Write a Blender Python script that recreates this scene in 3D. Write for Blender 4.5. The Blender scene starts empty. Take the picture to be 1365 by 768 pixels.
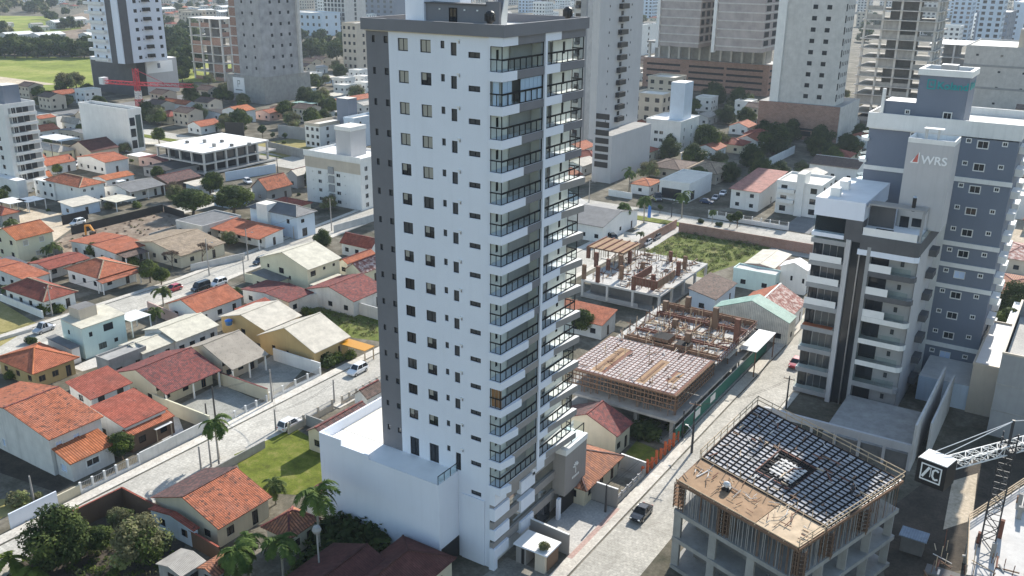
import bpy, bmesh, math, random
from mathutils import Vector, Matrix
random.seed(7)
R = math.radians
SC = bpy.context.scene
COL = SC.collection

# ---------------------------------------------------------------- camera, sky, sun, exposure
CAMH = 69.0
CF, CP, CR, CA = 1230.7, R(19.64), R(0.546), R(32.72)     # focal length in photo pixels, pitch, roll, heading
cam_d = bpy.data.cameras.new('camera'); cam = bpy.data.objects.new('camera', cam_d); COL.objects.link(cam)
SC.camera = cam
cam_d.sensor_fit = 'HORIZONTAL'; cam_d.sensor_width = 36.0
cam_d.lens = CF / 1365.0 * 36.0
cam_d.clip_start = 0.5; cam_d.clip_end = 20000
_fw = Vector((-math.sin(CA) * math.cos(CP), math.cos(CA) * math.cos(CP), -math.sin(CP)))
_rt = Vector((math.cos(CA), math.sin(CA), 0))
_dn = _fw.cross(_rt)
_rt2 = _rt * math.cos(CR) - _dn * math.sin(CR) * 1.0
_rt2 = (_rt * math.cos(CR) - _dn * math.sin(CR)).normalized()
_dn2 = _fw.cross(_rt2)
cam.matrix_world = Matrix(((_rt2.x, -_dn2.x, -_fw.x, 0), (_rt2.y, -_dn2.y, -_fw.y, 0), (_rt2.z, -_dn2.z, -_fw.z, CAMH), (0, 0, 0, 1)))

SUN_EL, SUN_AZ = R(29), R(-3.5)          # the sun stands over the far end of the streets, slightly to the left
w = bpy.data.worlds.new('World'); SC.world = w; w.use_nodes = True
nt = w.node_tree; nt.nodes.clear()
sky = nt.nodes.new('ShaderNodeTexSky'); sky.sky_type = 'NISHITA'; sky.sun_disc = False
sky.sun_elevation = SUN_EL; sky.sun_rotation = SUN_AZ; sky.air_density = 1.3; sky.dust_density = 0.6; sky.ozone_density = 1.6
bg = nt.nodes.new('ShaderNodeBackground'); bg.inputs['Strength'].default_value = 0.12
wo = nt.nodes.new('ShaderNodeOutputWorld')
nt.links.new(sky.outputs[0], bg.inputs[0]); nt.links.new(bg.outputs[0], wo.inputs[0])
sl = bpy.data.lights.new('sun', 'SUN'); sl.energy = 5.0; sl.angle = R(0.5); sl.color = (1.0, 0.95, 0.87)
so = bpy.data.objects.new('sun', sl); COL.objects.link(so)
_sd = Vector((math.sin(SUN_AZ) * math.cos(SUN_EL), math.cos(SUN_AZ) * math.cos(SUN_EL), math.sin(SUN_EL)))
so.rotation_euler = _sd.to_track_quat('Z', 'Y').to_euler(); so.location = (0, 100, 400)
SC.view_settings.view_transform = 'Standard'; SC.view_settings.look = 'None'
SC.view_settings.exposure = 0.8; SC.view_settings.gamma = 1.0
SC.cycles.max_bounces = 6; SC.cycles.diffuse_bounces = 3; SC.cycles.transparent_max_bounces = 12
SC.cycles.volume_bounces = 0; SC.cycles.use_denoising = True

# photo pixel -> point of the place at height z (x runs across the streets, y along them)
def at(px, py, z=0.0):
    d = _rt2 * ((px - 682.5) / CF) + _dn2 * ((py - 384.0) / CF) + _fw
    t = (z - CAMH) / d.z
    return Vector((d.x * t, d.y * t, z))
def zoomed(x0, y0, s):
    return lambda x, y, z=0.0: at(x0 + x / s, y0 + y / s, z)

# ---------------------------------------------------------------- materials
M = {}
def _base(name, rough=0.8, spec=0.3, metal=0.0):
    m = bpy.data.materials.new(name); m.use_nodes = True; M[name] = m
    t = m.node_tree; b = t.nodes['Principled BSDF']
    b.inputs['Roughness'].default_value = rough; b.inputs['Metallic'].default_value = metal
    b.inputs['Specular IOR Level'].default_value = spec
    return m, t, b
def _coord(t, kind='Object', scale=(1, 1, 1)):
    c = t.nodes.new('ShaderNodeTexCoord'); mp = t.nodes.new('ShaderNodeMapping')
    mp.inputs['Scale'].default_value = scale
    t.links.new(c.outputs[kind], mp.inputs[0]); return mp.outputs[0]
def _noise(t, co, scale, detail=4, rough=0.6):
    n = t.nodes.new('ShaderNodeTexNoise'); n.inputs['Scale'].default_value = scale
    n.inputs['Detail'].default_value = detail; n.inputs['Roughness'].default_value = rough
    t.links.new(co, n.inputs['Vector']); return n.outputs['Fac']
def _ramp(t, fac, stops):
    r = t.nodes.new('ShaderNodeValToRGB'); e = r.color_ramp.elements
    e[0].position, e[0].color = stops[0][0], (*stops[0][1], 1)
    e[1].position, e[1].color = stops[1][0], (*stops[1][1], 1)
    for p, c in stops[2:]:
        k = e.new(p); k.color = (*c, 1)
    t.links.new(fac, r.inputs[0]); return r.outputs[0]
def _mix(t, fac, a, b, mode='MIX'):
    m = t.nodes.new('ShaderNodeMix'); m.data_type = 'RGBA'; m.blend_type = mode
    for s, v in ((m.inputs[0], fac), (m.inputs[6], a), (m.inputs[7], b)):
        if isinstance(v, (int, float)): s.default_value = v
        elif isinstance(v, tuple): s.default_value = (*v, 1)
        else: t.links.new(v, s)
    return m.outputs[2]
def _bump(t, b, h, strength, dist=0.05):
    n = t.nodes.new('ShaderNodeBump'); n.inputs['Strength'].default_value = strength
    n.inputs['Distance'].default_value = dist
    t.links.new(h, n.inputs['Height']); t.links.new(n.outputs[0], b.inputs['Normal'])
def mul(c, k): return tuple(min(1.0, x * k) for x in c)
def paint(name, col, var=0.12, scale=0.35, rough=0.75, spec=0.25, streak=True, metal=0.0, dirt=0.25):
    m, t, b = _base(name, rough, spec, metal)
    co = _coord(t)
    c = _ramp(t, _noise(t, co, scale, 5), [(0.3, mul(col, 1 - var)), (0.7, mul(col, 1 + var * 0.5))])
    if streak:
        st = _noise(t, _coord(t, 'Object', (1.6, 1.6, 0.12)), 1.0, 4, 0.7)
        f = _ramp(t, st, [(0.5, (0, 0, 0)), (0.8, (dirt, dirt, dirt))])
        c = _mix(t, f, c, mul(col, 0.5))
    t.links.new(c, b.inputs['Base Color']); return m
def plain(name, col, rough=0.5, spec=0.4, metal=0.0):
    m, t, b = _base(name, rough, spec, metal); b.inputs['Base Color'].default_value = (*col, 1); return m
def tile(name, col, dark=0.35, spots=0.42, spotcol=(0.06, 0.045, 0.04), pitch=0.28, big=0.0, bleach=0.0):
    # clay tile rows from the roof's own uv (metres across and up the slope)
    m, t, b = _base(name, 0.85, 0.15)
    uv = _coord(t, 'UV')
    sx = t.nodes.new('ShaderNodeSeparateXYZ'); t.links.new(uv, sx.inputs[0])
    def m1(op, a, bb=None, cc=None):
        n = t.nodes.new('ShaderNodeMath'); n.operation = op
        for i, v in enumerate((a, bb, cc)):
            if v is None: continue
            if isinstance(v, (int, float)): n.inputs[i].default_value = v
            else: t.links.new(v, n.inputs[i])
        return n.outputs[0]
    col_w = m1('SINE', m1('MULTIPLY', sx.outputs[0], 2 * math.pi / pitch))
    row_f = m1('FRACT', m1('MULTIPLY', sx.outputs[1], 1 / (pitch * 1.35)))
    h = m1('ADD', m1('MULTIPLY', col_w, 0.35), m1('MULTIPLY', row_f, -0.6))
    n1 = _noise(t, uv, 0.55, 5, 0.65)
    c = _ramp(t, n1, [(0.3, mul(col, 0.55)), (0.5, col), (0.72, mul(col, 1.3))])
    grey = sum(col) / 3; c = _mix(t, _ramp(t, _noise(t, uv, 0.28, 4), [(0.45, (0, 0, 0)), (0.75, (0.25,) * 3)]), c, (grey * 1.25, grey * 1.05, grey * 0.95))
    # each tile a little different
    wn = t.nodes.new('ShaderNodeTexWhiteNoise'); wn.noise_dimensions = '2D'
    cv = t.nodes.new('ShaderNodeCombineXYZ')
    t.links.new(m1('FLOOR', m1('MULTIPLY', sx.outputs[0], 1 / pitch)), cv.inputs[0])
    t.links.new(m1('FLOOR', m1('MULTIPLY', sx.outputs[1], 1 / (pitch * 1.35))), cv.inputs[1])
    t.links.new(cv.outputs[0], wn.inputs['Vector'])
    c = _mix(t, m1('MULTIPLY', wn.outputs['Value'], 0.5), c, mul(col, 0.45))
    oi = t.nodes.new('ShaderNodeObjectInfo'); c = _mix(t, 0.5, c, _ramp(t, oi.outputs['Random'], [(0, (0.36, 0.36, 0.37)), (0.5, (0.5, 0.5, 0.5)), (1, (0.6, 0.57, 0.52))]), 'OVERLAY')
    groove = m1('MULTIPLY', m1('SUBTRACT', 0.35, col_w), dark)
    c = _mix(t, m1('MAXIMUM', groove, 0.0), c, mul(col, 0.3))
    if bleach: c = _mix(t, _ramp(t, _noise(t, uv, 1.1, 4), [(0.45, (0, 0, 0)), (0.62, (bleach,) * 3)]), c, (0.62, 0.55, 0.5))
    sp = _noise(t, uv, 1.5, 5, 0.7)
    f = _ramp(t, sp, [(0.93 - spots, (0, 0, 0)), (0.97 - spots, (0.75, 0.75, 0.75))])
    c = _mix(t, f, c, spotcol)
    t.links.new(c, b.inputs['Base Color'])
    _bump(t, b, h, 0.6, 0.06); return m
def sheet(name, col, pitch=0.18, dark=0.25, rough=0.7, metal=0.0, stain=0.35, staincol=(0.09, 0.085, 0.08), sc=0.5):
    # corrugated sheets
    m, t, b = _base(name, rough, 0.25, metal)
    uv = _coord(t, 'UV'); sx = t.nodes.new('ShaderNodeSeparateXYZ'); t.links.new(uv, sx.inputs[0])
    mm = t.nodes.new('ShaderNodeMath'); mm.operation = 'MULTIPLY'; mm.inputs[1].default_value = 2 * math.pi / pitch
    t.links.new(sx.outputs[0], mm.inputs[0])
    s = t.nodes.new('ShaderNodeMath'); s.operation = 'SINE'; t.links.new(mm.outputs[0], s.inputs[0])
    c = _ramp(t, _noise(t, uv, sc, 6, 0.7), [(0.3, mul(col, 0.7)), (0.7, mul(col, 1.15))])
    f = _ramp(t, _noise(t, uv, 1.4, 6, 0.75), [(0.5, (0, 0, 0)), (0.72, (stain,) * 3)])
    c = _mix(t, f, c, staincol)
    g = _ramp(t, s.outputs[0], [(0.0, (dark,) * 3), (0.5, (0, 0, 0))])
    c = _mix(t, g, c, mul(col, 0.4))
    t.links.new(c, b.inputs['Base Color']); _bump(t, b, s.outputs[0], 0.35, 0.04); return m
def ground_mat(name, stops, scale=0.2, fine=3.0, rough=0.95, bump=0.4, big=0.02):
    m, t, b = _base(name, rough, 0.1)
    co = _coord(t)
    n = _noise(t, co, scale, 8, 0.7)
    c = _ramp(t, n, stops)
    g = _noise(t, co, fine, 4, 0.7)
    c = _mix(t, 0.55, c, _ramp(t, g, [(0.25, (0.25,) * 3), (0.75, (0.78,) * 3)]), 'OVERLAY')
    L = _noise(t, co, big, 3)
    c = _mix(t, 0.4, c, _ramp(t, L, [(0.3, (0.3,) * 3), (0.7, (0.7,) * 3)]), 'OVERLAY')
    t.links.new(c, b.inputs['Base Color']); _bump(t, b, g, bump, 0.08); return m
def brickwall(name, col, mortar, sx=0.4, sy=0.2):
    m, t, b = _base(name, 0.9, 0.1)
    br = t.nodes.new('ShaderNodeTexBrick'); t.links.new(_coord(t, 'UV'), br.inputs['Vector'])
    br.inputs['Scale'].default_value = 1.0; br.inputs['Brick Width'].default_value = sx; br.inputs['Row Height'].default_value = sy
    br.inputs['Mortar Size'].default_value = 0.025
    br.inputs['Color1'].default_value = (*col, 1); br.inputs['Color2'].default_value = (*mul(col, 0.75), 1); br.inputs['Mortar'].default_value = (*mortar, 1)
    n = _noise(t, _coord(t), 0.6, 5)
    c = _mix(t, _ramp(t, n, [(0.45, (0, 0, 0)), (0.75, (0.5,) * 3)]), br.outputs[0], mul(col, 0.45))
    t.links.new(c, b.inputs['Base Color']); return m
def leaf(name, a, bcol):
    m, t, b = _base(name, 0.75, 0.08)
    n = _noise(t, _coord(t), 0.9, 3)
    c = _ramp(t, n, [(0.35, a), (0.65, bcol)])
    oi = t.nodes.new('ShaderNodeObjectInfo')
    c = _mix(t, 0.35, c, _ramp(t, oi.outputs['Random'], [(0, (0.35, 0.4, 0.35)), (1, (0.65, 0.62, 0.5))]), 'OVERLAY')
    t.links.new(c, b.inputs['Base Color'])
    b.inputs['Subsurface Weight'].default_value = 0.0
    tr = t.nodes.new('ShaderNodeBsdfTranslucent'); t.links.new(c, tr.inputs[0])
    mx = t.nodes.new('ShaderNodeMixShader'); mx.inputs[0].default_value = 0.25
    t.links.new(b.outputs[0], mx.inputs[1]); t.links.new(tr.outputs[0], mx.inputs[2])
    t.links.new(mx.outputs[0], t.nodes['Material Output'].inputs[0]); return m
def glassy(name, tint, alpha, rough=0.03):
    m = bpy.data.materials.new(name); m.use_nodes = True; M[name] = m; t = m.node_tree
    t.nodes.remove(t.nodes['Principled BSDF'])
    tr = t.nodes.new('ShaderNodeBsdfTransparent'); tr.inputs[0].default_value = (*tint, 1)
    gl = t.nodes.new('ShaderNodeBsdfGlossy'); gl.inputs['Roughness'].default_value = rough; gl.inputs[0].default_value = (0.9, 0.95, 1, 1)
    fr = t.nodes.new('ShaderNodeLayerWeight'); fr.inputs[0].default_value = alpha
    mx = t.nodes.new('ShaderNodeMixShader'); t.links.new(fr.outputs['Fresnel'], mx.inputs[0])
    t.links.new(tr.outputs[0], mx.inputs[1]); t.links.new(gl.outputs[0], mx.inputs[2])
    t.links.new(mx.outputs[0], t.nodes['Material Output'].inputs[0]); return m

paint('tower_white', (0.74, 0.775, 0.85), 0.04, 0.2, 0.7, 0.2, True, 0, 0.1)  # white paint with the blue of the skylight put into its colour
paint('tower_grey', (0.19, 0.19, 0.205), 0.08, 0.3, 0.8, 0.2, True, 0, 0.1)
paint('tower_taupe', (0.30, 0.28, 0.265), 0.06, 0.3)
paint('white', (0.78, 0.77, 0.74), 0.08)
paint('white_worn', (0.66, 0.65, 0.62), 0.15, 0.4, 0.85, 0.2, True, 0, 0.5)
paint('cream', (0.62, 0.56, 0.42), 0.1)
paint('pale_yellow', (0.68, 0.64, 0.47), 0.08)
paint('ochre', (0.50, 0.36, 0.17), 0.1)
paint('beige', (0.55, 0.48, 0.39), 0.1)
paint('pale_blue', (0.55, 0.63, 0.72), 0.07)
paint('mint', (0.58, 0.72, 0.68), 0.06)
paint('pale_pink', (0.62, 0.42, 0.36), 0.1)
paint('mid_grey', (0.33, 0.33, 0.33), 0.12)
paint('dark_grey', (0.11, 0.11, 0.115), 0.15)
paint('slate_blue', (0.175, 0.2, 0.25), 0.06, 0.2, 0.75, 0.2, True, 0, 0.08)
paint('wrs_grey', (0.50, 0.49, 0.49), 0.05)
paint('brown_paint', (0.17, 0.11, 0.075), 0.12)
paint('orange_paint', (0.55, 0.13, 0.05), 0.15)
paint('concrete', (0.36, 0.35, 0.33), 0.22, 0.5, 0.9, 0.15, True, 0, 0.45)
paint('concrete_pale', (0.58, 0.56, 0.53), 0.15, 0.5, 0.9, 0.15, True, 0, 0.25)
paint('concrete_dark', (0.19, 0.185, 0.18), 0.2, 0.5, 0.9, 0.15, True, 0, 0.4)
paint('membrane', (0.72, 0.68, 0.60), 0.12, 0.4, 0.85, 0.2, False)
paint('roof_white', (0.80, 0.79, 0.77), 0.08, 0.4, 0.8, 0.2, False)
paint('net', (0.40, 0.395, 0.40), 0.3, 0.25, 0.9, 0.1, True, 0, 0.3)
paint('net_blue', (0.42, 0.37, 0.355), 0.25, 0.25, 0.9, 0.1, True, 0, 0.3)
paint('pan', (0.46, 0.45, 0.45), 0.4, 0.9, 0.9, 0.1, False)  # white pans greyed, shade over the deck put into the colour
paint('pan_pink', (0.50, 0.44, 0.415), 0.35, 1.1, 0.9, 0.1, False)
paint('formwork', (0.34, 0.225, 0.14), 0.25, 0.8, 0.9, 0.1, False)
paint('timber', (0.215, 0.135, 0.09), 0.3, 1.2, 0.9, 0.1, False)
paint('timber_pale', (0.55, 0.43, 0.30), 0.25, 1.0, 0.9, 0.1, False)
paint('rust', (0.185, 0.085, 0.06), 0.3, 1.5, 0.85, 0.2, False)
paint('green_board', (0.03, 0.16, 0.12), 0.15, 0.4)
paint('bark', (0.16, 0.125, 0.095), 0.25, 2.0, 0.9, 0.1, False)
paint('palm_bark', (0.33, 0.30, 0.25), 0.2, 3.0, 0.9, 0.1, False)
paint('post_concrete', (0.34, 0.32, 0.30), 0.12, 1.0)
brickwall('brick', (0.42, 0.20, 0.13), (0.42, 0.38, 0.34))
brickwall('brick_far', (0.38, 0.22, 0.165), (0.40, 0.36, 0.33), 0.9, 0.45)
plain('black', (0.012, 0.012, 0.014), 0.45)
plain('frame_dark', (0.012, 0.013, 0.016), 0.75, 0.12)
plain('void', (0.018, 0.018, 0.02), 0.8, 0.1)
plain('glass_dark', (0.018, 0.022, 0.028), 0.06, 0.6)
plain('glass_mid', (0.055, 0.062, 0.07), 0.08, 0.6)
plain('blind', (0.46, 0.43, 0.36), 0.6, 0.3)
plain('glass_green', (0.10, 0.13, 0.12), 0.08, 0.6)
plain('glass_reflection_blind', (0.36, 0.35, 0.31), 0.25, 0.5)  # beige reflection of the upper panes as a colour, also half blinds
plain('metal', (0.42, 0.43, 0.45), 0.35, 0.5, 0.9)
plain('steel_dark', (0.045, 0.046, 0.05), 0.6, 0.3)
plain('rebar', (0.02, 0.019, 0.02), 0.95, 0.05)
plain('teal', (0.01, 0.27, 0.28), 0.5)
plain('sign_red', (0.55, 0.13, 0.10), 0.5)
plain('sign_white', (0.85, 0.85, 0.85), 0.5)
plain('crane_red', (0.55, 0.045, 0.06), 0.5)
plain('digger', (0.60, 0.25, 0.03), 0.5)
plain('water_tank', (0.08, 0.2, 0.38), 0.45)
plain('glass_mirror', (0.42, 0.42, 0.38), 0.06, 0.6, 0.85)
plain('pool', (0.05, 0.15, 0.33), 0.05, 0.6)
plain('skin', (0.35, 0.21, 0.15), 0.6)
plain('cloth_dark', (0.04, 0.045, 0.06), 0.8)
plain('cloth_blue', (0.10, 0.14, 0.24), 0.8)
plain('cloth_white', (0.6, 0.6, 0.6), 0.8)
plain('rubber', (0.015, 0.015, 0.016), 0.7)
plain('lamp_glass', (0.8, 0.8, 0.78), 0.15, 0.6)
plain('curtain_blue', (0.55, 0.66, 0.85), 0.7)
plain('blind_brown', (0.36, 0.17, 0.07), 0.6)
plain('amber_sheet', (0.55, 0.25, 0.02), 0.35)
plain('blue_plastic', (0.03, 0.17, 0.55), 0.4)
for n, c in dict(car_white=(0.75, 0.75, 0.75), car_black=(0.012, 0.013, 0.016), car_red=(0.42, 0.02, 0.03), car_silver=(0.42, 0.43, 0.45), car_dark=(0.05, 0.055, 0.065), car_blue=(0.03, 0.06, 0.14)).items():
    plain(n, c, 0.25, 0.6, 0.0); M[n].node_tree.nodes['Principled BSDF'].inputs['Coat Weight'].default_value = 0.6
glassy('balcony_glass', (0.90, 0.945, 0.935), 0.13)
glassy('clear_glass', (0.93, 0.965, 0.955), 0.1)
tile('tile_orange', (0.45, 0.15, 0.083), 0.5, 0.33)
tile('tile_spotted', (0.48, 0.165, 0.09), 0.5, 0.385)
tile('tile_red', (0.37, 0.108, 0.075), 0.5, 0.34)
tile('tile_bright', (0.50, 0.17, 0.075), 0.55, 0.29, (0.06, 0.045, 0.04), 0.36)
tile('tile_rose', (0.31, 0.098, 0.085), 0.5, 0.43, (0.085, 0.05, 0.052))
tile('tile_moss', (0.215, 0.115, 0.105), 0.5, 0.46, (0.06, 0.052, 0.052))
tile('tile_brown', (0.20, 0.14, 0.115), 0.45, 0.42, (0.07, 0.06, 0.055))
tile('tile_dark', (0.125, 0.055, 0.047), 0.4, 0.28)
tile('tile_cream', (0.44, 0.345, 0.245), 0.4, 0.38, (0.2, 0.15, 0.11))
tile('tile_bleached', (0.36, 0.15, 0.125), 0.4, 0.36, (0.2, 0.12, 0.1), 0.28, 0, 0.75)
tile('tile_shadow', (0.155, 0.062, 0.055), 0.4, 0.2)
tile('tile_mixed', (0.47, 0.20, 0.11), 0.75, 0.42, (0.14, 0.075, 0.06), 0.42)
sheet('fibre', (0.40, 0.375, 0.335), 0.18, 0.3)
sheet('fibre_pale', (0.60, 0.55, 0.46), 0.22, 0.22, 0.75, 0, 0.2, (0.25, 0.21, 0.17))
sheet('fibre_cream', (0.62, 0.58, 0.47), 0.18, 0.15, 0.75, 0, 0.22, (0.3, 0.26, 0.2))
sheet('fibre_grey', (0.20, 0.20, 0.20), 0.2, 0.3)
sheet('fibre_stained', (0.40, 0.355, 0.295), 0.16, 0.3, 0.85, 0, 0.75, (0.1, 0.085, 0.075), 0.35)
sheet('sheet_slate', (0.135, 0.14, 0.15), 0.35, 0.3, 0.55)
sheet('sheet_white', (0.78, 0.77, 0.74), 0.3, 0.12, 0.5, 0, 0.08)
sheet('sheet_green', (0.27, 0.42, 0.36), 0.25, 0.2)
sheet('sheet_blue', (0.25, 0.31, 0.38), 0.3, 0.2)
sheet('picket_white', (0.80, 0.77, 0.68), 0.35, 0.4, 0.8, 0, 0.3)
sheet('slats_dark', (0.05, 0.045, 0.042), 0.3, 0.6)
ground_mat('ground', [(0.32, (0.055, 0.056, 0.038)), (0.5, (0.125, 0.112, 0.085)), (0.7, (0.27, 0.245, 0.20))], 0.12, 1.8)
ground_mat('street_pave', [(0.3, (0.38, 0.36, 0.315)), (0.6, (0.50, 0.475, 0.42)), (0.8, (0.57, 0.545, 0.485))], 0.35, 2.2, 0.95, 0.3)
def pave():
    m = M['street_pave']; t = m.node_tree; b = t.nodes['Principled BSDF']; src = b.inputs['Base Color'].links[0].from_socket
    br = t.nodes.new('ShaderNodeTexBrick'); t.links.new(_coord(t), br.inputs['Vector']); br.inputs['Scale'].default_value = 1.0
    br.inputs['Brick Width'].default_value = 0.5; br.inputs['Row Height'].default_value = 0.45; br.inputs['Mortar Size'].default_value = 0.03
    br.inputs['Color1'].default_value = (0.56, 0.56, 0.56, 1); br.inputs['Color2'].default_value = (0.42, 0.42, 0.42, 1); br.inputs['Mortar'].default_value = (0.3, 0.3, 0.3, 1)
    c = _mix(t, 0.55, src, br.outputs[0], 'OVERLAY')
    pt = t.nodes.new('ShaderNodeTexVoronoi'); pt.inputs['Scale'].default_value = 0.16; t.links.new(_coord(t, 'Object', (1, 0.55, 1)), pt.inputs['Vector'])
    c = _mix(t, _ramp(t, _noise(t, pt.outputs['Position'], 3.7, 1), [(0.45, (0, 0, 0)), (0.6, (0.22,) * 3)]), c, (0.3, 0.285, 0.25))
    st = _ramp(t, _noise(t, _coord(t, 'Object', (0.9, 0.12, 1)), 0.7, 6, 0.7), [(0.52, (0, 0, 0)), (0.75, (0.42,) * 3)])
    t.links.new(_mix(t, st, c, (0.2, 0.185, 0.16)), b.inputs['Base Color'])
pave()
ground_mat('asphalt', [(0.3, (0.14, 0.14, 0.14)), (0.7, (0.22, 0.22, 0.215))], 0.3, 3)
ground_mat('sidewalk', [(0.3, (0.44, 0.41, 0.36)), (0.7, (0.62, 0.58, 0.51))], 0.5, 3)
ground_mat('sidewalk_red', [(0.3, (0.40, 0.27, 0.23)), (0.7, (0.52, 0.38, 0.33))], 0.5, 3)
ground_mat('gravel', [(0.3, (0.20, 0.20, 0.18)), (0.7, (0.34, 0.335, 0.30))], 0.5, 5)
ground_mat('yard', [(0.3, (0.18, 0.165, 0.14)), (0.7, (0.34, 0.315, 0.27))], 0.3, 3)
ground_mat('yard_shaded', [(0.3, (0.04, 0.036, 0.03)), (0.7, (0.11, 0.09, 0.07))], 0.3, 3)  # deep yard shade put into the ground colour
ground_mat('cement', [(0.3, (0.40, 0.385, 0.36)), (0.7, (0.55, 0.53, 0.49))], 0.4, 3)
ground_mat('soil', [(0.3, (0.13, 0.095, 0.07)), (0.55, (0.24, 0.19, 0.145)), (0.75, (0.40, 0.34, 0.28))], 0.28, 1.6, 1.0, 1.0)
ground_mat('sand', [(0.3, (0.38, 0.31, 0.22)), (0.7, (0.60, 0.51, 0.39))], 0.3, 2)
ground_mat('lawn', [(0.35, (0.075, 0.085, 0.018)), (0.5, (0.12, 0.145, 0.022)), (0.65, (0.20, 0.185, 0.06))], 0.35, 4)
ground_mat('field', [(0.3, (0.11, 0.135, 0.035)), (0.48, (0.20, 0.235, 0.05)), (0.62, (0.29, 0.29, 0.09)), (0.75, (0.27, 0.23, 0.12))], 0.035, 0.5, 1.0, 0.4, 0.008)
ground_mat('weeds', [(0.25, (0.06, 0.085, 0.02)), (0.5, (0.13, 0.155, 0.04)), (0.75, (0.24, 0.21, 0.10))], 0.25, 2.5, 1.0, 1.0)
ground_mat('dry_grass', [(0.25, (0.17, 0.15, 0.055)), (0.5, (0.29, 0.25, 0.10)), (0.75, (0.38, 0.32, 0.16))], 0.4, 4)
leaf('leaf_dark', (0.026, 0.045, 0.017), (0.065, 0.09, 0.03))
leaf('leaf_mid', (0.05, 0.072, 0.022), (0.11, 0.14, 0.042))
leaf('leaf_light', (0.07, 0.10, 0.02), (0.16, 0.20, 0.04))
leaf('leaf_olive', (0.11, 0.11, 0.06), (0.22, 0.21, 0.115))
leaf('leaf_bare', (0.12, 0.085, 0.07), (0.22, 0.17, 0.14))
leaf('leaf_palm', (0.04, 0.075, 0.02), (0.12, 0.17, 0.045))
leaf('leaf_pale', (0.14, 0.16, 0.06), (0.30, 0.33, 0.15))

# ---------------------------------------------------------------- mesh building
class MB:
    def __init__(self, xf=None):
        self.v, self.f, self.m, self.names, self.xf = [], [], [], [], xf
    def mi(self, name):
        if name not in self.names: self.names.append(name)
        return self.names.index(name)
    def poly(self, pts, mat):
        n = len(self.v)
        for p in pts:
            p = Vector(p); self.v.append(self.xf(p) if self.xf else p)
        self.f.append(tuple(range(n, n + len(pts)))); self.m.append(self.mi(mat))
    def box(self, x0, x1, y0, y1, z0, z1, mat, top=None, bottom=True):
        if x0 > x1: x0, x1 = x1, x0
        if y0 > y1: y0, y1 = y1, y0
        if z0 > z1: z0, z1 = z1, z0
        self.prism([(x0, y0), (x1, y0), (x1, y1), (x0, y1)], z0, z1, mat, top, bottom)
    def prism(self, pts, z0, z1, mat, top=None, bottom=True):
        a = sum(pts[i][0] * pts[(i + 1) % len(pts)][1] - pts[(i + 1) % len(pts)][0] * pts[i][1] for i in range(len(pts)))
        if a < 0: pts = pts[::-1]
        n = len(pts)
        for i in range(n):
            p, q = pts[i], pts[(i + 1) % n]
            self.poly([(p[0], p[1], z0), (q[0], q[1], z0), (q[0], q[1], z1), (p[0], p[1], z1)], mat)
        self.poly([(p[0], p[1], z1) for p in pts], top or mat)
        if bottom: self.poly([(p[0], p[1], z0) for p in pts[::-1]], mat)
    def beam(self, p, q, w, mat, h=None):
        p, q = Vector(p), Vector(q); d = (q - p)
        if d.length < 1e-6: return
        d.normalize(); h = h or w
        s = d.cross(Vector((0, 0, 1)))
        if s.length < 1e-3: s = Vector((1, 0, 0))
        s.normalize(); t = s.cross(d)
        a = [s * (i * w / 2) + t * (j * h / 2) for i, j in ((-1, -1), (1, -1), (1, 1), (-1, 1))]
        for i in range(4):
            b, c = a[i], a[(i + 1) % 4]
            self.poly([p + b, p + c, q + c, q + b][::-1], mat)
        self.poly([p + x for x in a], mat); self.poly([q + x for x in a[::-1]], mat)
    def tube(self, pts, rad, mat, n=8, cap=True):
        pts = [Vector(p) for p in pts]; k = len(pts)
        if not isinstance(rad, (list, tuple)): rad = [rad] * k
        rings = []
        for i, p in enumerate(pts):
            d = (pts[min(i + 1, k - 1)] - pts[max(i - 1, 0)]).normalized()
            s = d.cross(Vector((0, 0, 1)))
            if s.length < 1e-3: s = Vector((1, 0, 0))
            s.normalize(); t = s.cross(d)
            rings.append([p + (s * math.cos(2 * math.pi * j / n) + t * math.sin(2 * math.pi * j / n)) * rad[i] for j in range(n)])
        for i in range(k - 1):
            for j in range(n):
                self.poly([rings[i][j], rings[i + 1][j], rings[i + 1][(j + 1) % n], rings[i][(j + 1) % n]], mat)
        if cap:
            self.poly(rings[0], mat); self.poly(rings[-1][::-1], mat)
    def mesh(self, name, off=Vector((0, 0, 0)), smooth=False):
        me = bpy.data.meshes.new(name)
        me.from_pydata([tuple(p - off) for p in self.v], [], self.f)
        for n in self.names: me.materials.append(M[n])
        me.polygons.foreach_set('material_index', self.m)
        uv = me.uv_layers.new(name='UVMap').data
        up = Vector((0, 0, 1))
        co = me.vertices; buf = [0.0] * (2 * len(me.loops))
        for p in me.polygons:
            n = p.normal
            h = up.cross(n)
            if h.length < 0.02: h, t = Vector((1, 0, 0)), Vector((0, 1, 0))
            else: h.normalize(); t = n.cross(h)
            for li in p.loop_indices:
                c = co[me.loops[li].vertex_index].co + off
                buf[2 * li] = c.dot(h); buf[2 * li + 1] = c.dot(t)
        uv.foreach_set('uv', buf)
        if smooth: me.polygons.foreach_set('use_smooth', [True] * len(me.polygons))
        me.update(); return me
    def build(self, name, parent=None, smooth=False):
        if not self.f: return None
        off = parent_off(parent)
        o = bpy.data.objects.new(name, self.mesh(name, off, smooth)); COL.objects.link(o)
        if parent: o.parent = parent
        return o
def parent_off(p):
    v = Vector((0, 0, 0))
    while p is not None:
        v += p.location; p = p.parent
    return v
def thing(name, label, cat, loc=(0, 0, 0), group=None, rz=0.0):
    o = bpy.data.objects.new(name, None); COL.objects.link(o); o.empty_display_size = 0.5
    o.location = loc; o.rotation_euler = (0, 0, rz); o['label'] = label; o['category'] = cat
    if group: o['group'] = group
    return o
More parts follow.
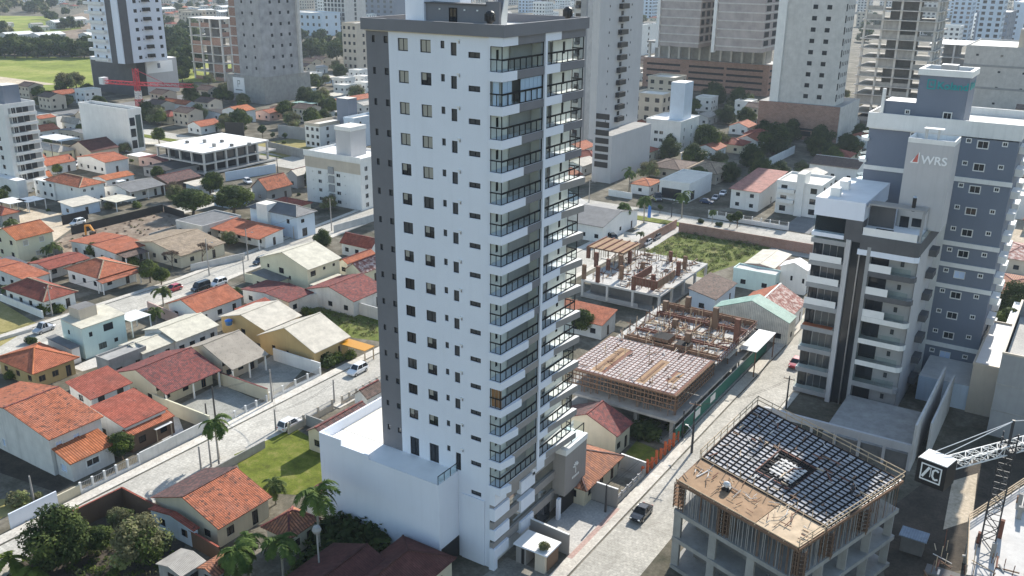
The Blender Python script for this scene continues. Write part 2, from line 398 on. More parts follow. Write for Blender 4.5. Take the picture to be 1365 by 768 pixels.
def tag(o, label, cat, group=None):
    o['label'] = label; o['category'] = cat
    if group: o['group'] = group
    return o
def struct(o, kind='structure'):
    o['kind'] = kind; return o
def copy_thing(src, loc, rz=0.0, scale=1.0, label=None, group=None, cat=None):
    def cp(o, par):
        c = o.copy(); COL.objects.link(c)
        if par is not None: c.parent = par
        for ch in CH.get(o.name, []): cp(ch, c)
        return c
    CH = {}
    for o in src.children_recursive: CH.setdefault(o.parent.name, []).append(o)
    r = cp(src, None); r.location = loc; r.rotation_euler = (0, 0, rz)
    r.scale = (scale,) * 3 if isinstance(scale, (int, float)) else scale
    if label: r['label'] = label
    if group: r['group'] = group
    if cat: r['category'] = cat
    return r

# windows: one mesh per size and style, an object for every window
_WIN = {}
def win_mesh(w, h, style):
    k = (round(w, 2), round(h, 2), style)
    if k in _WIN: return _WIN[k]
    fr, gl, nm = {'dark': ('frame_dark', 'glass_dark', 1), 'mid': ('frame_dark', 'glass_mid', 1), 'white': ('white', 'glass_dark', 1), 'single': ('frame_dark', 'glass_mid', 0),
                  'curtain': ('frame_dark', 'glass_reflection_blind', 1), 'door': ('frame_dark', 'glass_dark', 1), 'blind': ('white', 'blind', 0), 'wood': ('brown_paint', 'glass_dark', 1),
                  'hole': ('void', 'void', 0), 'half': ('frame_dark', 'glass_dark', 1), 'green': ('frame_dark', 'glass_green', 2), 'shutter': ('white', 'curtain_blue', 1), 'slide': ('metal', 'glass_mid', 2)}[style]
    b = MB(); f = 0.06 if w < 1 else 0.08
    if style == 'white': f = 0.15
    # local: x along the wall, y into the wall, z up, centre at the origin
    b.box(-w / 2, w / 2, 0.03, 0.05, -h / 2, h / 2, gl)
    for s in (-1, 1):
        b.box(s * w / 2, s * (w / 2 - f), -0.02 if fr != 'white' else -0.16, 0.06, -h / 2, h / 2, fr)
        b.box(-w / 2 + f, w / 2 - f, -0.02 if fr != 'white' else -0.16, 0.06, s * h / 2, s * (h / 2 - f), fr)
    if style == 'half': b.box(-w / 2 + f, -0.03, 0.024, 0.029, -h * 0.1, h / 2 - f, 'glass_reflection_blind'); b.box(0.05, w / 2 - f, 0.024, 0.029, h * 0.12, h / 2 - f, 'glass_mid')
    for i in range(nm):
        x = -w / 2 + w * (i + 1) / (nm + 1)
        b.box(x - 0.025, x + 0.025, -0.01, 0.055, -h / 2 + f, h / 2 - f, fr)
    _WIN[k] = b.mesh('window'); return _WIN[k]
def put_window(parent, p, n, w, h, style, name='window', depth=0.1):
    # p centre on the wall face, n outward 2d normal; without an opening behind it the window sits on the face
    if -0.05 < depth < 0.05: depth = -0.06
    o = bpy.data.objects.new(name, win_mesh(w, h, style)); COL.objects.link(o); o.parent = parent
    o.location = Vector((p[0] - n[0] * depth, p[1] - n[1] * depth, p[2])) - parent_off(parent)
    o.rotation_euler = (0, 0, math.atan2(n[0], -n[1])); return o
def wall(mb, p0, p1, z0, z1, holes, mat, depth=0.14, reveal=None):
    # p0 -> p1 left to right seen from outside; holes (s0, s1, h0, h1)
    p0, p1 = Vector(p0).to_2d(), Vector(p1).to_2d(); L = (p1 - p0).length
    if L < 1e-3: return
    d = (p1 - p0) / L; n = Vector((d.y, -d.x))
    hs = [(max(0.02, a), min(L - 0.02, b), max(z0 + 0.01, c), min(z1 - 0.02, e)) for a, b, c, e in holes]
    hs = [h for h in hs if h[1] > h[0] and h[3] > h[2]]
    xs = sorted({0.0, round(L, 4)} | {round(v, 4) for h in hs for v in h[:2]}); zs = sorted({round(z0, 4), round(z1, 4)} | {round(v, 4) for h in hs for v in h[2:]})
    def P(s, z, dd=0.0): q = p0 + d * s - n * dd; return (q.x, q.y, z)
    for j in range(len(zs) - 1):
        run = None
        zc = (zs[j] + zs[j + 1]) / 2
        for i in range(len(xs) - 1):
            sc = (xs[i] + xs[i + 1]) / 2
            inside = any(h[0] < sc < h[1] and h[2] < zc < h[3] for h in hs)
            if not inside and run is None: run = xs[i]
            if run is not None and (inside or i == len(xs) - 2):
                e = xs[i] if inside else xs[i + 1]
                mb.poly([P(run, zs[j]), P(e, zs[j]), P(e, zs[j + 1]), P(run, zs[j + 1])], mat); run = None
    r = reveal or mat
    for a, b, c, e in hs:
        mb.poly([P(a, c), P(a, c, depth), P(a, e, depth), P(a, e)][::-1], r); mb.poly([P(b, c), P(b, c, depth), P(b, e, depth), P(b, e)], r)
        mb.poly([P(a, c), P(b, c), P(b, c, depth), P(a, c, depth)], r); mb.poly([P(a, e), P(b, e), P(b, e, depth), P(a, e, depth)][::-1], r)
def facade(root, mb, p0, p1, z0, z1, wins, mat, depth=0.14, reveal=None):
    # wins: (s centre, z centre, w, h, style[, name])
    p0, p1 = Vector(p0).to_2d(), Vector(p1).to_2d(); d = (p1 - p0).normalized(); n = Vector((d.y, -d.x)); L = (p1 - p0).length
    ok = [q for q in wins if q[0] - q[2] / 2 > 0.05 and q[0] + q[2] / 2 < L - 0.05]
    wall(mb, p0, p1, z0, z1, [(q[0] - q[2] / 2, q[0] + q[2] / 2, q[1] - q[3] / 2, q[1] + q[3] / 2) for q in ok], mat, depth, reveal)
    made = []
    for q in ok:
        c = p0 + d * q[0]
        made.append(put_window(root, (c.x, c.y, q[1]), n, q[2], q[3], q[4], q[5] if len(q) > 5 else 'window', depth - 0.03))
    return made
def letters(parent, txt, mat, p, xdir, size, name='sign_lettering', depth=0.04, bold=0.0):
    c = bpy.data.curves.new('t', 'FONT'); c.body = txt; c.size = size; c.extrude = depth; c.offset = bold
    o = bpy.data.objects.new('t', c); COL.objects.link(o)
    dg = bpy.context.evaluated_depsgraph_get(); me = bpy.data.meshes.new_from_object(o.evaluated_get(dg))
    bpy.data.objects.remove(o)
    me.materials.clear(); me.materials.append(M[mat])
    x = Vector(xdir).normalized(); z = Vector((0, 0, 1)); n = x.cross(z)
    mt = Matrix(((x.x, z.x, n.x), (x.y, z.y, n.y), (x.z, z.z, n.z))).to_4x4(); mt.translation = Vector(p) - parent_off(parent)
    me.transform(mt)
    ob = bpy.data.objects.new(name, me); COL.objects.link(ob); ob.parent = parent; return ob

# ================================================================= ground, streets, lots
def sheet_poly(name, pts, z, mat):
    b = MB(); p3 = [(p[0], p[1], z) for p in pts]
    a = sum(p3[i][0] * p3[(i + 1) % len(p3)][1] - p3[(i + 1) % len(p3)][0] * p3[i][1] for i in range(len(p3)))
    b.poly(p3 if a > 0 else p3[::-1], mat); return struct(b.build(name))
def uvp(*q): return [(-b, a) for a, b in q]           # (along streets, across to the left) -> xy
sheet_poly('ground', [(-9000, -400), (9000, -400), (9000, 14000), (-9000, 14000)], 0.0, 'ground')
# carriageways
sheet_poly('left_street', uvp((30, 97.6), (30, 105.2), (218, 105.2), (218, 97.6)), 0.008, 'street_pave')
sheet_poly('right_street', uvp((52, 36.6), (52, 43.6), (222, 43.6), (222, 36.6)), 0.008, 'street_pave')
sheet_poly('far_left_street', uvp((60, 160.5), (60, 169.5), (125, 169.0), (230, 180.5), (230, 172.5), (125, 161.5)), 0.008, 'street_pave')
sheet_poly('cross_avenue', uvp((222.5, -40), (222.5, 620), (243, 620), (243, -40)), 0.008, 'street_pave')
sheet_poly('construction_lane', uvp((150, 215.5), (150, 222), (222, 222), (222, 215.5)), 0.008, 'street_pave')
sheet_poly('far_avenue', uvp((244, 398), (244, 412), (520, 412), (520, 398)), 0.008, 'asphalt')
sheet_poly('far_road', uvp((244, 62), (244, 70), (700, 70), (700, 62)), 0.008, 'asphalt')
def kerbed(name, pts, mat, h=0.13):
    b = MB(); b.prism(uvp(*pts), 0.0, h, mat, None, False); return struct(b.build(name))
kerbed('sidewalk', [(30, 105.4), (30, 107.2), (218, 107.2), (218, 105.4)], 'sidewalk')
kerbed('sidewalk', [(98, 95.9), (98, 97.4), (205, 97.4), (205, 95.9)], 'sidewalk')
kerbed('sidewalk', [(70, 43.8), (70, 45.6), (222, 45.6), (222, 43.8)], 'sidewalk')
kerbed('sidewalk', [(112, 35.4), (112, 36.4), (222, 36.4), (222, 35.4)], 'sidewalk')
kerbed('sidewalk', [(60, 158.6), (60, 160.3), (125, 161.3), (228, 172.3), (228, 170.6), (125, 159.6)], 'sidewalk')
kerbed('sidewalk', [(60, 169.7), (60, 171.2), (125, 170.7), (228, 182.2), (228, 180.7), (125, 169.2)], 'sidewalk')
kerbed('median', [(230.5, 70), (230.5, 118), (234.5, 118), (234.5, 70)], 'lawn', 0.16)
kerbed('median', [(230.5, 250), (230.5, 330), (234.5, 330), (234.5, 250)], 'lawn', 0.16)
# lots
sheet_poly('dirt_track', uvp((280, 520), (280, 535), (305, 560), (305, 500)), 0.03, 'sand')

# ================================================================= the tall white tower in the middle
T = thing('apartment_tower', 'tall pale apartment tower with grey parapet and glazed corner balconies, rising in the middle', 'apartment tower', (-60, 85, 0))
X0, X1, Y0, Y1 = -68.46, -52.4, 77.2, 93.6
FZ = [11.57 + 3.348 * k for k in range(15)]           # glass bottoms of the fifteen balcony floors
TOP = 61.78
wb = MB(); gb = MB()
cols = [(63.44, 1.36, 1.30, 0.0, 'mid'), (60.46, 1.38, 1.30, 0.0, 'mid'), (58.28, 0.5, 0.75, 0.0, 'single'), (56.88, 0.74, 1.28, -0.1, 'single'), (54.35, 1.45, 0.58, -0.9, 'mid')]
fw = []; gw = []
rnd = random.Random(3)
for k in range(15):
    top = 14.75 + 3.310 * k
    for v, ww, hh, dz, st in cols:
        if k == 0 and ww > 1.3 and hh > 1: hh2, t2 = 2.45, 14.25
        elif k == 0 and v == 56.88: hh2, t2 = 2.3, 14.2
        else: hh2, t2 = hh, top + dz
        sty = st
        if hh > 1.2 and ww > 1.2: sty = rnd.choice(['curtain', 'half', 'curtain']) if k > 9 else rnd.choice(['dark', 'half', 'dark', 'mid', 'half'])  # upper 'curtain' panes are a beige reflection put into the glass colour
        if k == 0 and hh2 > 2: sty = 'door'
        fw.append((-X0 - v, t2 - hh2 / 2, ww, hh2, sty, 'balcony_door' if sty == 'door' else 'window'))
    part = MB(); part.box(-56.42, -56.1, Y0 - 0.16, Y0 - 0.003, top + 0.12, top + 0.24, 'white'); part.box(-56.2, -56.1, Y0 - 0.12, Y0 - 0.003, top - 0.15, top + 0.119, 'metal'); part.build('pipe_bracket', T)
    for v, ww in ((67.45, 0.42), (65.76, 0.55)):
        gw.append((-X0 - v, top + 0.1 - 0.36, ww, 0.72, 'single', 'bathroom_window'))
facade(T, gb, (X0, Y0), (-65.37, Y0), 0, TOP, gw, 'tower_grey', 0.16)
xs = -65.37
facade(T, wb, (xs, Y0), (X1, Y0), 0, TOP, [(q[0] - (xs - X0), *q[1:]) for q in fw] + [(-54.35 - xs, 9.6, 1.45, 0.58, 'mid')], 'tower_white', 0.16)
wall(gb, (X0, Y1), (X0, Y0), 0, TOP, [], 'tower_white')
wall(wb, (X1, Y1), (X0, Y1), 0, TOP, [], 'tower_white')
# wall behind the balconies: pale with grey panels, doors and small windows
iw = []
for k in range(15):
    z = FZ[k] - 0.05
    iw += [(1.3, z + 1.55, 0.5, 1.0, 'dark'), (11.2, z + 1.1, 2.0, 2.2, 'slide', 'balcony_door'), (14.6, z + 1.35, 0.55, 1.3, 'dark')]
facade(T, wb, (X1 - 0.02, Y0 + 0.02), (X1 - 0.02, Y1), 0, TOP, iw, 'white', 0.1)
wb.build('wall', T); o = gb.build('wall', T); o['label'] = 'dark grey wall strip at the left edge of the tower'
# balconies
BX = -50.72
PX1 = -52.35
for k in range(15):
    z = FZ[k]; zt = z + 2.48; f = k / 14.0
    s = MB(); s.box(PX1, BX, 76.95, 84.82, z - 0.87, z - 0.02, 'tower_grey' if k > 5 else 'tower_taupe', 'roof_white'); s.build('balcony_slab', T)
    e1 = 79.5 + (14 - k) * 0.48 if k > 5 else 82.9 - (6 - k) * 0.75
    dp = 0.04 + 0.055 * max(0, 9 - k); b = MB(); b.prism([(PX1 + 0.01, 76.8), (BX + 0.04, 76.8), (BX + dp, e1), (PX1 + 0.01, e1)], z - 0.89, z + 0.02, 'tower_white'); b.build('balcony_fascia', T)
    s = MB(); r = 0.0 if k > 2 else 0.55
    s.box(PX1, BX, 85.28, 93.55, z - 0.87, z - 0.02, 'tower_grey' if k > 7 else 'tower_taupe', 'roof_white'); s.build('balcony_slab', T)
    e2 = 88.1 + (14 - k) * 0.52 if k > 8 else 91.1 - (8 - k) * 0.33
    b = MB(); b.box(PX1 + 0.01, BX + 0.04, 85.3, e2, z - 0.89, z + 0.02, 'tower_white'); b.build('balcony_fascia', T)
    if k < 11:
        b = MB(); b.prism([(BX + 0.001, e2 - 1.5), (BX + 0.06, e2 - 1.5), (BX + 0.6, 93.6), (BX + 0.001, 93.6)], z - 0.8, z + 0.035, 'tower_taupe', 'white'); b.build('balcony_ledge', T)
    # glazing and its dark rails
    for y0, y1, side in ((77.0, 84.8, 1), (85.32, 93.45, 2)):
        g = MB(); g.poly([(BX - 0.15, y0 + 0.03, z), (BX - 0.15, y1, z), (BX - 0.15, y1, zt), (BX - 0.15, y0 + 0.03, zt)], 'balcony_glass')
        if side == 1: g.poly([(-52.3, y0 + 0.03, z), (BX - 0.15, y0 + 0.03, z), (BX - 0.15, y0 + 0.03, zt), (-52.3, y0 + 0.03, zt)], 'balcony_glass')
        else: g.poly([(-52.3, y1, z), (BX - 0.15, y1, z), (BX - 0.15, y1, zt), (-52.3, y1, zt)], 'clear_glass')
        g.build('balcony_glazing', T)
        h = MB(); n = 7
        for i in range(n + 1):
            y = y0 + (y1 - y0) * i / n
            h.box(BX - 0.2, BX - 0.11, y - 0.035, y + 0.035, z, z + 1.18 if 0 < i < n else zt, 'frame_dark')
        h.box(BX - 0.21, BX - 0.1, y0, y1, z + 1.1, z + 1.27, 'frame_dark'); h.box(BX - 0.2, BX - 0.11, y0, y1, z, z + 0.07, 'frame_dark')
        h.box(BX - 0.2, BX - 0.11, y0, y1, zt - 0.06, zt, 'frame_dark')
        ye = y0 if side == 1 else y1
        h.box(-52.3, BX - 0.21, ye - 0.02, ye + 0.06, z + 1.14, z + 1.26, 'frame_dark')
        for xx in (-52.25, -51.55): h.box(xx, xx + 0.07, ye - 0.01, ye + 0.05, z, zt if xx < -52 else z + 1.15, 'frame_dark')
        h.box(-52.25, BX - 0.21, ye - 0.01, ye + 0.05, z, z + 0.06, 'frame_dark'); h.box(-52.25, BX - 0.21, ye - 0.01, ye + 0.05, zt - 0.06, zt, 'frame_dark')
        h.build('balcony_railing', T)
    # grey soffit panel between the two rooms of a flat
    p = MB(); p.box(-52.4, -51.2, 84.83, 84.87, z, zt, 'white'); p.build('balcony_partition', T)
    for ya_, yb_ in ((80.6, 84.7), (86.0, 88.3)):
        p = MB(); p.box(PX1, -52.2, ya_, yb_, z + 0.01, zt - 0.02, 'mid_grey'); p.build('balcony_panel', T)
k = 13
for i in range(9):
    y = 77.4 + i * 0.82
    if 2 <= i <= 3: continue
    c = MB(); c.box(BX - 0.34, BX - 0.28, y, y + 0.76, FZ[k] + 0.05, FZ[k] + 2.4, 'curtain_blue'); c.build('curtain', T)
c = MB(); c.box(-52.1, -51.4, 77.25, 77.3, FZ[k] + 0.05, FZ[k] + 2.4, 'curtain_blue'); c.build('curtain', T)
for xx in (-52.2, -51.75, -51.3):
    c = MB(); c.box(xx, xx + 0.38, 77.25, 77.31, FZ[3] + 0.05, FZ[3] + 2.4, 'blind_brown'); c.build('curtain', T)
b = MB(); b.box(-52.3, BX + 0.1, 84.84, 85.26, 10.2, TOP - 0.01, 'tower_white'); b.build('pillar', T)
# top floor ceiling band, parapet, roof
b = MB(); b.box(PX1, BX + 0.04, 76.85, 79.6, FZ[14] + 2.48, TOP, 'tower_white'); b.box(PX1, BX, 79.6, 85.28, FZ[14] + 2.48, TOP, 'tower_grey'); b.box(PX1, BX + 0.04, 85.28, 88.2, FZ[14] + 2.48, TOP, 'tower_white'); b.box(PX1, BX, 88.2, 93.6, FZ[14] + 2.48, TOP, 'tower_grey'); b.build('top_band', T)
b = MB(); x0, x1, y0, y1 = -68.75, -50.45, 76.7, 93.9
for a in ((x0, x1, y0, y0 + 0.28), (x0, x1, y1 - 0.28, y1), (x0, x0 + 0.28, y0 + 0.28, y1 - 0.28), (x1 - 0.28, x1, y0 + 0.28, y1 - 0.28)):
    b.box(*a, TOP + 0.003, 62.98, 'tower_grey', 'mid_grey')
b.build('parapet', T)
b = MB(); b.box(x0 + 0.28, x1 - 0.28, y0 + 0.28, y1 - 0.28, TOP - 0.1, TOP + 0.25, 'membrane'); rf = b.build('roof', T)
b = MB(); b.box(-65.4, -62.9, 80.2, 88, TOP + 0.25, 69.5, 'tower_white'); b.box(-62.89, -59.5, 82.0, 84.0, TOP + 0.25, 69.5, 'tower_white'); b.build('stair_house', T)
b = MB(); b.box(-62.85, -55.2, 80.5, 81.98, TOP + 0.25, 64.5, 'tower_grey'); b.box(-62.95, -55.1, 80.3, 81.97, 64.503, 64.62, 'dark_grey')
b.prism([(-55.19, 80.5), (-53.6, 80.5), (-53.6, 80.9), (-55.19, 80.9)], TOP + 0.25, 64.9, 'tower_grey'); b.build('roof_porch', T)
b = MB()
for x0_, x1_, m_ in ((-54.5, -53.75, 'tower_grey'), (-53.745, -53.65, 'white')):
    q = [(80.5, TOP + 0.25), (82.0, TOP + 0.25), (82.5, 66.5), (82.2, 66.5)]
    for sx in (x0_, x1_): b.poly([(sx, y_, z_) for y_, z_ in q], m_)
    for i in range(4):
        (ya, za), (yb, zb) = q[i], q[(i + 1) % 4]; b.poly([(x0_, ya, za), (x1_, ya, za), (x1_, yb, zb), (x0_, yb, zb)], m_)
b.build('roof_wing_wall', T)
put_window(T, (-59.3, 80.5, 63.1), (0, -1), 1.0, 2.1, 'door', 'roof_door', 0.02)
for x in (-61, -57.8, -56.2):
    b = MB(); b.box(x - 0.08, x + 0.08, 80.38, 80.49, 63.9, 64.05, 'lamp_glass'); b.build('wall_lamp', T)
def roof_vent(label, x, y, z):
    t = thing('roof_vent', label, 'roof vent', (x, y, z), 'turbine vents on the tower roof')
    b = MB(); b.tube([(x, y, z), (x, y, z + 1.0)], [0.3, 0.24], 'black', 10); b.build('pipe', t)
    b = MB(); b.tube([(x, y, z + 0.9), (x, y, z + 1.2), (x, y, z + 1.6), (x, y, z + 1.95), (x, y, z + 2.1)], [0.26, 0.48, 0.52, 0.42, 0.2], 'black', 12)
    for i in range(10):
        a = i * 0.628; b.box(x + 0.5 * math.cos(a) - 0.03, x + 0.5 * math.cos(a) + 0.03, y + 0.5 * math.sin(a) - 0.03, y + 0.5 * math.sin(a) + 0.03, z + 1.1, z + 1.8, 'steel_dark')
    b.build('turbine_head', t)
roof_vent('black turbine vent near the front parapet corner of the white tower roof', -53.4, 78.6, TOP + 0.25)
roof_vent('black turbine vent at the far right end of the white tower roof', -51.6, 91.0, TOP + 0.25)
# podium in front of the tower with its terrace
b = MB(); hz = 11.75
wall(b, (-75.6, 73.3), (-56.9, 73.3), 0, hz + 0.05, [], 'tower_white'); wall(b, (-56.9, 73.3), (-56.9, 77.18), 0, hz + 0.05, [], 'tower_white')
wall(b, (-75.6, 97.0), (-75.6, 73.3), 0, hz + 1.3, [], 'tower_white'); wall(b, (-56.9, 97), (-75.6, 97), 0, hz + 1.3, [], 'tower_white')
b.box(-75.6, -68.48, 77.3, 96.9, hz - 0.2, hz, 'white', 'membrane', False); b.box(-75.59, -56.92, 73.32, 77.19, hz - 0.2, hz, 'white', 'roof_white', False); b.build('podium', T)
b = MB(); b.box(-75.598, -75.35, 73.302, 97, hz + 0.001, hz + 1.31, 'tower_white'); b.box(-75.34, -72.0, 73.302, 73.52, hz + 0.001, hz + 1.3, 'tower_white'); b.box(-71.99, -67.5, 73.302, 73.5, hz + 0.001, hz + 0.55, 'tower_white'); b.box(-75.34, -68.5, 96.75, 96.99, hz + 0.001, hz + 1.3, 'tower_white'); b.build('terrace_parapet', T)
b = MB()
for y in (73.4, 74.6, 75.8, 77.1): b.box(-57.06, -57.0, y - 0.03, y + 0.03, hz, hz + 1.1, 'frame_dark')
b.box(-57.07, -56.99, 73.35, 77.15, hz + 1.05, hz + 1.12, 'frame_dark'); b.box(-57.04, -57.02, 73.4, 77.1, hz + 0.1, hz + 1.05, 'balcony_glass'); b.build('terrace_railing', T)
b = MB(); b.box(-56.89, -56.8, 73.6, 77.1, 0.05, 2.9, 'black'); b.build('garage_door', T)
b = MB(); b.box(-56.4, -53.1, 77.05, 77.19, 0.05, 9.0, 'tower_white'); b.build('wall_panel', T)
# street front of the podium: slabs, dark glass, white blocks in zigzag
FX = -51.75
b = MB()
for z0, z1 in ((2.5, 3.7), (5.4, 6.5), (8.3, 10.65)): b.box(-52.3, FX, 77.0, 91.3, z0, z1, 'tower_taupe')
b.build('podium_band', T)
b = MB()
for z0, z1 in ((3.7, 5.4), (6.5, 8.3)): b.box(-52.3, FX - 0.3, 77.1, 91.2, z0 + 0.003, z1 - 0.003, 'glass_mirror')
b.build('podium_glazing', T)
for (y0, y1, z0, z1) in ((76.85, 79.3, 9.0, 10.68), (76.85, 80.0, 6.9, 8.5), (76.85, 80.0, 4.2, 5.6), (76.85, 79.9, 1.6, 3.0), (82.6, 85.8, 7.6, 9.3), (82.6, 85.8, 5.0, 6.7), (82.6, 85.6, 2.0, 3.6), (85.2, 88.0, 8.9, 10.7)):
    b = MB(); b.box(-52.2, FX + 0.3, y0, y1, z0, z1, 'tower_white'); b.build('podium_block', T)
b = MB(); b.box(-52.3, FX + 0.2, 76.86, 77.6, 0, 1.6, 'tower_white'); b.build('pillar', T)
b = MB(); b.box(-52.4, -50.3, 91.35, 97.0, 3.1, 9.1, 'tower_taupe'); b.box(-52.4, -50.2, 91.3, 97.05, 9.103, 9.9, 'white'); b.box(-51.2, -50.95, 91.4, 97.0, 0, 3.1, 'tower_taupe'); b.build('entrance_panel', T)
b = MB(); b.box(-52.3, -50.8, 93.7, 96.9, 9.91, 11.3, 'clear_glass'); b.box(-50.85, -50.75, 93.7, 97.0, 11.2, 11.3, 'frame_dark'); b.box(-50.85, -50.75, 96.9, 97.0, 9.91, 11.3, 'frame_dark'); b.box(-50.85, -50.75, 93.7, 93.8, 9.91, 11.3, 'frame_dark'); b.build('terrace_railing', T)
b = MB(); b.box(-51.0, -50.9, 90.9, 97.0, 0.05, 3.0, 'black'); b.build('garage_door', T)
b = MB(); b.box(-50.9, -50.5, 90.3, 90.9, 0, 3.08, 'tower_white'); b.build('pillar', T)
b = MB(); b.box(-51.9, -51.8, 87.0, 90.25, 0.05, 2.59, 'glass_dark'); b.build('entrance_door', T)
# a palm-like emblem on the entrance panel (pale metal)
b = MB(); ex = -50.28
for a in range(-70, 71, 28):
    c, s = math.sin(R(a)), math.cos(R(a)); b.beam((ex, 94.2, 6.2), (ex, 94.2 + 0.75 * c, 6.2 + 0.75 * s), 0.05, 'white', 0.16)
b.box(ex - 0.03, ex + 0.02, 94.13, 94.27, 5.3, 6.2, 'white'); b.build('emblem', T)
b = MB()
for i in range(5): b.box(ex - 0.02, ex + 0.02, 93.3 + i * 0.38, 93.3 + i * 0.38 + 0.24, 4.75, 5.05, 'white')
b.build('emblem_lettering', T)
# forecourt
sheet_poly('driveway', [(-51.7, 85.2), (-45.6, 84.9), (-45.6, 97), (-51.0, 97)], 0.02, 'cement')
sheet_poly('driveway', [(-52.3, 74.0), (-45.8, 74.0), (-45.8, 80), (-51.7, 80)], 0.02, 'yard')
struct(MB.build((lambda b: (b.prism([(-45.58, 84), (-44.9, 84), (-44.9, 97), (-45.58, 97)], 0, 0.14, 'sidewalk_red'), b)[1])(MB()), 'paving_band'))
def wall_thing(name, label, pts, h, mat, th=0.18, cat='wall', cap=None, group=None, z0=0.0, posts=None):
    t = None; b = MB()
    for p, q in zip(pts[:-1], pts[1:]):
        p, q = Vector(p[:2]), Vector(q[:2]); d = (q - p).normalized(); n = Vector((-d.y, d.x)) * th / 2
        b.prism([p - n, q - n, q + n, p + n], z0, z0 + h, mat)
        if cap: n2 = n * 1.25; b.prism([p - n2, q - n2, q + n2, p + n2], z0 + h + 0.002, z0 + h + 0.08, cap)
    o = b.build(name); tag(o, label, cat, group); return o
wall_thing('driveway_wall', 'taupe wall with white cap on the far side of the tower driveway', [(-50.2, 97.2), (-45.4, 97.2)], 2.85, 'tower_taupe', 0.2, 'wall', 'white')
wall_thing('driveway_wall', 'dark wall with white cap between the tower gatehouse and driveway', [(-51.6, 85.0), (-45.7, 84.6)], 2.9, 'tower_taupe', 0.22, 'wall', 'white')
g = thing('gatehouse', 'small flat white-roofed gatehouse at the foot of the white tower', 'gatehouse', (-48.5, 81.5, 0))
b = MB(); b.box(-50.6, -45.9, 79.6, 83.0, 2.55, 2.75, 'tower_white', 'roof_white'); b.build('roof', g)
b = MB(); b.box(-50.4, -49.0, 79.9, 82.8, 0, 2.54, 'tower_taupe'); b.box(-47.6, -46.2, 79.7, 80.9, 0, 2.54, 'beige'); b.build('wall', g)
b = MB(); b.box(-46.19, -46.1, 80.1, 82.7, 0.2, 2.4, 'brown_paint'); b.build('gate_panel', g)
b = MB(); b.box(-49.6, -49.2, 79.84, 79.89, 0.1, 2.2, 'black'); b.build('door', g)

# ================================================================= the building signed WRS
WF = 145.0
Wt = thing('apartment_building', 'grey and white mid-rise with WRS lettering on its blank roof tower', 'apartment building', (-28, 153, 0))
WX0, WX1 = -36.5, -19.9; FH = 3.75
mb = MB(); wall(mb, (-20.4, WF + 1.2), (-20.4, WF + 17), 0, 30, [], 'wrs_grey')
facade(Wt, mb, (-20.38, WF + 1.2), (-20.38, WF + 17), 0, 30, [(s, 3 + FH * k, 0.9, 1.5, 'dark') for k in range(7) for s in (2.5, 8.0)], 'wrs_grey')
mb.box(-36.4, -20.5, WF + 1.6, WF + 17, 0, 30.0, 'mid_grey', 'roof_white', False)
mb.build('wall', Wt)
for k in range(8):
    z = 1.0 + FH * k
    b = MB(); b.box(-36.3, -31.1, WF + 1.57, WF + 1.597, z + 0.36, z + FH - 0.46, 'dark_grey'); b.build('balcony_back', Wt)  # dark sheet added for the shade inside the left balconies
    # left wing balcony
    b = MB(); b.box(-36.45, -31.1, WF, WF + 1.6, z - 0.45, z + 0.3, 'mid_grey', 'concrete_pale'); b.build('balcony_slab', Wt)
    if k in (4, 5, 6):
        b = MB(); b.box(-36.4, -31.4, WF + 0.02, WF + 0.08, z + 0.352, z + 1.45, 'roof_white'); b.build('balcony_rail', Wt)
    else:
        b = MB(); b.box(-36.4, -31.4, WF + 0.02, WF + 0.08, z + 0.352, z + 1.4, 'balcony_glass'); b.build('balcony_rail', Wt)
    if k == 3:
        b = MB(); b.box(-36.3, -31.5, WF + 0.1, WF + 1.3, z + 0.352, z + 0.42, 'orange_paint'); b.build('balcony_deck', Wt)
    put_window(Wt, (-33.1, WF + 1.56, z + 1.75), (0, -1), 3.4, 2.9, 'slide', 'balcony_door', 0.02)
    put_window(Wt, (-35.6, WF + 1.56, z + 1.75), (0, -1), 1.3, 2.9, 'dark', 'balcony_door', 0.02)
    # right wing balcony
    b = MB(); hi = k >= 7
    b.prism([(-27.6, WF + 0.0), (-20.9, WF + 0.0), (-20.4, WF + 0.35), (-20.2, WF + 1.2), (-27.6, WF + 1.6)], z - 0.75, z + 0.1, 'dark_grey' if k > 4 else 'white' if k in (2, 3, 4) else 'mid_grey', 'concrete'); b.build('balcony_slab', Wt)
    b = MB()
    m_ = 'roof_white' if k >= 4 else 'balcony_glass'
    b.box(-27.4, -23.9 if k < 7 else -21.0, WF + 0.06, WF + 0.12, z + 0.1, z + 1.3, m_); b.build('balcony_rail', Wt)
    if k < 7:
        b = MB(); b.box(-23.85, -21.0, WF + 0.06, WF + 0.12, z + 0.1, z + 1.3, 'balcony_glass'); b.build('balcony_rail', Wt)
    put_window(Wt, (-25.9, WF + 1.6, z + 1.55), (0, -1), 2.6, 2.8, 'dark', 'balcony_door', 0.02)
    put_window(Wt, (-22.6, WF + 1.6, z + 1.6), (0, -1), 0.5, 0.8, 'single', 'window', 0.02)
b = MB(); b.box(-31.05, -30.3, WF - 0.12, WF + 1.6, 0, 28.1, 'wrs_grey'); b.build('pilaster', Wt)
b = MB(); b.box(-30.28, -28.95, WF + 0.5, WF + 1.6, 0, 28.1, 'glass_dark'); b.box(-28.75, -27.75, WF + 0.5, WF + 1.6, 0, 28.1, 'glass_dark'); b.build('stair_glazing', Wt)
b = MB(); b.box(-28.94, -28.76, WF + 0.1, WF + 1.6, 0, 28.1, 'metal'); b.build('downpipe', Wt)
b = MB(); b.box(-27.74, -27.2, WF - 0.05, WF + 1.6, 0, 27.4, 'mid_grey'); b.build('pilaster', Wt)
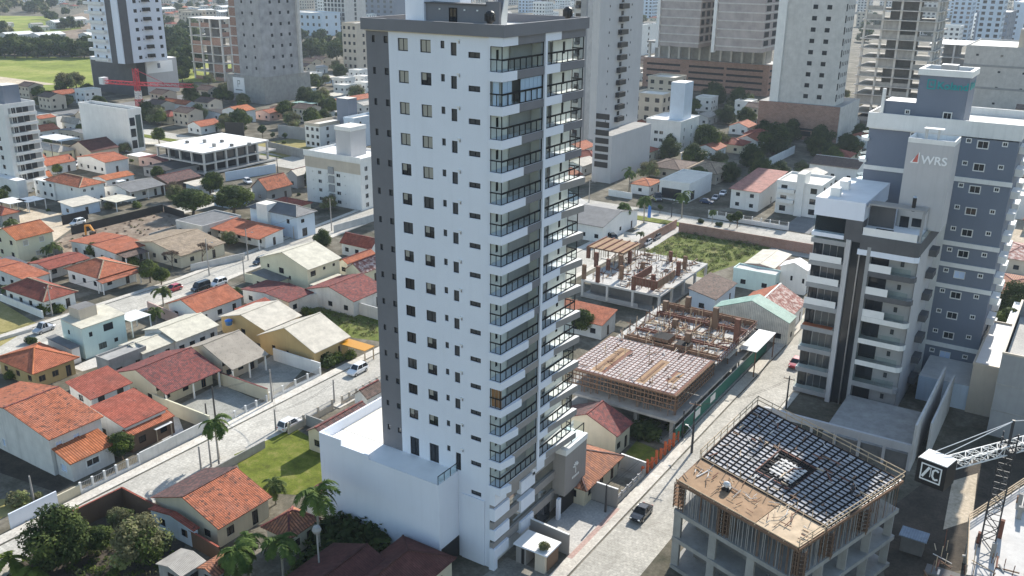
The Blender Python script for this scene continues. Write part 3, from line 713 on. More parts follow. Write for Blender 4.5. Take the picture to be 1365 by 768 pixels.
# top floors
b = MB(); b.box(-36.5, -28.9, WF, WF + 17, 31.3, 34.15, 'tower_white', 'roof_white'); b.build('attic', Wt)
b = MB(); b.box(-36.4, -31.5, WF + 0.3, WF + 0.35, 28.6, 31.28, 'clear_glass'); b.box(-36.4, -31.5, WF + 1.2, WF + 1.25, 28.6, 31.28, 'glass_dark'); b.build('attic_glazing', Wt)
b = MB(); b.box(-31.48, -28.92, WF - 0.02, WF + 3, 27.9, 31.29, 'dark_grey'); b.prism([(-28.91, WF - 0.02), (-20.9, WF - 0.02), (-20.3, WF + 0.3), (-20.2, WF + 17), (-28.91, WF + 17)], 26.9, 29.2, 'dark_grey', 'concrete_pale'); b.box(-36.5, -31.5, WF - 0.01, WF + 1.2, 27.95, 28.58, 'tower_white'); b.build('attic_band', Wt)
b = MB(); b.prism([(-29.2, WF - 0.03), (-20.9, WF - 0.03), (-20.25, WF + 0.3), (-20.2, WF + 0.9), (-29.2, WF + 0.9)], 26.0, 26.88, 'tower_white'); b.build('cornice', Wt)
b = MB(); b.box(-28.8, -20.9, WF + 0.1, WF + 0.16, 29.2, 30.4, 'roof_white'); b.box(-20.4, -20.34, WF + 0.5, WF + 16, 29.2, 30.4, 'balcony_glass'); b.build('terrace_rail', Wt)
b = MB(); b.box(-28.8, -25, WF + 3.2, WF + 3.4, 29.2, 33.6, 'dark_grey'); b.box(-24.9, -20.7, WF + 5.2, WF + 5.4, 29.2, 33.6, 'wrs_grey'); b.build('terrace_back_wall', Wt)
put_window(Wt, (-23.9, WF + 5.2, 30.6), (0, -1), 1.3, 2.3, 'door', 'terrace_door', 0.02); put_window(Wt, (-22, WF + 5.2, 31.0), (0, -1), 1.6, 1.3, 'dark', 'window', 0.02)
b = MB(); b.box(-24.2, -21.2, WF + 0.9, WF + 4.6, 29.2, 29.75, 'white', 'pool'); b.box(-24.6, -24.2, WF + 0.9, WF + 4.6, 29.2, 29.85, 'white'); b.build('pool', Wt)
b = MB()
for i in range(4): b.box(-28.6, -20.4, WF + 0.4 + i * 0.75, WF + 0.55 + i * 0.75, 33.9, 34.15, 'mid_grey')
for x in (-28.6, -20.7): b.box(x, x + 0.3, WF + 0.3, WF + 3.0, 33.55, 33.89, 'mid_grey')
b.box(-20.75, -20.4, WF + 0.35, WF + 0.65, 29.2, 33.55, 'mid_grey'); b.build('pergola', Wt)
b = MB(); b.box(-25.2, -18.6, WF + 5.5, WF + 11, 30, 43.2, 'wrs_grey', 'roof_white')
for a in ((-25.2, -18.6, WF + 5.5, WF + 5.75), (-25.2, -18.6, WF + 10.75, WF + 11), (-25.2, -24.95, WF + 5.75, WF + 10.75), (-18.85, -18.6, WF + 5.75, WF + 10.75)): b.box(*a, 43.203, 43.9, 'white')
b.build('sign_tower', Wt)
b = MB(); b.box(-23.4, -20.6, WF + 6.6, WF + 8.0, 45.2, 45.35, 'roof_white'); b.box(-23.2, -22.8, WF + 6.9, WF + 7.3, 43.2, 45.2, 'concrete_pale'); b.box(-21.4, -21.1, WF + 6.9, WF + 7.3, 43.2, 45.2, 'concrete_pale'); b.build('roof_hatch', Wt)
letters(Wt, 'WRS', 'sign_white', (-22.95, WF + 5.46, 40.2), (1, 0, 0), 1.75, 'sign_lettering', 0.05, 0.03)
b = MB(); b.prism([(0, 0), (0, 0), (0, 0)], 0, 0, 'sign_red') if 0 else None
y = WF + 5.42
b.poly([(-24.5, y, 40.15), (-23.25, y, 40.15), (-23.25, y, 41.9)], 'sign_white'); b.poly([(-24.15, y - 0.03, 40.3), (-23.4, y - 0.03, 40.3), (-23.4, y - 0.03, 41.75), (-23.75, y - 0.03, 41.2)], 'sign_red'); b.build('sign_emblem', Wt)
for x, yy in ((-34.0, WF + 2.0), (-34.0, WF + 7.5)):
    b = MB(); b.box(x - 0.9, x + 0.6, yy, yy + 1.2, 34.15, 35.5, 'white'); b.build('chimney', Wt)
b = MB(); b.tube([(-22.4, WF + 2, 33.5), (-22.4, WF + 2, 35.6)], 0.28, 'black', 10); b.tube([(-22.4, WF + 2, 35.6), (-22.4, WF + 2, 35.9)], [0.34, 0.2], 'metal', 10); b.build('flue', Wt)
for k in range(7):
    z = 2 + FH * k
    b = MB(); b.box(-20.36, -19.2, WF + 10.5, WF + 13.5, z, z + 1.1, 'dark_grey'); b.build('side_balcony', Wt)
# podium of that building
b = MB(); b.box(-27.4, -14.92, 129.5, WF - 0.2, 0, 2.3, 'concrete_dark', 'concrete'); b.build('podium', Wt)
b = MB(); b.box(-14.9, -14.6, 129.0, WF + 8, 0, 7.4, 'concrete_pale'); b.build('boundary_wall', Wt)
b = MB(); b.box(-13.4, -13.1, 133, WF + 8, 0, 6.4, 'concrete_pale'); b.build('boundary_wall', Wt)
b = MB(); b.box(-36.4, -14.92, 129.0, 129.45, 2.9, 4.1, 'wrs_grey'); b.build('canopy', Wt)
for i in range(7):
    b = MB(); b.box(-36.2 + i * 3.5, -35.8 + i * 3.5, 129.1, 129.4, 0, 2.898, 'wrs_grey'); b.build('canopy_post', Wt)

# ================================================================= the slate blue building signed Koland
KF = 165.0
K = thing('apartment_building', 'slate-blue tower block with white bands and teal Koland sign on its roof box', 'apartment building', (-22, 172, 0))
mb = MB(); pitch = 3.68; wn = []; wl = []
for k in range(11):
    z = 4.7 + pitch * k * 0.9995
    wn += [(19.7 - 16.35, z, 1.75, 1.35, 'white' if k not in (0, 4) else 'shutter'), (19.7 - 18.5, z + 0.45, 0.85, 0.8, 'white'), (19.7 - 13.2, z + 0.4, 0.85, 0.8, 'white')]
    wl += [(34.2 - 27.2, z + 0.5, 0.7, 0.7, 'white'), (34.2 - 22.3, z + 0.1, 1.5, 1.3, 'white')]
facade(K, mb, (-19.7, KF), (-11.3, KF), 0, 42.6, wn, 'slate_blue', 0.15)
facade(K, mb, (-34.2, KF + 0.6), (-20.9, KF + 0.6), 0, 42.6, wl, 'slate_blue', 0.15)
wall(mb, (-11.3, KF), (-11.3, KF + 17), 0, 42.6, [], 'slate_blue'); wall(mb, (-34.2, KF + 17), (-34.2, KF + 0.6), 0, 42.6, [], 'slate_blue'); wall(mb, (-11.3, KF + 17), (-34.2, KF + 17), 0, 42.6, [], 'slate_blue'); mb.build('wall', K)
b = MB(); b.box(-20.9, -19.72, KF - 0.15, KF + 1, 0, 42.5, 'white'); b.build('pilaster', K)
for z in (35.2, 24.3, 20.6, 16.8, 6.1):
    b = MB(); b.box(-19.71, -11.1, KF - 0.22, KF - 0.003, z, z + 0.75, 'white'); b.build('band', K)
for z in (35.3, 24.3):
    b = MB(); b.box(-34.3, -20.92, KF + 0.4, KF + 0.597, z, z + 0.75, 'white'); b.build('band', K)
b = MB(); x0, x1, y0, y1 = -34.5, -11.0, KF - 0.3, KF + 17.3
for a in ((x0, x1, y0, y0 + 0.3), (x0, x1, y1 - 0.3, y1), (x0, x0 + 0.3, y0 + 0.3, y1 - 0.3), (x1 - 0.3, x1, y0 + 0.3, y1 - 0.3)): b.box(*a, 42.603, 45.1, 'white')
b.box(x0 + 0.3, x1 - 0.3, y0 + 0.3, y1 - 0.3, 42.4, 43.9, 'white', 'membrane'); b.build('parapet', K)
b = MB(); b.box(-27.6, -20.0, KF + 1.6, KF + 9, 43.9, 51.6, 'slate_blue'); b.box(-32.5, -27.62, KF + 1.7, KF + 7, 43.9, 47.0, 'slate_blue', 'white')
for a in ((-27.9, -19.7, KF + 1.3, KF + 1.9), (-27.9, -19.7, KF + 8.7, KF + 9.3), (-27.9, -27.3, KF + 1.9, KF + 8.7), (-20.3, -19.7, KF + 1.9, KF + 8.7)): b.box(*a, 51.603, 52.6, 'white')
b.build('sign_tower', K)
b = MB(); b.box(-25, -22.5, KF + 4.2, KF + 6.2, 51.6, 53.2, 'mid_grey', 'white'); b.box(-33.0, -32.5, KF + 1.2, KF + 1.69, 43.9, 49, 'white'); b.build('chimney', K)
put_window(K, (-22.5, KF + 1.6, 45.2), (0, -1), 1.4, 1.5, 'white', 'window', 0.02); put_window(K, (-28.7, KF + 1.7, 45.4), (0, -1), 0.8, 0.8, 'white', 'window', 0.02)
letters(K, 'Koland', 'teal', (-24.75, KF + 1.55, 49.55), (1, 0, 0), 1.65, 'sign_lettering', 0.05, 0.04)
letters(K, 'Koland', 'teal', (-19.96, KF + 3.0, 49.55), (0, 1, 0), 1.65, 'sign_lettering', 0.05, 0.04)
b = MB(); y = KF + 1.5
for a in ((-26.3, -26.1, 49.4, 51.0), (-26.1, -25.0, 50.8, 51.0), (-26.1, -25.0, 49.4, 49.6), (-25.2, -25.0, 49.6, 50.8), (-25.8, -25.3, 50.0, 50.2), (-25.8, -25.6, 50.2, 50.5)): b.box(a[0], a[1], y, y + 0.06, a[2], a[3], 'teal')
b.build('sign_emblem', K)
for k in range(11):
    z = 3.4 + pitch * k
    b = MB(); b.box(-11.28, -10.1, KF + 2.5, KF + 6.5, z, z + 1.15, 'white'); b.build('balcony', K)
    b = MB(); b.box(-11.28, -10.3, KF + 10.5, KF + 14.5, z, z + 1.15, 'white'); b.build('balcony', K)
    if k > 5:
        b = MB(); b.prism([(-35.6, KF + 1.8), (-35.0, KF + 0.2), (-33.9, KF + 0.0), (-33.9, KF + 0.58), (-34.25, KF + 0.7), (-34.25, KF + 5)], z, z + 0.5, 'white'); b.prism([(-35.5, KF + 1.8), (-34.95, KF + 0.3), (-34.25, KF + 0.75), (-34.25, KF + 5)], z + 0.503, z + 1.3, 'clear_glass'); b.build('balcony', K)
b = MB(); b.box(-18.2, -8.3, 150, KF - 0.2, 0, 9.3, 'slate_blue', 'roof_white') if 0 else b.box(-18.6, -8.2, 154.5, KF - 0.25, 0, 4.3, 'pale_blue', 'concrete_pale'); b.build('podium', K)

# ================================================================= builders for houses, blocks, trees, palms, cars
class Fr:
    # a footprint: local x to the right (street side), local y away, both in metres from its near left corner
    def __init__(self, C, L, Rr, rot=None):
        # C near corner, L left corner (across), Rr right corner (along the street)
        C, L, Rr = Vector(C).to_2d(), Vector(L).to_2d(), Vector(Rr).to_2d()
        if rot is None:
            self.ang = 0.0
            x0, x1 = L.x, (C.x + Rr.x) / 2; y0, y1 = (C.y + L.y) / 2, Rr.y
            self.o = Vector((x0, y0)); self.w, self.d = abs(x1 - x0), abs(y1 - y0)
            if x1 < x0: self.o.x = x1
            if y1 < y0: self.o.y = y1
            self.ex, self.ey = Vector((1, 0)), Vector((0, 1))
        else:
            e = (Rr - C); self.ey = e.normalized(); self.ex = Vector((self.ey.y, -self.ey.x)); self.d = e.length
            self.w = (C - L).dot(self.ex); self.o = C - self.ex * self.w
    def __call__(self, x, y, z=0.0):
        p = self.o + self.ex * x + self.ey * y; return Vector((p.x, p.y, z))
    def xf(self): return lambda p: self(p.x, p.y, p.z)
def gable_roof(b, w, d, ze, rise, ridge, mat, th=0.13, off=0.5, cap='tile_rose', hip=0.0, mat2=None):
    # roof over 0..w x 0..d; ridge 'y' along the street or 'x' across it; off: where the ridge sits (0..1)
    if ridge == 'y':
        P = lambda s, t, z: (s, t, z); W, D = w, d
    else:
        P = lambda s, t, z: (t, s, z); W, D = d, w
    r = W * off; h = hip
    for dz, m in ((0.0, None), (th, mat)):
        m = m or 'timber'
        A, B_, C_, D_ = P(0, 0, ze + dz), P(W, 0, ze + dz), P(W, D, ze + dz), P(0, D, ze + dz)
        E, F = P(r, h, ze + rise + dz), P(r, D - h, ze + rise + dz)
        for q in ([A, E, F, D_], [B_, C_, F, E]) + (([A, B_, E], [C_, D_, F]) if h > 0 else ()):
            n = (Vector(q[1]) - Vector(q[0])).cross(Vector(q[2]) - Vector(q[0]))
            up = n.z > 0
            if dz == 0: up = not up
            b.poly(q if up else q[::-1], mat2 if (mat2 and dz and q[0] == A and q[1] == E) else m)
    # verges and eaves
    def strip(p, q):
        b.poly([p, q, (q[0], q[1], q[2] + th), (p[0], p[1], p[2] + th)], mat)
    A, B_, C_, D_ = P(0, 0, ze), P(W, 0, ze), P(W, D, ze), P(0, D, ze); E, F = P(r, h, ze + rise), P(r, D - h, ze + rise)
    strip(A, D_); strip(B_, C_)
    if h > 0: strip(A, B_); strip(C_, D_)
    else: strip(A, E); strip(E, B_); strip(D_, F); strip(F, C_)
    if cap:
        up = Vector((0, 0, th))
        b.beam(Vector(E) + up, Vector(F) + up, 0.3, cap, 0.14)
        if h > 0:
            for p, q in ((A, E), (B_, E), (C_, F), (D_, F)): b.beam(Vector(p) + up, Vector(q) + up, 0.26, cap, 0.12)
def house(name, label, C, L, Rr, ze, rise, ridge='y', roof='tile_orange', walls='white', kind='gable', ov=0.5, win='dark', wins=None, group=None,
          rot=None, cap='tile_rose', off=0.5, z0=0.0, cat='house', hip=None, porch=None, front=None, wn=1.0, extra=None, ovg=None, chim=None, door=True, into=None, roof2=None):
    f = Fr(C, L, Rr, rot); w, d = f.w, f.d
    base = f(w / 2, d / 2); t = into or thing(name, label, cat, (base.x, base.y, 0), group)
    f.t = t
    if ovg is None: ovg = 0.25
    ox, oy = (ov, ovg) if ridge == 'y' and kind == 'gable' else (ovg, ov) if kind == 'gable' else (ov, ov)
    x0, x1, y0, y1 = ox, w - ox, oy, d - oy
    if porch == 'x': x1 -= 2.0
    if porch == 'y': y0 += 2.0
    W2 = lambda x, y: f(x, y).to_2d()
    mb = MB()
    two = ze > 4.6
    zs = [1.45 + z0] + ([4.4 + z0] if two else [])
    top = ze - 0.02 + (0 if kind != 'gable' else 0)
    def side(p, q, n_):
        Ls = (W2(*q) - W2(*p)).length; out = []
        if n_ < 0: return out
        k = max(1, int(Ls / 3.4)) if n_ == 0 else n_
        for zc in zs:
            for i in range(k):
                s = Ls * (i + 0.5) / k
                if Ls < 2: continue
                out.append((s, zc + (0.05), 1.2 * wn, 1.1 * wn, win))
        return out
    wl = wins if wins is not None else {}
    S = {'f': ((x0, y0), (x1, y0)), 'r': ((x1, y0), (x1, y1)), 'b': ((x1, y1), (x0, y1)), 'l': ((x0, y1), (x0, y0))}
    for k, (p, q) in S.items():
        ws = wl.get(k, 0)
        ws = side(p, q, ws) if isinstance(ws, int) else list(ws)
        if door and k == 'r' and isinstance(wl.get(k, 0), int) and ws:
            ws[-1] = (ws[-1][0], z0 + 1.1, 0.95, 2.1, 'wood', 'door')
        facade(t, mb, W2(*p), W2(*q), z0, top, ws, walls)
    # gable ends: closed prisms under the roof, 4 cm below it
    if kind == 'gable':
        n = MB(f.xf())
        if ridge == 'y':
            h = lambda x: (rise * x / (w * off) if x <= w * off else rise * (w - x) / (w * (1 - off)))
            for yy in (y0, y1):
                n.poly([(x0, yy, top), (x1, yy, top), (x1, yy, top + h(x1) - 0.0), (w * off, yy, ze + rise - 0.02), (x0, yy, top + h(x0))] if yy == y0 else [(x1, yy, top), (x0, yy, top), (x0, yy, top + h(x0)), (w * off, yy, ze + rise - 0.02), (x1, yy, top + h(x1))], walls)
        else:
            h = lambda y: (rise * y / (d * off) if y <= d * off else rise * (d - y) / (d * (1 - off)))
            for xx in (x0, x1):
                q = [(xx, y0, top), (xx, y1, top), (xx, y1, top + h(y1)), (xx, d * off, ze + rise - 0.02), (xx, y0, top + h(y0))]
                n.poly(q if xx == x1 else q[::-1], walls)
        mb.v += n.v; k0 = len(mb.v) - len(n.v); mb.f += [tuple(i + k0 for i in ff) for ff in n.f]; mb.m += [mb.mi(walls)] * len(n.f)
    mb.build('wall', t)
    b = MB(f.xf())
    if kind == 'gable': gable_roof(b, w, d, ze, rise, ridge, roof, 0.13, off, cap, 0.0, roof2)
    elif kind == 'hip': gable_roof(b, w, d, ze, rise, ridge, roof, 0.13, 0.5, cap, hip if hip is not None else min(w, d) / 2 - 0.02)
    elif kind in ('shed_x', 'shed_x-', 'shed_y', 'shed_y-'):
        z = {'shed_x': (rise, 0, 0, rise), 'shed_x-': (0, rise, rise, 0), 'shed_y': (0, 0, rise, rise), 'shed_y-': (rise, rise, 0, 0)}[kind]   # near-left, near-right, far-right, far-left
        q = [(0, 0, ze + z[0]), (w, 0, ze + z[1]), (w, d, ze + z[2]), (0, d, ze + z[3])]
        b.poly([(a[0], a[1], a[2] + 0.12) for a in q], roof); b.poly(q[::-1], 'timber')
        for i in range(4):
            p, r_ = q[i], q[(i + 1) % 4]; b.poly([p, r_, (r_[0], r_[1], r_[2] + 0.12), (p[0], p[1], p[2] + 0.12)], roof)
        n = MB(f.xf())
        zz = lambda x, y: ze + (z[0] * (1 - x / w) + z[1] * x / w) * (1 - y / d) + (z[3] * (1 - x / w) + z[2] * x / w) * y / d - 0.02
        c4 = [(x0, y0), (x1, y0), (x1, y1), (x0, y1)]
        for i in range(4):
            (xa, ya), (xb, yb) = c4[i], c4[(i + 1) % 4]
            if zz(xa, ya) - top > 0.03 or zz(xb, yb) - top > 0.03: n.poly([(xa, ya, top), (xb, yb, top), (xb, yb, zz(xb, yb)), (xa, ya, zz(xa, ya))], walls)
        n.build('upper_wall', t)
    elif kind == 'flat':
        b.box(x0 - 0.05, x1 + 0.05, y0 - 0.05, y1 + 0.05, ze, ze + 0.15, walls, roof)
        pw = 0.2; pz = ze + 0.15 + rise
        for a in ((x0 - 0.05, x1 + 0.05, y0 - 0.05, y0 - 0.05 + pw), (x0 - 0.05, x1 + 0.05, y1 + 0.05 - pw, y1 + 0.05), (x0 - 0.05, x0 - 0.05 + pw, y0 - 0.05 + pw, y1 + 0.05 - pw), (x1 + 0.05 - pw, x1 + 0.05, y0 - 0.05 + pw, y1 + 0.05 - pw)):
            b.box(*a, ze + 0.153, pz, walls)
    b.build('roof', t)
    if porch:
        pts = [(w - 0.5, y0 + 0.2), (w - 0.5, d / 2), (w - 0.5, y1 - 0.2)] if porch == 'x' else [(x0 + 0.2, 0.5), (w / 2, 0.5), (x1 - 0.2, 0.5)]
        for px, py in pts:
            p = MB(f.xf()); zt = ze + (rise * min(px, w - px) / (w / 2) if ridge == 'y' and kind == 'gable' else 0) if porch == 'x' else ze
            p.box(px - 0.12, px + 0.12, py - 0.12, py + 0.12, z0, ze + 0.05, 'white'); p.build('porch_post', t)
    if chim:
        p = MB(f.xf()); cx, cy, ch = chim; p.box(cx - 0.35, cx + 0.35, cy - 0.35, cy + 0.35, ze, ze + ch, 'concrete'); p.box(cx - 0.45, cx + 0.45, cy - 0.45, cy + 0.45, ze + ch + 0.002, ze + ch + 0.12, 'concrete_dark'); p.build('chimney', t)
    return f
def block(name, label, x0, x1, y0, y1, h, floors, walls='white', roof='membrane', front=None, side=None, zbase=0.0, group=None, cat='building', par=0.8, win='dark', ww=1.4, wh=1.3, nf=3, ns=4, parc=None, lob=None, left=None):
    # straight building: windows on its near and right faces, parapet roof
    t = thing(name, label, cat, ((x0 + x1) / 2, (y0 + y1) / 2, 0), group); mb = MB()
    fh = (h - zbase) / floors; lob = zbase if lob is None else lob
    F = []; S = []
    for k in range(floors):
        z = zbase + fh * (k + 0.52)
        if z < lob: continue
        for i in range(nf): F.append(((x1 - x0) * (i + 0.5) / nf, z, ww, wh, win))
        for i in range(ns): S.append(((y1 - y0) * (i + 0.5) / ns, z, ww, wh, win))
    if front is not None: F = front
    if side is not None: S = side
    facade(t, mb, (x0, y0), (x1, y0), 0, h, F, walls); facade(t, mb, (x1, y0), (x1, y1), 0, h, S, walls)
    wall(mb, (x1, y1), (x0, y1), 0, h, [], walls); facade(t, mb, (x0, y1), (x0, y0), 0, h, left or [], walls)
    mb.build('wall', t)
    b = MB(); b.box(x0 + 0.01, x1 - 0.01, y0 + 0.01, y1 - 0.01, h - 0.3, h, roof); b.build('roof', t)
    if par:
        b = MB(); p = parc or walls; e = 0.12
        for a in ((x0 - e, x1 + e, y0 - e, y0 + 0.15), (x0 - e, x1 + e, y1 - 0.15, y1 + e), (x0 - e, x0 + 0.15, y0 + 0.15, y1 - 0.15), (x1 - 0.15, x1 + e, y0 + 0.15, y1 - 0.15)): b.box(*a, h - 0.15, h + par, p)
        b.build('parapet', t)
    return t
def part_box(t, name, x0, x1, y0, y1, z0, z1, mat, top=None):
    b = MB(); b.box(x0, x1, y0, y1, z0, z1, mat, top); return b.build(name, t)

# ---- trees: tapered trunk, limbs, crown of leaf-sized faces in clumps
def leaf_crown(clumps, n, size, mat, seed, hollow=0.55, mats=None):
    rn = random.Random(seed); b = MB(); vs, fs, ms = [], [], []
    names = mats or [mat]
    tot = sum(c[3] ** 2 for c in clumps)
    for (cx, cy, cz, r) in clumps:
        mi = rn.randrange(len(names)); k = int(n * r * r / tot)
        for _ in range(k):
            while True:
                v = Vector((rn.uniform(-1, 1), rn.uniform(-1, 1), rn.uniform(-1, 1)))
                if hollow < v.length < 1.0: break
            c = Vector((cx, cy, cz)) + Vector((v.x * r, v.y * r, v.z * r * 0.8)) * rn.uniform(0.85, 1.12)
            s = size * rn.uniform(0.6, 1.4)
            nrm = (v + Vector((rn.uniform(-0.8, 0.8), rn.uniform(-0.8, 0.8), rn.uniform(-0.2, 1.0)))).normalized()
            a = nrm.orthogonal().normalized(); a = Matrix.Rotation(rn.uniform(0, 6.28), 3, nrm) @ a; e = nrm.cross(a)
            i0 = len(vs); vs += [c + a * s, c + e * s * 0.55, c - a * s, c - e * s * 0.55]; fs.append((i0, i0 + 1, i0 + 2, i0 + 3)); ms.append(mi)
    b.v, b.f, b.m, b.names = vs, fs, ms, list(names); return b
def tree_kind(name, label, h, r, leaves, seed, mats, size=0.28, trunk=0.35, nb=9, spread=0.62, squash=0.75, low=0.42, group=None, hollow=0.55):
    rn = random.Random(seed); t = thing(name, label, 'tree', (0, 0, 0), group)
    cl = []
    for i in range(nb):
        a = 6.283 * i / nb + rn.uniform(-0.4, 0.4); rr = r * spread * rn.uniform(0.55, 1.1); cr = r * rn.uniform(0.34, 0.55)
        cl.append((rr * math.cos(a), rr * math.sin(a), h * rn.uniform(low + 0.1, 0.8), cr))
    for i in range(max(2, nb // 2)):
        a = rn.uniform(0, 6.28); rr = r * rn.uniform(0, 0.4); cl.append((rr * math.cos(a), rr * math.sin(a), h * rn.uniform(0.75, 0.92), r * rn.uniform(0.35, 0.5)))
    b = MB(); b.tube([(0, 0, -0.1), (0.1, 0.05, h * 0.25), (0.0, 0.1, h * 0.5)], [trunk * 1.2, trunk * 0.85, trunk * 0.6], 'bark', 7)
    for c in cl: b.tube([(0.02, 0.06, h * rn.uniform(0.25, 0.5)), (c[0] * 0.5, c[1] * 0.5, h * 0.5 + (c[2] - h * 0.5) * 0.6), (c[0], c[1], c[2])], [trunk * 0.45, trunk * 0.28, trunk * 0.1], 'bark', 5, False)
    b.build('trunk', t)
    cb = leaf_crown(cl, leaves, size, mats[0], seed + 1, hollow, mats)
    cb.build('crown', t); return t
def bare_tree(name, label, h, r, seed):
    rn = random.Random(seed); t = thing(name, label, 'tree', (0, 0, 0)); b = MB(); tips = []
    def grow(p, d, l, rad, k):
        q = p + d * l; b.tube([p, q], [rad, rad * 0.65], 'bark', 5, False)
        if k == 0: tips.append(q); return
        for _ in range(3):
            nd = (d + Vector((rn.uniform(-1, 1), rn.uniform(-1, 1), rn.uniform(-0.2, 0.7))) * 0.75).normalized(); grow(q, nd, l * 0.72, rad * 0.6, k - 1)
    grow(Vector((0, 0, 0)), Vector((0, 0, 1)), h * 0.3, 0.16, 4); b.build('trunk', t)
    cb = leaf_crown([(p.x, p.y, p.z, 0.5) for p in tips], 1300, 0.14, 'leaf_bare', seed, 0.0, ['leaf_bare']); cb.build('crown', t); return t
def palm_kind(name, label, h, fl, nf, seed, mat='leaf_palm', group=None, tr=0.16):
    rn = random.Random(seed); t = thing(name, label, 'palm', (0, 0, 0), group); b = MB()
    b.tube([(0, 0, -0.1), (0.08, 0, h * 0.4), (0.1, 0.05, h * 0.8), (0.1, 0.05, h)], [tr * 1.3, tr, tr * 0.9, tr * 0.7], 'palm_bark', 8); b.build('trunk', t)
    b = MB(); b.tube([(0.1, 0.05, h), (0.1, 0.05, h + fl * 0.35)], [tr * 0.75, tr * 0.35], 'leaf_mid', 7); b.build('crownshaft', t)
    for i in range(nf):
        az = 6.283 * i / nf * 1.0 + rn.uniform(-0.25, 0.25); el = rn.uniform(0.1, 1.05) if i % 2 else rn.uniform(-0.15, 0.5); L = fl * rn.uniform(0.85, 1.15)
        b = MB(); prev = Vector((0.1, 0.05, h + fl * 0.25)); d = Vector((math.cos(az) * math.cos(el), math.sin(az) * math.cos(el), math.sin(el))); pts = [prev]
        for k in range(7):
            d = (d + Vector((0, 0, -0.2 - 0.03 * k))).normalized(); prev = prev + d * (L / 7); pts.append(prev)
        b.tube(pts, [0.045, 0.04, 0.035, 0.03, 0.025, 0.02, 0.015, 0.01], mat, 4, False)
        for k in range(1, 8):
            p = pts[k]; dd = (pts[k] - pts[k - 1]).normalized(); s = dd.cross(Vector((0, 0, 1))).normalized()
            for half in (0.0, 0.5):
                pp = p - dd * (L / 7) * half
                for sg in (-1, 1):
                    ln = fl * 0.3 * math.sin(0.5 + 2.4 * (k - half) / 8) * rn.uniform(0.85, 1.1)
                    tip = pp + s * sg * ln * 0.85 + dd * ln * 0.5 + Vector((0, 0, -0.3 * ln * rn.uniform(0.6, 1.4)))
                    b.poly([pp - dd * 0.16, pp.lerp(tip, 0.6) - dd * 0.1, tip, pp.lerp(tip, 0.6) + dd * 0.1, pp + dd * 0.16], mat)
        b.build('frond', t)
    return t
def shrub_kind(name, label, r, n, mats, seed, size=0.16, cat='shrub', squash=0.8):
    rn = random.Random(seed); t = thing(name, label, cat, (0, 0, 0)); cl = [(rn.uniform(-0.5, 0.5) * r, rn.uniform(-0.5, 0.5) * r, r * rn.uniform(0.4, 0.9) * squash, r * rn.uniform(0.45, 0.7)) for _ in range(6)]
    b = MB()
    for c in cl: b.tube([(0, 0, 0), (c[0], c[1], c[2])], [0.06, 0.02], 'bark', 5, False)
    b.build('stem', t); leaf_crown(cl, n, size, mats[0], seed, 0.4, mats).build('foliage', t); return t
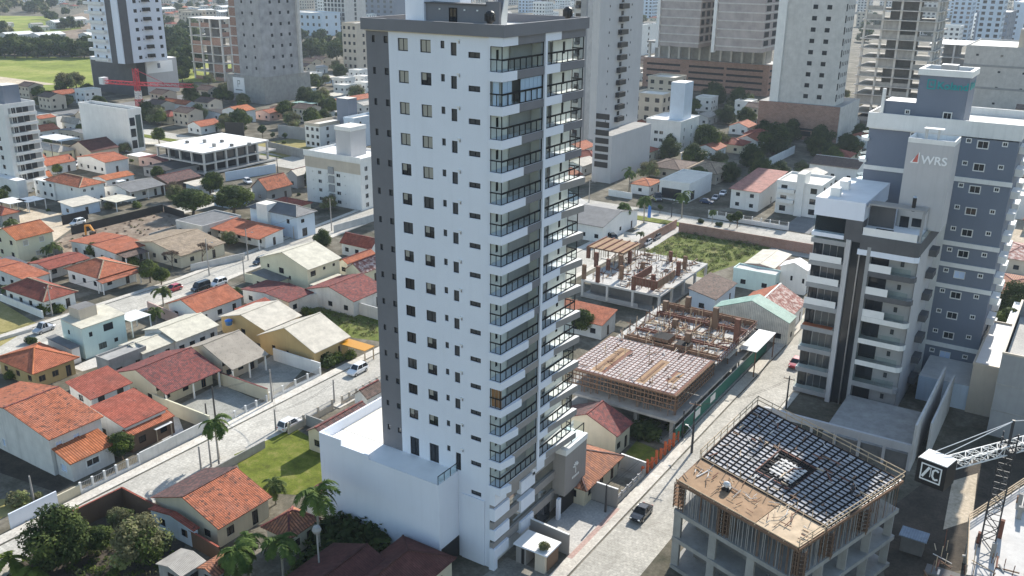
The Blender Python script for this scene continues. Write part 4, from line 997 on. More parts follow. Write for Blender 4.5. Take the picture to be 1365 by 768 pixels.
# ---- vehicles: body by stations along the length, glass band, wheels, lamps
def car_kind(name, label, cat, paintm, kind='hatch', loc=(0, 0, 0), rz=0.0, s=1.0):
    t = thing(name, label, cat, (0, 0, 0)); Lh = 2.1 if kind != 'van' else 2.3; W = 0.88
    # stations (y, half width, sill z, belt z)
    hood = 0.95 if kind in ('suv', 'van', 'pickup') else 0.86
    st = [(-Lh, 0.62, 0.42, 0.62), (-Lh + 0.12, 0.80, 0.28, 0.74), (-1.35, W, 0.24, hood), (-0.75, W, 0.24, hood + 0.06), (0.8, W, 0.24, hood + 0.1), (1.6, W * 0.98, 0.26, hood + 0.08), (Lh - 0.1, 0.80, 0.3, hood), (Lh, 0.68, 0.44, 0.7)]
    b = MB(); ring = lambda q: [(-q[1], q[0], q[2] + 0.12), (-q[1] * 0.9, q[0], q[2]), (q[1] * 0.9, q[0], q[2]), (q[1], q[0], q[2] + 0.12), (q[1], q[0], q[3] - 0.1), (q[1] * 0.88, q[0], q[3]), (-q[1] * 0.88, q[0], q[3]), (-q[1], q[0], q[3] - 0.1)]
    rs = [ring(q) for q in st]
    for i in range(len(rs) - 1):
        for j in range(8): b.poly([rs[i][j], rs[i][(j + 1) % 8], rs[i + 1][(j + 1) % 8], rs[i + 1][j]], paintm)
    b.poly(rs[0], paintm); b.poly(rs[-1][::-1], paintm)
    o = b.build('body', t)
    hb = hood + 0.06; tp = 1.45 if kind in ('hatch', 'sedan') else 1.72 if kind == 'suv' else 1.95
    y0, y1, y2, y3 = {'hatch': (-0.95, -0.25, 1.35, 1.85), 'sedan': (-0.9, -0.2, 0.85, 1.45), 'suv': (-0.95, -0.4, 1.6, 1.98), 'van': (-1.5, -0.9, 2.0, 2.2), 'pickup': (-0.95, -0.4, 0.35, 0.55)}[kind]
    g = MB(); lo = [(-0.8, y0, hb), (0.8, y0, hb), (0.8, y3, hb), (-0.8, y3, hb)]; hi = [(-0.64, y1, tp - 0.06), (0.64, y1, tp - 0.06), (0.64, y2, tp - 0.06), (-0.64, y2, tp - 0.06)]
    for i in range(4): g.poly([lo[i], lo[(i + 1) % 4], hi[(i + 1) % 4], hi[i]], 'glass_dark')
    g.build('windows', t)
    r = MB(); hz = [(p[0] * 1.02, p[1], p[2]) for p in hi]; tt = [(p[0] * 0.9, p[1] + (0.08 if i < 2 else -0.08), tp) for i, p in enumerate(hi)]
    for i in range(4): r.poly([hz[i], hz[(i + 1) % 4], tt[(i + 1) % 4], tt[i]], paintm)
    r.poly(tt, paintm)
    for i in range(4): r.beam(lo[i], hi[i], 0.09, paintm)
    for sx in (-1, 1): r.beam((sx * 0.8, (y0 + y3) / 2, hb), (sx * 0.65, (y1 + y2) / 2, tp - 0.05), 0.08, paintm)
    r.build('roof', t)
    if kind == 'pickup':
        q = MB(); q.box(-0.7, 0.7, 0.7, 1.95, hood + 0.02, hood + 0.06, 'black'); q.build('load_bed', t)
    for sx in (-1, 1):
        for y in (-1.3, 1.3):
            q = MB(); q.tube([(sx * 0.72, y, 0.33), (sx * 0.9, y, 0.33)], 0.33, 'rubber', 14); q.tube([(sx * 0.9, y, 0.33), (sx * 0.915, y, 0.33)], 0.2, 'metal', 10); q.build('wheel', t)
        q = MB(); q.box(sx * 0.45, sx * 0.72, -Lh + 0.02, -Lh + 0.1, 0.6, 0.73, 'lamp_glass'); q.build('headlight', t)
        q = MB(); q.box(sx * 0.5, sx * 0.74, Lh - 0.06, Lh + 0.01, 0.68, 0.84, 'sign_red'); q.build('tail_light', t)
        q = MB(); q.box(sx * 0.9, sx * 1.02, -0.75, -0.6, hb, hb + 0.14, paintm); q.build('mirror', t)
    t.location = loc; t.rotation_euler = (0, 0, rz); t.scale = (s, s, s); return t
def pole(label, p, h=8.0, mat='post_concrete', arm=True, lamp=True, rz=0.0, r=0.13):
    t = thing('utility_pole', label, 'utility pole', (p[0], p[1], 0)); x, y = p[0], p[1]
    b = MB(); b.tube([(x, y, -0.05), (x, y, h)], [r * 1.25, r * 0.8], mat, 8); b.build('post', t)
    c, s = math.cos(rz), math.sin(rz)
    if arm:
        b = MB(); b.beam((x - 0.9 * c, y - 0.9 * s, h - 0.5), (x + 0.9 * c, y + 0.9 * s, h - 0.5), 0.1, 'timber'); b.build('crossarm', t)
        for k in (-0.8, 0.0, 0.8):
            b = MB(); b.tube([(x + k * c, y + k * s, h - 0.45), (x + k * c, y + k * s, h - 0.2)], [0.05, 0.03], 'white', 6); b.build('insulator', t)
    if lamp:
        b = MB(); b.tube([(x, y, h - 1.2), (x + 0.9 * c, y + 0.9 * s, h - 0.7), (x + 1.7 * c, y + 1.7 * s, h - 0.65)], 0.035, 'metal', 6); b.build('lamp_arm', t)
        b = MB(); b.box(x + 1.7 * c - 0.25, x + 1.7 * c + 0.25, y + 1.7 * s - 0.12, y + 1.7 * s + 0.12, h - 0.72, h - 0.6, 'metal'); b.build('lamp_head', t)
    return t
def person(label, x, y, z=0.0, h=1.7, rz=0.0, top='cloth_white', legs='cloth_dark', pose='walk'):
    t = thing('person', label, 'person', (x, y, z)); t.rotation_euler = (0, 0, rz)
    k = h / 1.75; st = 0.22 if pose == 'walk' else 0.08
    J = dict(pel=(0, 0, .93), che=(0, .02, 1.28), nek=(0, .02, 1.48), hed=(0, .0, 1.58), hd2=(0, -.01, 1.72), lh=(-.1, 0, .88), lk=(-.1, -st * .6, .5), la=(-.1, -st, .08), lf=(-.1, -st - .18, .04), rh=(.1, 0, .88), rk=(.1, st * .2, .5), ra=(.1, st, .1), rf=(.1, st - .16, .04),
             ls=(-.19, .02, 1.42), le=(-.24, .06 + st * .3, 1.15), lw=(-.23, -.08 + st * .3, .92), lq=(-.22, -.14 + st * .3, .84), rs=(.19, .02, 1.42), re=(.24, -.02, 1.15), rw=(.23, -.16, .94), rq=(.22, -.22, .87))
    rad = dict(pel=.14, che=.15, nek=.055, hed=.085, hd2=.075, lh=.09, lk=.06, la=.045, lf=.04, rh=.09, rk=.06, ra=.045, rf=.04, ls=.065, le=.045, lw=.035, lq=.035, rs=.065, re=.045, rw=.035, rq=.035)
    E = [('pel', 'che'), ('che', 'nek'), ('nek', 'hed'), ('hed', 'hd2'), ('pel', 'lh'), ('lh', 'lk'), ('lk', 'la'), ('la', 'lf'), ('pel', 'rh'), ('rh', 'rk'), ('rk', 'ra'), ('ra', 'rf'), ('che', 'ls'), ('ls', 'le'), ('le', 'lw'), ('lw', 'lq'), ('che', 'rs'), ('rs', 're'), ('re', 'rw'), ('rw', 'rq')]
    ks = list(J); me = bpy.data.meshes.new('body'); me.from_pydata([tuple(c * k for c in J[n]) for n in ks], [(ks.index(a), ks.index(b)) for a, b in E], [])
    o = bpy.data.objects.new('body', me); COL.objects.link(o)
    md = o.modifiers.new('s', 'SKIN'); md.use_smooth_shade = True
    for n, vv in zip(ks, me.skin_vertices[0].data): vv.radius = (rad[n] * k,) * 2; vv.use_root = n == 'pel'
    sd = o.modifiers.new('d', 'SUBSURF'); sd.levels = sd.render_levels = 1
    dg = bpy.context.evaluated_depsgraph_get(); nm = bpy.data.meshes.new_from_object(o.evaluated_get(dg)); bpy.data.objects.remove(o)
    for m_ in ('skin', top, legs, 'black'): nm.materials.append(M[m_])
    for p in nm.polygons:
        c = p.center / k; a = abs(c.x)
        p.material_index = 3 if c.z < 0.1 or (c.z > 1.66 or (c.z > 1.56 and c.y > .02)) else 0 if c.z > 1.46 else 0 if (a > .17 and c.z < 1.2) else 1 if c.z > .95 else 2
    o = bpy.data.objects.new('body', nm); COL.objects.link(o); o.parent = t
    return t

# ================================================================= houses
def hit_y(px, py, y0):
    d = _rt2 * ((px - 682.5) / CF) + _dn2 * ((py - 384.0) / CF) + _fw; t = y0 / d.y; return Vector((d.x * t, y0, CAMH + d.z * t))
def hit_x(px, py, x0):
    d = _rt2 * ((px - 682.5) / CF) + _dn2 * ((py - 384.0) / CF) + _fw; t = x0 / d.x; return Vector((x0, d.y * t, CAMH + d.z * t))
class Z:
    def __init__(self, x0, y0, s): self.a = (x0, y0, s)
    def __call__(self, x, y): return (self.a[0] + x / self.a[2], self.a[1] + y / self.a[2])
ZA, ZB, ZC, ZD, ZE, ZF, ZG, ZH, ZI, ZJ = (Z(a, b, 5.6875) for a, b in ((0, 470), (0, 590), (180, 600), (0, 370), (140, 360), (160, 450), (0, 250), (200, 240), (0, 150), (200, 130)))
ZK, ZL, ZM, ZN, ZO, ZP = Z(320, 260, 7.18), Z(320, 360, 7.18), Z(360, 440, 4.8), Z(280, 640, 4.266), Z(750, 500, 5.6875), Z(880, 340, 6.5)
zl, zm, zo, zp, zd, zn = Z(720, 180, 3.841), Z(1025, 180, 3.841), Z(1025, 360, 3.841), Z(600, 568, 3.841), Z(0, 568, 3.841), Z(720, 360, 3.841)
def gy(C, E, Rr, ze):
    # near eave corner, near ridge end, far eave corner -> footprint and rise of a symmetric gable along the street
    c = at(*C, ze); e = hit_y(*E, c.y); r = at(*Rr, ze)
    rise = min(max(e.z - ze, 0.6), 3.2); return c, Vector((2 * e.x - c.x, c.y, ze)), r, ze, rise
def gx(C, L, E, ze):
    # near eave corner, left eave corner, ridge end on the street side
    c = at(*C, ze); l = at(*L, ze); e = hit_x(*E, c.x); rise = min(max(e.z - ze, 0.6), 3.0)
    return c, l, Vector((c.x, 2 * e.y - c.y, ze)), ze, rise
def rc(C, L, Rr, ze, rise=0.0, zl_=None):
    return at(*C, ze), at(*L, ze if zl_ is None else zl_), at(*Rr, ze), ze, rise
# the big orange-roofed house by the left street
f = house('house', 'large two-storey white house under orange tile roofs at the left street, nearest the left edge', *gy(ZA(370, 670), ZA(25, 425), ZA(790, 490), 5.8), 'y', 'tile_spotted', 'white_worn', win='shutter', wins={'f': [(3.0, 4.5, 0.9, 1.2, 'shutter'), (7.2, 4.2, 1.0, 1.2, 'shutter'), (4.0, 1.6, 1.0, 1.3, 'shutter'), (8.0, 1.5, 1.0, 1.3, 'shutter')], 'r': 3}, wn=0.9)
big = f.t
house('wing', '', *rc(ZA(690, 358), ZA(480, 232), ZA(1015, 235), 5.0, 1.4, 6.4), 'y', 'tile_red', 'white_worn', 'shed_x', 0.4, into=big, wins={'r': 2}, door=False)
house('wing', '', *rc(ZA(895, 590), ZA(720, 395), ZA(1285, 432), 3.9, 1.3, 5.2), 'y', 'tile_red', 'white_worn', 'shed_x', 0.3, into=big, door=False)
house('wing', '', *rc(ZA(1010, 628), ZA(900, 605), ZA(1330, 485), 2.8, 0.55, 3.35), 'y', 'tile_orange', 'brown_paint', 'shed_x', 0.2, into=big, door=False, wins={'r': 2})
house('wing', '', *rc(ZB(510, 165), ZB(385, 45), ZB(900, 20), 2.9, 1.3, 4.2), 'y', 'tile_bright', 'white_worn', 'shed_x', 0.35, into=big, wins={'f': [(1.6, 1.6, 1.6, 1.3, 'shutter')], 'r': [(3.2, 1.7, 2.2, 1.3, 'white'), (8.2, 1.9, 0.9, 0.8, 'white')]}, door=False)
house('house', 'ochre house with wide orange hip roof at the left edge, above the large orange one', *rc(ZD(225, 742), ZD(-40, 610), ZD(612, 612), 3.0, 1.9), 'y', 'tile_orange', 'ochre', 'hip', 0.7, win='wood', wins={'f': 3, 'r': 3}, cap='tile_bright')
f = house('house', 'white and mint two-storey house with sand-coloured roof and a square tank tower', *rc(ZD(590, 408), ZD(478, 302), ZD(945, 276), 6.0, 0.6, 6.6), 'y', 'fibre_cream', 'mint', 'shed_x', 0.2, win='dark', wins={'f': [(2, 4.4, .6, .9, 'dark'), (6, 4.6, .5, .6, 'dark')], 'r': [(1.6, 4.4, .7, .9, 'dark'), (5.2, 4.7, 2.0, 1.4, 'dark'), (3.6, 1.5, 1.6, 1.2, 'green'), (6.4, 1.7, .8, .8, 'dark'), (9.2, 4.3, 1.8, 2.0, 'green')]})
b = MB(f.xf()); b.box(0.2, 3.4, 2.0, 5.5, 6.2, 8.4, 'beige', 'concrete_dark'); b.build('tank_tower', f.t)
house('house', 'small grey lean-to roofed annex beside the mint house', *rc(ZD(548, 548), ZD(340, 460), ZD(608, 520), 3.0, 0.5, 3.5), 'y', 'fibre_grey', 'white', 'shed_x', 0.2, door=False)
def carport(label, C, L, Rr, z, mat, rise=0.0, posts=4, name='carport', postm='white', th=0.1):
    f = Fr(at(*C, z), at(*L, z), at(*Rr, z)); t = thing(name, label, 'carport', (f(f.w / 2, f.d / 2).x, f(f.w / 2, f.d / 2).y, 0))
    b = MB(f.xf()); b.poly([(0, 0, z + rise), (f.w, 0, z), (f.w, f.d, z), (0, f.d, z + rise)][::1], mat)
    b.poly([(0, 0, z + rise - th), (f.w, 0, z - th), (f.w, f.d, z - th), (0, f.d, z + rise - th)][::-1], 'timber')
    q = [(0, 0, z + rise), (f.w, 0, z), (f.w, f.d, z), (0, f.d, z + rise)]
    for i in range(4):
        p, r = q[i], q[(i + 1) % 4]; b.poly([(p[0], p[1], p[2] - th), (r[0], r[1], r[2] - th), r, p], mat)
    b.build('roof', t)
    for x, y in ((0.2, 0.2), (f.w - 0.2, 0.2), (f.w - 0.2, f.d - 0.2), (0.2, f.d - 0.2)):
        b = MB(f.xf()); b.box(x - 0.09, x + 0.09, y - 0.09, y + 0.09, 0, z - th - 0.01 + rise * (1 - x / f.w) * 0.98, postm); b.build('post', t)
    return t
carport('bright white flat carport roof beside the mint house', ZD(965, 345), ZD(903, 285), ZD(1145, 280), 3.4, 'sheet_white')
house('house', 'low house under a pale crumbling cream roof, right of the mint house', *rc(ZD(1085, 602), ZD(915, 512), ZD(1325, 478), 3.0, 0.9), 'y', 'fibre_cream', 'white_worn', 'gable', 0.4, wins={'r': 2}, cap='fibre_cream')
house('house', 'flat-roofed grey and yellow block between the ochre house and the maroon roof', *rc(ZD(850, 645), ZD(700, 620), ZD(1105, 535), 3.6, 0.35), 'y', 'concrete', 'concrete', 'flat', 0.1, wins={'r': 2})
house('house', 'long low house with cream sheet roof in the middle of the left block', *gy(ZE(530, 545), ZE(395, 448), ZE(880, 425), 3.2), 'y', 'fibre_cream', 'white_worn', wins={'r': 4}, cap='fibre_cream')
house('house', 'orange gabled house with tall white firewall facing the parked jeep', *gy(ZE(680, 327), ZE(560, 226), ZE(1075, 212), 3.0), 'y', 'tile_orange', 'white', wins={'r': 3}, ov=0.6)
carport('low reddish lean-to roof behind the mossy cream roof', ZL(20, 415), ZL(-60, 395), ZL(310, 300), 2.8, 'tile_red', 0.5)
house('house', 'ochre house with pale mossy sheet roof left of the weedy plot', *gy(ZL(232, 585), ZL(0, 432), ZL(602, 442), 3.1), 'y', 'fibre_pale', 'ochre', cap='fibre_pale', wins={'f': 1})
house('house', 'wide house with stained grey sheet roof behind the gravel court', *gy(ZE(960, 762), ZE(735, 572), ZE(1245, 642), 3.0), 'y', 'fibre_stained', 'beige', cap='fibre_stained', porch='x', ov=0.7, wins={'r': 3})
house('house', 'house with mottled maroon tile roof and open porch on the paved court', *gy(ZF(338, 434), ZF(110, 247), ZF(782, 257), 3.0), 'y', 'tile_rose', 'cream', porch='x', ov=0.5, wins={'r': 3}, ovg=0.1)
f = house('house', 'beige house with plain cream sheet roof beside the amber carport', *gy((421.5, 472.3), ZL(425, 560), (466, 449), 3.1), 'y', 'fibre_pale', 'ochre', cap='fibre_pale', wins={'f': [(3.5, 1.5, .9, 1.2, 'wood'), (7, 1.6, .6, .6, 'wood')], 'r': 2})
carport('amber translucent carport at the street, below the weedy plot', ZM(600, 132), ZM(440, 85), ZM(675, 104), 2.6, 'amber_sheet', 0.0, 4, 'carport', 'timber_pale')
f = house('house', 'pale yellow two-storey gabled house with white tile roof', *gy(ZK(650, 722), ZK(395, 552), ZK(977, 607), 5.9), 'y', 'fibre_cream', 'pale_yellow', cap='fibre_cream', wins={'f': [(2.5, 4.6, .7, .9, 'dark'), (6.5, 4.2, 1.5, 1.3, 'dark'), (9, 3.0, .6, .9, 'dark')], 'r': [(1.6, 4.6, 1.6, 1.2, 'dark'), (5, 4.9, .8, .7, 'dark'), (8, 4.9, .8, .7, 'dark'), (11, 4.6, 1.6, 1.2, 'dark')]})
house('house', 'small yellow annex with dark grey roof at the foot of the pale yellow house', *rc(ZL(400, 112), ZL(62, 45), ZL(455, 75), 2.9, 0.7, 3.6), 'y', 'fibre_grey', 'pale_yellow', 'shed_x', 0.15, door=False)
house('house', 'house with rose-red tile roof between white walls beside the pale yellow house', *gy(ZL(425, 302), ZL(210, 217), ZL(750, 229), 3.0), 'y', 'tile_rose', 'white_worn', ov=0.3, wins={'r': 2})
house('house', 'pink-tiled house with a stained white gable, touching the left side of the white tower', *gy(ZL(1080, 307), ZL(840, 162), ZL(1420, 175), 3.3), 'y', 'tile_rose', 'white_worn', ov=0.4, wins={'r': 2})
carport('cream sheet lean-to between the yellow house and the pink-tiled roof', ZL(765, 178), ZL(690, 128), ZL(1050, 62), 2.9, 'fibre_cream')
house('house', 'cream house with blotched pink and white tile roof beside the tower', *gy(ZK(1180, 765), ZK(1080, 662), ZK(1440, 650), 3.2), 'y', 'tile_bleached', 'pale_yellow', wins={'r': 1})
house('house', 'orange lean-to roofed house behind the pale yellow one', *rc(ZK(1070, 668), ZK(918, 648), ZK(1275, 558), 3.0, 0.9), 'y', 'tile_orange', 'white_worn', 'gable', 0.3)
house('house', 'white cottage with red tile roof beyond the round dark tree', *gx(ZK(1250, 528), ZK(955, 458), ZK(1310, 425), 3.0), 'x', 'tile_red', 'white', wins={'f': 3})
f = house('house', 'white two-storey villa with slate-grey hip roof and square chimney block', *rc(ZK(515, 224), ZK(85, 112), ZK(747, 160), 6.0, 1.9), 'x', 'sheet_slate', 'pale_blue', 'hip', 0.6, cap='fibre', wins={'f': [(4, 4.5, 1.1, 1.2, 'dark'), (14, 4.3, 1.1, 1.2, 'dark')], 'r': [(2, 4.5, 1.2, 1.0, 'dark'), (6, 4.6, 1.6, 1.2, 'dark'), (2.5, 1.4, 1.8, 2.2, 'dark'), (6.5, 1.7, 1.4, 1.2, 'dark')]})
b = MB(f.xf()); b.box(4.2, 8.2, -0.4, 3.2, 0.0, 7.9, 'white', 'membrane'); b.build('chimney_block', f.t)
house('house', 'long orange-roofed house with white fascia in front of the white villa', *rc(ZH(820, 466), ZH(437, 352), ZH(1005, 388), 2.8, 0.9), 'x', 'tile_orange', 'white', 'shed_y', 0.4, porch='y', cap=None, wins={'r': 1})
house('house', 'flat grey-roofed shed with white rim beside the cleared plot', *rc(ZH(372, 374), ZH(225, 307), ZH(682, 277), 3.6, 0.3), 'y', 'fibre_grey', 'concrete_pale', 'flat', 0.05)
house('house', 'house with sand-coloured tile roof behind a bare tree', *gy(ZH(250, 587), ZH(20, 472), ZH(560, 475), 3.0), 'y', 'tile_cream', 'cream', cap='tile_cream', wins={'r': 2})
house('house', 'cream two-storey house with bright orange gable at the left edge', *gy(ZG(120, 404), ZG(15, 312), ZG(412, 334), 5.5), 'y', 'tile_bright', 'pale_yellow', wins={'f': 2, 'r': [(2.2, 4.3, 1.3, 1.4, 'blind'), (6.2, 4.3, 1.3, 1.4, 'blind'), (5, 1.2, 1.5, 1.2, 'blind')]})
house('house', 'narrow red-roofed house in front of the cream two-storey one', *gy(ZG(377, 630), ZG(285, 582), ZG(680, 537), 3.0), 'y', 'tile_red', 'white_worn', wins={'r': 2}, porch='x')
house('house', 'red-tiled house with lower front roof beside the digger plot', *gy(ZG(870, 504), ZG(690, 442), ZG(1140, 432), 3.4), 'y', 'tile_orange', 'white_worn', wins={'r': 2})
carport('brown lower roof in front of the red-tiled house by the digger', ZG(905, 530), ZG(870, 505), ZG(1165, 492), 2.8, 'tile_brown', 0.5)
house('house', 'white house with orange hip roof and porch near the parked red car', *rc(ZG(745, 702), ZG(490, 612), ZG(1047, 602), 3.2, 2.0), 'x', 'tile_orange', 'white', 'hip', 0.6, wins={'f': 3, 'r': 2}, cap='tile_cream')
carport('low orange porch roof over the front of the hip-roofed house near the red car', ZG(790, 738), ZG(735, 712), ZG(1048, 632), 2.7, 'tile_orange', 0.4)
house('house', 'red-roofed house at the left edge below the cream two-storey one', *gy(ZG(180, 705), ZG(-30, 655), ZG(392, 657), 3.0), 'y', 'tile_orange', 'white_worn')
house('house', 'white house with maroon-red hip roof behind the low white wall, left edge', *rc(ZD(325, 194), ZD(15, 80), ZD(592, 107), 3.0, 1.9), 'x', 'tile_red', 'white', 'hip', 0.6, wins={'f': 4, 'r': 2}, cap='tile_cream')
house('shed', 'dark slate sheet-roofed sheds at the left edge', *rc(ZG(100, 640), ZG(-80, 560), ZG(200, 570), 2.8, 0.5, 3.3), 'y', 'sheet_slate', 'mid_grey', 'shed_x', 0.1, cat='shed', door=False)
house('house', 'small house with orange roof cut by the left edge, above the cream one', *rc(ZG(15, 225), ZG(-110, 180), ZG(137, 180), 3.0, 1.4), 'x', 'tile_orange', 'mid_grey', 'hip', 0.4)
# second block from the left, further off
house('house', 'orange roof tucked behind the white apartment block at the left edge', *gy(ZI(230, 522), ZI(195, 477), ZI(392, 482), 3.2), 'y', 'tile_bright', 'white')
f = house('house', 'white two-storey house with spotted hip roof and flat white side block', *rc(ZI(565, 588), ZI(375, 502), ZI(792, 527), 5.6, 1.8), 'x', 'tile_spotted', 'white', 'hip', 0.6, win='white', wins={'r': 3, 'f': 2}, cap='tile_cream')
house('wing', '', *rc(ZI(412, 548), ZI(250, 512), ZI(487, 527), 4.9, 0.2), 'y', 'roof_white', 'white', 'flat', 0.05, into=f.t, door=False, wins={'r': [(1.6, 3.4, 1.1, 1.6, 'dark')]})
f = house('house', 'grey-roofed white house with arched porch and a white skylight', *rc(ZI(985, 614), ZI(790, 562), ZI(1252, 547), 3.2, 1.3), 'y', 'fibre_grey', 'white', 'gable', 0.4, porch='x', cap='fibre')
b = MB(f.xf()); b.box(1.2, 3.0, 3.6, 6.0, 4.3, 4.5, 'roof_white'); b.build('skylight', f.t)
carport('cream sheet carport in front of the grey-roofed house', ZI(890, 687), ZI(755, 652), ZI(1020, 642), 2.8, 'fibre_cream')
house('house', 'long orange lean-to roof behind the spotted hip roof', *rc(ZI(822, 520), ZI(690, 495), ZI(1008, 470), 3.0, 0.8), 'y', 'tile_bright', 'white', 'gable', 0.2, cap=None)
f = house('house', 'white house with red tile roof and long pale-blue side wall', *gy(ZI(800, 384), ZI(680, 332), ZI(975, 347), 4.0), 'y', 'tile_orange', 'white', wins={'r': 1})
house('house', 'house with dark maroon gable in front of the white office building', *gy(ZI(690, 302), ZI(590, 222), ZI(907, 264), 3.4), 'y', 'tile_dark', 'beige', cap='tile_dark', wins={'r': 2, 'f': 1})
house('house', 'pale yellow house with light grey hip roof left of the maroon gable', *rc(ZI(385, 317), ZI(272, 252), ZI(572, 282), 3.2, 1.6), 'x', 'fibre', 'pale_yellow', 'hip', 0.5, wins={'r': 2, 'f': 1}, cap='fibre')
carport('bright white sheet roof left of the white office building', ZI(400, 234), ZI(340, 172), ZI(600, 192), 3.2, 'sheet_white')
house('house', 'grey sheet-roofed shed beside the white office building', *rc(ZI(620, 187), ZI(500, 122), ZI(702, 152), 3.2, 0.6), 'y', 'fibre_grey', 'beige', 'gable', 0.2, cap=None)
house('house', 'small white gabled house behind the grey shed', *gx(ZI(605, 92), ZI(440, 75), ZI(612, 50), 3.6), 'x', 'fibre', 'white', cap='fibre')
house('house', 'cream two-storey house with tiny terracotta roofs beside the apartment block', *rc(ZI(300, 60), ZI(240, 35), ZI(405, 30), 6.0, 0.8), 'y', 'tile_orange', 'cream', 'gable', 0.2, wins={'r': 2, 'f': 1})
house('house', 'dark-gabled house touching the white office building', *gy(ZI(650, 38), ZI(600, -5), ZI(700, 20), 4.5), 'y', 'fibre_pale', 'beige', wins={'r': 1})
carport('white tent-like roof beside the blue wall', ZI(1060, 338), ZI(965, 318), ZI(1170, 318), 3.2, 'roof_white')
house('house', 'low red roof between the tent roof and the concrete frame', *rc(ZI(1200, 390), ZI(1095, 330), ZI(1305, 350), 3.0, 0.9), 'y', 'tile_rose', 'pale_pink', 'gable', 0.2)
carport('white sheet roof at the left edge beside the slate one', ZI(95, 705), ZI(-30, 665), ZI(175, 660), 3.0, 'sheet_white')
carport('slate-blue sheet roof over the yard by the left apartment block', ZI(200, 690), ZI(140, 655), ZI(335, 650), 3.0, 'sheet_blue')
house('house', 'grey-walled house with patchy red roof below the concrete frame building', *gy(ZJ(915, 717), ZJ(830, 622), ZJ(1057, 657), 3.6), 'y', 'tile_spotted', 'mid_grey', wins={'f': 1})
house('house', 'grey gabled house beside the brown-topped apartment block', *gy(ZJ(1150, 605), ZJ(1085, 555), ZJ(1215, 560), 4.0), 'y', 'fibre_pale', 'mid_grey', wins={'r': 1})
house('house', 'dark red tiled roof under the concrete frame building', *gy(ZJ(130, 655), ZJ(45, 600), ZJ(395, 600), 3.2), 'y', 'tile_moss', 'brown_paint')
house('shed', 'long black sheet roof in front of the concrete frame building', *rc(ZJ(120, 560), ZJ(-60, 525), ZJ(400, 500), 3.0, 0.5), 'y', 'slats_dark', 'mid_grey', 'gable', 0.2, cat='shed', cap=None, door=False)
house('house', 'white two-storey house with orange roof across the avenue from the frame building', *gy(ZJ(650, 110), ZJ(590, 72), ZJ(827, 94), 5.4), 'y', 'tile_bright', 'white', wins={'r': 2, 'f': 1})
house('house', 'dark blue-roofed cottage left of the white house with orange roof', *gy(ZJ(575, 130), ZJ(455, 100), ZJ(600, 112), 3.4), 'y', 'slats_dark', 'pale_blue', wins={'f': 2}, cap=None)
house('house', 'pink house with two low orange roofs under the concrete tower', *rc(ZJ(905, 128), ZJ(805, 108), ZJ(1035, 100), 3.2, 1.2), 'y', 'tile_orange', 'pale_pink', 'gable', 0.3)
house('house', 'house with wide orange roof right of the pink one', *rc(ZJ(990, 95), ZJ(925, 72), ZJ(1130, 75), 3.4, 1.3), 'y', 'tile_orange', 'pale_pink', 'gable', 0.3)
carport('pale green sheet roof right of the concrete tower', ZJ(1172, 57), ZJ(1100, 32), ZJ(1280, 42), 4.0, 'sheet_green')
house('house', 'white cottage with orange roof beside the red tower crane', *gx(ZJ(250, 62), ZJ(90, 30), ZJ(305, 30), 3.4), 'x', 'tile_bright', 'white', wins={'f': 3})
house('house', 'low white house with pinkish roof behind the white apartment block', *rc((460, 140), (440, 133), (490, 128), 3.4, 1.2), 'y', 'tile_orange', 'white', 'gable', 0.3)
# houses at the lower edge and along the right street
f = house('house', 'house with orange spotted gable roof near the green lawn, lower left', *gy(ZC(628, 607), ZC(350, 361), ZC(1045, 362), 3.0), 'y', 'tile_spotted', 'cream', cap='tile_moss', ov=0.6, wins={'r': [(2, 1.5, 1.2, 1.3, 'dark'), (6, 1.2, 1.0, 2.1, 'dark', 'door'), (9, 1.5, 1.2, 1.2, 'dark')]}, roof2='tile_moss')
house('house', 'small grey outbuilding with reddish roof in front of the spotted gable', *rc(ZC(440, 625), ZC(105, 448), ZC(490, 590), 2.7, 0.7), 'y', 'tile_red', 'pale_blue', 'gable', 0.15, cap=None, door=False)
house('house', 'small hip-roofed house with streaked red tiles left of the tower podium', *rc(ZN(430, 350), ZN(300, 262), ZN(640, 226), 3.0, 1.7), 'y', 'tile_mixed', 'cream', 'hip', 0.5, wins={'r': 2})
house('house', 'narrow mossy pink roof squeezed against the tower podium', *rc(ZN(605, 122), ZN(520, 92), ZN(690, 20), 2.8, 0.9), 'y', 'tile_rose', 'white', 'gable', 0.2, cap=None)
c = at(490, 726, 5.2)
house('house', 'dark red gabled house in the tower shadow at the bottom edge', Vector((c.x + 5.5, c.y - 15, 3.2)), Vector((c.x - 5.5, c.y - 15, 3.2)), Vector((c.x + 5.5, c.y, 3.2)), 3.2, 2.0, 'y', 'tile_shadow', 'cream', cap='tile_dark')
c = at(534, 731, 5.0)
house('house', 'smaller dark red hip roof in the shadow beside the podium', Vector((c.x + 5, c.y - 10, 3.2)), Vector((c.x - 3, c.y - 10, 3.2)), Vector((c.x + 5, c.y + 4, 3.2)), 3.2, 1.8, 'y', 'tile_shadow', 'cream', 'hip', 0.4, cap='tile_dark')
house('shed', 'grey corrugated shed with a clear panel, lower left garden', *rc(zd(960, 765), zd(770, 725), zd(1052, 692), 2.5, 0.5), 'y', 'fibre', 'concrete', 'gable', 0.1, cat='shed', cap=None, door=False)
house('shed', 'small shed with striped orange tiles at the bottom edge', *rc(zd(1130, 775), zd(985, 745), zd(1205, 700), 2.4, 0.6), 'y', 'tile_mixed', 'concrete', 'gable', 0.1, cat='shed', cap=None, door=False)
house('house', 'cream house with mossy brown roof between the left street and the podium', *gy(ZM(370, 702), ZM(295, 633), ZM(640, 515), 3.0), 'y', 'tile_moss', 'cream', ov=0.3, wins={'r': 1}, roof2='tile_brown')
